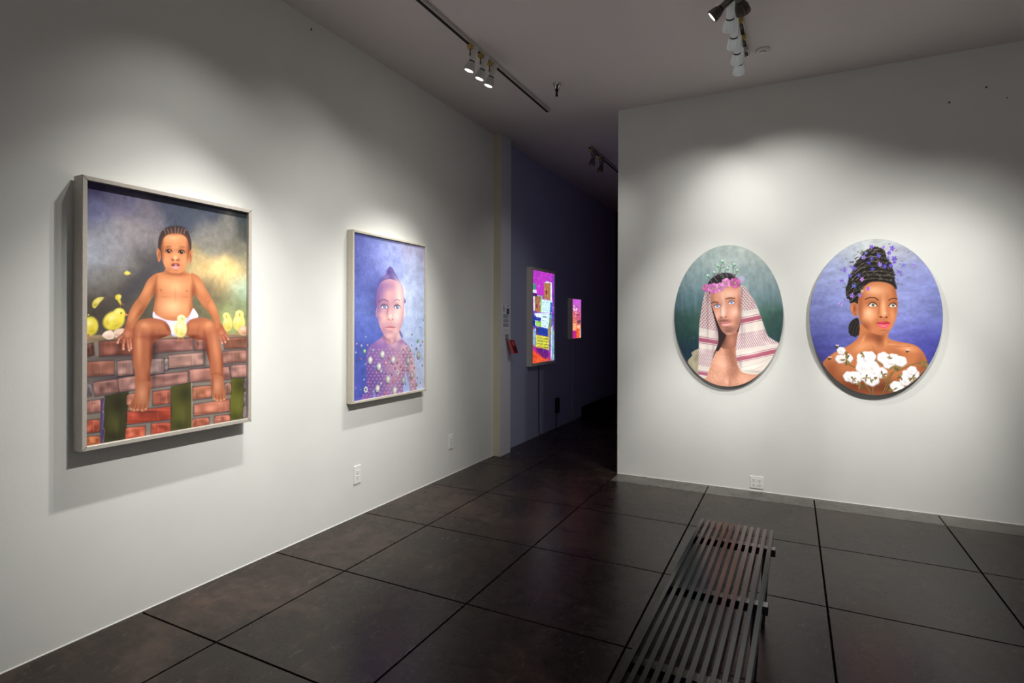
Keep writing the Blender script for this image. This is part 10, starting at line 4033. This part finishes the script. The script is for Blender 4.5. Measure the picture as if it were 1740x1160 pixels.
pil = MB(); pil.box((LW,5.385,0),(LW+.09,5.63,H)); pil.mi = [1 if k == 2 else 0 for k in range(len(pil.f))]
struct(pil.build('wall_pilaster', [M['pilaster'], M['warm']]))
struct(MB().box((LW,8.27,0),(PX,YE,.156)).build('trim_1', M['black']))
struct(MB().box((LW,YB,0),(LW+.003,5.385,.004)).build('highlight_strip_left', M['lip']))  # thin pale strips added for the bright highlight along the wall foot
struct(MB().box((PX,RW-.003,0),(XR,RW,.004)).build('highlight_strip_back', M['lip']))

# ------------------------------------------------------------------ framed paintings on the left wall
def framed(label, y0, y1, z0, z1, off, depth, border, fm, liner, recess, ops, gain):
    t = thing('framed_painting', label, 'painting', (LW, (y0+y1)/2, z0))
    o = Vector((LW, (y0+y1)/2, z0)); yc = (y1-y0)/2; hh = z1-z0; w = border
    f = MB(); xf = off+depth
    # mitred moulding: outer ring, front face, inner rebate
    P = lambda x, m: [(x,-yc+m,m),(x,yc-m,m),(x,yc-m,hh-m),(x,-yc+m,hh-m)]
    rings = [P(off, 0), P(xf-.002, 0), P(xf, .002), P(xf, w-.002), P(xf-.002, w), P(xf-recess-.006, w), P(off, w+.012)]
    vs = sum(rings, []); fs = []
    for r in range(len(rings)-1):
        for k in range(4): fs.append((r*4+k, r*4+(k+1)%4, (r+1)*4+(k+1)%4, (r+1)*4+k))
    for k in range(4): fs.append((24+k, 24+(k+1)%4, (k+1)%4, k))
    f.add(vs, fs); f.build('frame', fm, t)
    # mitre joints: fine dark line at each corner of the front
    for sy in (-1, 1):
        for zz, dz in ((0, 1), (hh, -1)):
            mj = MB()
            a = Vector((xf+.0003, sy*yc, zz)); b = Vector((xf+.0003, sy*(yc-w), zz+dz*w)); n = Vector((0, .0008, .0008*dz*sy))
            mj.quad([a+n, b+n, b-n, a-n]); mj.build('mitre_joint', M['backing'], t)
    b = MB(); b.box((off+.002, -yc+w-.004, w-.004), (off+.012, yc-w+.004, hh-w+.004)); b.build('backing_board', M['backing'], t)
    ln = MB(); xl = xf-recess                               # dark liner in the rebate
    for a, c in (((-yc+w, w), (-yc+w+liner, hh-w)), ((yc-w-liner, w), (yc-w, hh-w)), ((-yc+w, hh-w-liner), (yc-w, hh-w)), ((-yc+w, w), (yc-w, w+liner))):
        ln.box((xl-.012, a[0], a[1]), (xl-.004, c[0], c[1]))
    ln.build('liner', M['liner'], t)
    cv = Canvas((y1-y0-2*w)*1000, (hh-2*w)*1000, 1.6); cv.run(ops)
    xc = xl-.002
    painted_mesh('canvas', cv, M['canvas'], lambda a, b: np.stack([np.full(a.shape, xc), a-yc+w, b+w], 1), gain=gain, parent=t)
    m = MB(); m.box((off, -.25, hh-.12), (0, .25, hh-.09)); m.build('hanging_cleat', M['backing'], t)
    return t
framed('large framed painting of a baby in a white diaper on a brick wall with chicks',
       1.360, 2.243, .8855, 2.144, .012, .073, .021, M['frame'], .004, .02, ART['baby'], GAIN['baby'])
framed('smaller framed painting of a child with a topknot and beaded body on lavender blue',
       3.119, 4.044, .871, 2.163, .004, .056, .018, M['frame2'], .002, .012, ART['child'], GAIN['child'])

# ------------------------------------------------------------------ oval paintings on the far wall
def oval(label, cx, cz, rx, rz, d, ops, gain):
    t = thing('oval_painting', label, 'painting', (cx, RW, cz-rz))
    n = 128; mb = MB(); vs = []
    for y, k in ((-.004, .97), (-.004-.001, 1), (-d+.003, 1), (-d, .997)):
        vs += [(rx*k*math.cos(2*math.pi*i/n), y, rz+rz*k*math.sin(2*math.pi*i/n)) for i in range(n)]
    fs = [(r*n+i, r*n+(i+1)%n, (r+1)*n+(i+1)%n, (r+1)*n+i) for r in range(3) for i in range(n)]
    mb.add(vs, fs, True); mb.f.append(tuple(range(n))); mb.sm.append(False); mb.mi.append(0)
    mb.build('panel_edge', M['edge'], t)
    cv = Canvas(rx*2000, rz*2000, 1.6); cv.run(ops)
    painted_mesh('painted_panel', cv, M['canvas'], lambda a, b: np.stack([(a-rx)*.997, np.full(a.shape, -d), (b-rz)*.997+rz], 1), oval=True, gain=gain, parent=t)
    MB().box((-.2, -.006, rz*1.5), (.2, 0, rz*1.5+.03)).build('hanging_cleat', M['backing'], t)
oval('oval painting of a man wearing a pink flower crown and red checked scarf', -.5245, 1.542, .4555, .632, .04, ART['man'], GAIN['man'])
oval('oval painting of a woman with purple flowers in her piled hair and white cotton bolls', .580, 1.5295, .451, .6265, .04, ART['woman'], GAIN['woman'])

# ------------------------------------------------------------------ light boxes in the passage
def lightbox(label, y0, y1, z0, z1, d, b, ops, cordy, cordmat, cordx):
    t = thing('lightbox', label, 'light box', (LW, (y0+y1)/2, z0)); yc = (y1-y0)/2; hh = z1-z0
    P = lambda x, m: [(x,-yc+m,m),(x,yc-m,m),(x,yc-m,hh-m),(x,-yc+m,hh-m)]
    rings = [P(0, .0), P(d-.002, 0), P(d, .002), P(d, b), P(d-.006, b)]
    vs = sum(rings, []); fs = [(r*4+k, r*4+(k+1)%4, (r+1)*4+(k+1)%4, (r+1)*4+k) for r in range(4) for k in range(4)]
    fs.append((3,2,1,0))
    MB().add(vs, fs).build('housing', M['lbframe'], t)
    cv = Canvas((y1-y0-2*b)*1000, (hh-2*b)*1000, 1.8); cv.run(ops)
    painted_mesh('backlit_print', cv, M['screen'], lambda a, c: np.stack([np.full(a.shape, d-.005), a-yc+b, c+b], 1), step=2.6, parent=t)
    pts = [(.012, cordy-(y0+y1)/2+(.0 if k % 2 else .004)*(k > 2), -z0*k/8) for k in range(8)] + [(.012, cordy-(y0+y1)/2+.03, -z0+.012), (.05, cordy-(y0+y1)/2+.07, -z0+.006)]
    MB().tube(pts, .004).build('power_cord', cordmat, t)
lightbox('taller light box glowing magenta with stacked cartons and handwritten yellow panel', 6.246, 7.018, .929, 2.171, .07, .036, ART['box'], 6.60, M['cord'], 0)
lightbox('smaller light box glowing pink and orange, farther down the dark passage', 7.665, 8.062, 1.232, 1.84, .07, .014, ART['smallbox'], 7.83, M['cordw'], 0)

t = thing('power_adapter', 'black power adapter hanging on passage wall between the two light box cords', 'power adapter', (LW, 7.21, .14))
MB().box((0, -.04, .07), (.045, .045, .285)).build('adapter_body', M['cord'], t, bevel=.012)
MB().tube([(.02, 0, .075), (.022, -.01, .03), (.02, -.02, -.02), (.015, -.02, -.13)], .006).build('lead', M['cord'], t)

# ------------------------------------------------------------------ information sheet and cards on the pilaster
SX = LW+.09
t = thing('information_sheet', 'white printed information sheet pinned on pilaster above the red cards', 'notice', (SX, 5.508, 1.362))
MB().box((0, -.08, 0), (.002, .08, .315)).build('sheet', M['paper'], t)
tx = MB(); rnd = random.Random(3)
for y in [.07+.0095*k for k in range(15) if k not in (4, 9)]: tx.box((.002, -.066, y), (.0025, .066-rnd.random()*.012, y+.006))
for y in (.24, .252, .264, .276): tx.box((.002, -.066, y), (.0025, -.02-rnd.random()*.02, y+.007))
tx.box((.002, -.055, .02), (.0025, -.03, .03)); tx.box((.002, .0, .02), (.0025, .03, .028))
tx.build('printed_text', M['ink'], t)
ph = MB().box((.002, .02, .212), (.0028, .074, .272)).build('printed_picture', M['photo'], t)
MB().lathe([(0,.014),(.0005,.013)], (.0028, .047, .245), (1,0,0), 16).build('printed_figure', M['photo2'], ph)
for y in (-.06, .045): MB().lathe([(0,.006),(.006,.006),(.008,.003)], (.002, y, .3), (1,0,0), 12).build('pin', M['pin'], t)
t = thing('card_holder', 'small clear wall holder gripping the stack of red cards', 'card holder', (SX, 5.53, 1.285))
MB().box((-.001, -.036, .01), (.004, .036, .058)).box((.004, -.036, .0), (.02, .036, .01)).build('bracket', M['clear'], t, bevel=.0015)
t = thing('card_stack', 'stack of red printed cards tilted in the holder below the information sheet', 'cards', (SX+.019, 5.545, 1.13))
def slanted(y0, y1, x0, x1, z0, z1, lean):
    m = MB(); m.box((x0, y0, z0), (x1, y1, z1)); m.v = [(x+lean*(.16-z), y+.35*(.16-z)*.6, z) for x, y, z in m.v]; return m
slanted(-.045, .06, .0, .035, 0, .15, .25).build('cards', M['redl'], t)
slanted(-.045, .06, .0352, .0362, 0, .15, .25).build('card_front', M['red'], t)
MB().box((-.0195, -.02, .135), (.006, .02, .142)).build('hanging_tab', M['clear'], t)
q = slanted(-.012, .03, .0363, .0368, .09, .135, .25); q.build('printed_motif', M['redl'], t)
q = slanted(-.02, .05, .0363, .0368, .02, .08, .25); q.build('printed_block', M['redd'], t)

# ------------------------------------------------------------------ slatted bench
BZ = .42; SW = .0168; SH = .043; PITCH = .0309
t = thing('slatted_bench', 'dark wooden slatted bench on the floor facing the oval paintings', 'bench', (-.277, 2.2, 0), rz=math.radians(-1.05))
YF, YN = .94, -1.16
x0 = -PITCH*5.5
for i in range(12):
    xc = x0+i*PITCH
    MB().box((xc-SW/2, YN, BZ-SH), (xc+SW/2, YF, BZ)).build('slat', M['bench'], t, bevel=.0012)
for yb in (.80, .19, -.40, -1.0):
    cb = MB().box((x0-.022, yb-.022, BZ-SH-.034), (-x0+.022, yb+.022, BZ-SH-.0005)).build('crossbar', M['benchbar'], t, bevel=.0015)
    pads = MB()
    pads.box((x0-.021, yb-.021, BZ-SH-.0004), (-x0+.021, yb+.021, BZ-SH+.0006))
    pads.build('crossbar_cap', M['bartop'], cb)
for yb in (.79, .18, -1.0):
    for s in (-1, 1):
        l = MB(); a = Vector((s*(-x0-.02), yb, BZ-SH-.034)); b = Vector((s*(-x0-.035), yb, 0))
        vs = [(p.x+dx*k, p.y+dy*k, p.z) for p, k in ((a, 1), (b, .6)) for dx, dy in ((-.018,-.018),(.018,-.018),(.018,.018),(-.018,.018))]
        l.add(vs, [(3,2,1,0),(4,5,6,7)]+[(k,(k+1)%4,4+(k+1)%4,4+k) for k in range(4)]); l.build('leg', M['benchbar'], t, bevel=.002)

# ------------------------------------------------------------------ ceiling tracks and spotlights
def track(label, x, y0, y1):
    t = thing('track_rail', label, 'track', (x, (y0+y1)/2, H)); hl = (y1-y0)/2
    MB().box((-.018, -hl, -.024), (.018, hl, 0)).build('rail', M['track'], t, bevel=.002)
    MB().box((-.016, -hl+.003, -.0255), (.008, hl-.003, -.0235)).build('slot', M['trackslot'], t)
    return t
track('long ceiling track at left carrying three lit spotlights in a row', -2.135, .6, 4.99)
track('ceiling track at right above the bench carrying a cluster of silver spotlights', -.315, 1.2, 4.62)
track('dark ceiling track inside the passage carrying two unlit spotlights', -2.13, 6.2, 8.9)

def spot(label, x, y, axis, lit, group, shell='alu', off=(.03, .012), drop=.052, tail=.05, s=1., ad='adapter'):
    z = H-.026
    t = thing('spotlight', label, 'spotlight', (x, y, z), group)
    MB().box((-.016, -.02, -.03), (.016, .02, .0)).build('adapter', M[ad], t, bevel=.003)
    MB().lathe([(0,.005),(drop-.02,.005),(drop-.016,.007),(drop,.007)], (0,0,-.028), (0,0,-1), 12).build('stem', M['alub'], t)
    a = Vector(axis).normalized(); p = Vector((off[0], off[1], -drop-.012))
    b0 = p-a*tail; sm = M[shell]
    h = MB().lathe([(0,.019*s),(.003,.0215*s),(.108*s,.0215*s),(.11*s,.02*s)], b0, a, 28); bo = h.build('lamp_body', sm, t)
    MB().lathe([(0,.004),(.014,.004)], p+a*.02, Vector((-off[0], -off[1], 0.001)), 10).build('knuckle', M['collar'], t)
    c = MB().lathe([(.107*s,.0228*s),(.115*s,.0228*s)], b0, a, 28); c.build('collar', M['collar'], t)
    hd = MB().lathe([(.114*s,.022*s),(.122*s,.028*s),(.14*s,.0345*s),(.164*s,.0385*s),(.178*s,.040*s),(.181*s,.0395*s),(.181*s,.031*s),(.174*s,.03*s)], b0, a, 32, fin={1:.72, 2:.72, 3:.8}, smooth=False)
    ho = hd.build('lamp_head', sm, t)
    ln = MB().lathe([(.1745*s,.0305*s),(.178*s,.028*s),(.1805*s,.018*s)], b0, a, 32)
    ln.build('lens', M['lens_on' if lit else 'lens_off'], ho)
    return Vector((x, y, z))+b0+a*(.2*s), a

def lamp_light(p, target, watts, size, blend=1., colr=(1, .98, .93), r=.03):
    l = bpy.data.lights.new('spot_beam', 'SPOT'); l.energy = watts; l.spot_size = math.radians(size); l.spot_blend = blend
    l.shadow_soft_size = r; l.color = colr
    o = bpy.data.objects.new('spot_beam', l); col.objects.link(o); o.location = p
    o.rotation_euler = (Vector(target)-Vector(p)).to_track_quat('-Z', 'Y').to_euler()
    return o

TL = 'lit spotlights on the left ceiling track'
heads = []
for nm, y in (('leftmost', 3.52), ('middle', 3.675), ('rightmost', 3.815)):
    heads.append(spot('lit grey spotlight, %s of the three on the left ceiling track' % nm, -2.135, y, (-.33, -.06, -.94), True, TL, 'alub' if 0 else 'alu'))
TR = 'spotlights on the right ceiling track'
rl = spot('lit spotlight on the right ceiling track with bright face turned left', -.315, 3.66, (-.8, .02, -.6), True, TR, 'alub', off=(-.02, .0), drop=.035, tail=.03)
rb = spot('taupe ribbed spotlight at the top picture edge, turned to the right', -.315, 3.55, (.22, .8, -.5), False, TR, 'alub', off=(.0, .0), drop=.03, tail=.02, s=1.12)
rr = []
for k, (nm, y, ad) in enumerate((('nearest', 3.77, 'adapter'), ('second', 4.03, 'adapter'), ('third', 4.28, 'adapter'), ('farthest', 4.47, 'track'))):
    rr.append(spot('silver ribbed spotlight hanging below the right track, %s of the four in line' % nm, -.315, y, (-.12, .78, -.58), False, TR, 'silver', off=(-.04, 0), drop=.04, tail=.058, s=1.1, ad=ad))
for nm, y in (('nearer', 6.28), ('farther', 6.6)):
    spot('unlit spotlight on the passage track, the %s of the two' % nm, -2.13, y, (-.2, -.1, -.97), False, 'unlit spotlights in the passage', 'alub')

# ------------------------------------------------------------------ small ceiling fittings
t = thing('fire_sprinkler', 'chrome fire sprinkler with dark nozzle hanging from the ceiling', 'sprinkler', (-1.836, 4.48, H))
MB().lathe([(0,.036),(.004,.036),(.012,.03),(.03,.027),(.033,.022),(.05,.02)], (0,0,0), (0,0,-1), 28).build('escutcheon', M['chrome'], t)
MB().lathe([(.05,.012),(.07,.012),(.072,.009),(.1,.009),(.102,.013),(.108,.013)], (0,0,0), (0,0,-1), 16).build('nozzle', M['iron'], t)
t = thing('smoke_detector', 'round white smoke detector on the ceiling right of the silver spotlights', 'smoke detector', (-.205, 4.62, H))
MB().lathe([(0,.05),(.012,.05),(.018,.044)], (0,0,0), (0,0,-1), 32).build('base', M['white'], t)
MB().lathe([(.018,.026),(.026,.024),(.028,.018)], (0,0,0), (0,0,-1), 24).build('sensor_cap', M['white'], t)
t = thing('ceiling_hook', 'tiny metal hook screwed into the ceiling at top right', 'hook', (-.27, 3.915, H))
MB().lathe([(0,.012),(.004,.012),(.006,.006)], (0,0,0), (0,0,-1), 16).build('plate', M['alub'], t)
MB().tube([(0,0,-.004),(0,0,-.016),(.008,0,-.024),(.012,0,-.018)], .0025).build('hook_wire', M['alub'], t)
t = thing('cover_plate', 'faint round painted cover plate on ceiling against the far wall', 'cover plate', (.78, 5.255, H))
MB().lathe([(0,.055),(.004,.055),(.006,.048),(.004,.046)], (0,0,0), (0,0,-1), 32).build('disc', M['ceil'], t)

# ------------------------------------------------------------------ outlets
def outlet(label, org, right, nrm, gangs, w, h):
    t = thing('power_outlet', label, 'outlet', org, None, math.atan2(right[1], right[0]))
    # local: x along the wall, -y out of the wall
    MB().box((-w/2, -.006, -h/2), (w/2, 0, h/2)).build('cover_plate', M['plastic'], t, bevel=.002)
    for g in range(gangs):
        gx = (g-(gangs-1)/2)*.046
        for sz in (-1, 1):
            rc = MB().box((gx-.0165, -.0075, sz*.0195-.014), (gx+.0165, -.005, sz*.0195+.014)).build('receptacle', M['plastic'], t, bevel=.001)
            sl = MB()
            for dx, hh2 in ((-.0065, .009), (.0065, .007)): sl.box((gx+dx-.0013, -.0079, sz*.0195-.001-hh2/2+.003), (gx+dx+.0013, -.0073, sz*.0195+hh2/2+.003))
            sl.lathe([(0,.0026),(.0006,.0026)], (gx, -.0074, sz*.0195-.0085), (0,-1,0), 10)
            sl.build('slots', M['slot'], rc)
        MB().lathe([(0,.003),(.001,.002)], (gx, -.006, 0), (0,-1,0), 10).build('screw', M['alub'], t)
outlet('white wall outlet low on left wall below the beaded child painting', (LW, 3.234, .318), (0, 1), None, 1, .074, .137)
outlet('white wall outlet low on left wall near the passage, in dimmer light', (LW, 4.53, .322), (0, 1), None, 1, .074, .137)
outlet('white double wall outlet just above the floor under the oval of the man', (-.276, RW, .079), (1, 0), None, 2, .106, .106)

# nail plugs left in the walls
def mark(label, p, ax, r=.008):
    tag(MB().lathe([(0,r),(.0015,r*.9),(.002,r*.3)], (0,0,0), ax, 14).build('wall_plug', M['mark'], loc=p), label, 'wall plug')
mark('small dark wall plug high on the left wall', (-2.956,2.773,3.489), (1,0,0), 0.008)
mark('uppermost of the three dark wall plugs high on the far wall at right', (1.297,5.322,3.256), (0,-1,0), 0.008)
mark('lowest of the three dark wall plugs high on the far wall', (1.074,5.322,3.181), (0,-1,0), 0.008)
mark('rightmost of the three dark wall plugs high on the far wall', (1.417,5.322,3.155), (0,-1,0), 0.005)


# ------------------------------------------------------------------ light
# three lit lamps of the left track share one painting; their neighbours hang just above the picture edge
for (p, a), tg, w in zip(heads, ((LW, 3.3, .6), (LW, 3.5, .6), (LW, 3.7, .65)), (80, 84, 80)):
    lamp_light(p, tg, w, 52)
lamp_light((-2.1, 2.02, 3.36), (LW, 1.5, 1.1), 70, 54)
lamp_light((-2.1, 2.18, 3.36), (LW, 1.75, .35), 180, 56)
lamp_light((-2.1, 1.75, 3.36), (LW, 2.05, 1.2), 22, 92)
lamp_light((-2.1, 2.8, 3.36), (LW, 2.6, 1.3), 13, 100)
# lamps of the right track turned to the left wall
lamp_light((-.42, 2.0, 3.38), (LW, 1.7, 1.0), 165, 34)
lamp_light((-.42, 2.15, 3.38), (LW, 3.5, 1.2), 165, 60)
lamp_light((-.42, 1.85, 3.38), (LW, 2.5, .85), 260, 46)
lamp_light(rl[0], (LW, 3.5, 1.1), 100, 44)
# right track lamps turned to the far wall, with unseen beams added to brighten it
lamp_light((.6, 3.4, 3.4), (-.8, RW, .3), 345, 30)                  # this and the other beams right of the track are unseen, added
lamp_light((.6, 3.4, 3.4), (.7, RW, .6), 255, 30)
lamp_light((-.3, 2.4, 3.38), (-.75, RW, 1.4), 215, 30)
lamp_light((1.6, 3.2, 3.4), (.7, RW, 1.4), 200, 42)
lamp_light((1.6, 3.2, 3.4), (.7, RW, 1.4), 125, 56)
lamp_light(rr[1][0], (.0, RW, 1.6), 92, 92)
lamp_light(rr[3][0], (-1.0, RW, 1.6), 26, 92)
lamp_light((-.62, 4.4, 3.36), (LW, 5.75, 1.5), 30, 46)  # added beam without a lamp, brightens the pilaster
rl_ = bpy.data.lights.new('added_red_glow', 'POINT'); rl_.energy = .07; rl_.color = (1, .03, .04); rl_.shadow_soft_size = .05  # unseen red point light added for a faint glow in the passage
ro_ = bpy.data.objects.new('added_red_glow', rl_); col.objects.link(ro_); ro_.location = (-1.75, 9.3, 2.55)
# soft fill light added behind the camera to lift surfaces facing it
al = bpy.data.lights.new('rear_fill_light', 'AREA'); al.shape = 'RECTANGLE'; al.size = 3.5; al.size_y = 2.2; al.energy = 13; al.color = (1, .97, .95)
ao = bpy.data.objects.new('rear_fill_light', al); col.objects.link(ao); ao.location = (1.4, -2., 1.6); ao.rotation_euler = (math.radians(100), 0, 0)

w = bpy.data.worlds.new('gallery_world'); bpy.context.scene.world = w; w.use_nodes = True
bg = w.node_tree.nodes['Background']; bg.inputs['Color'].default_value = (.9, .88, .9, 1); bg.inputs['Strength'].default_value = .10

# ------------------------------------------------------------------ camera
cam = bpy.data.cameras.new('camera'); co = bpy.data.objects.new('camera', cam); col.objects.link(co)
yaw, roll = .4684, .0028
fw = Vector((-math.sin(yaw), math.cos(yaw), 0)); r0 = Vector((math.cos(yaw), math.sin(yaw), 0)); u0 = Vector((0, 0, 1))
r = r0*math.cos(roll)+u0*math.sin(roll); u = -r0*math.sin(roll)+u0*math.cos(roll)
co.matrix_world = Matrix(((r.x,u.x,-fw.x,0),(r.y,u.y,-fw.y,0),(r.z,u.z,-fw.z,1.48),(0,0,0,1)))
cam.sensor_width = 36; cam.lens = 941.27/1740*36; cam.shift_y = -(580-547.33)/1740
cam.clip_start = .05
bpy.context.scene.camera = co
vs = bpy.context.scene.view_settings
vs.view_transform = 'Standard'; vs.look = 'None'; vs.exposure = 0.; vs.gamma = 1.
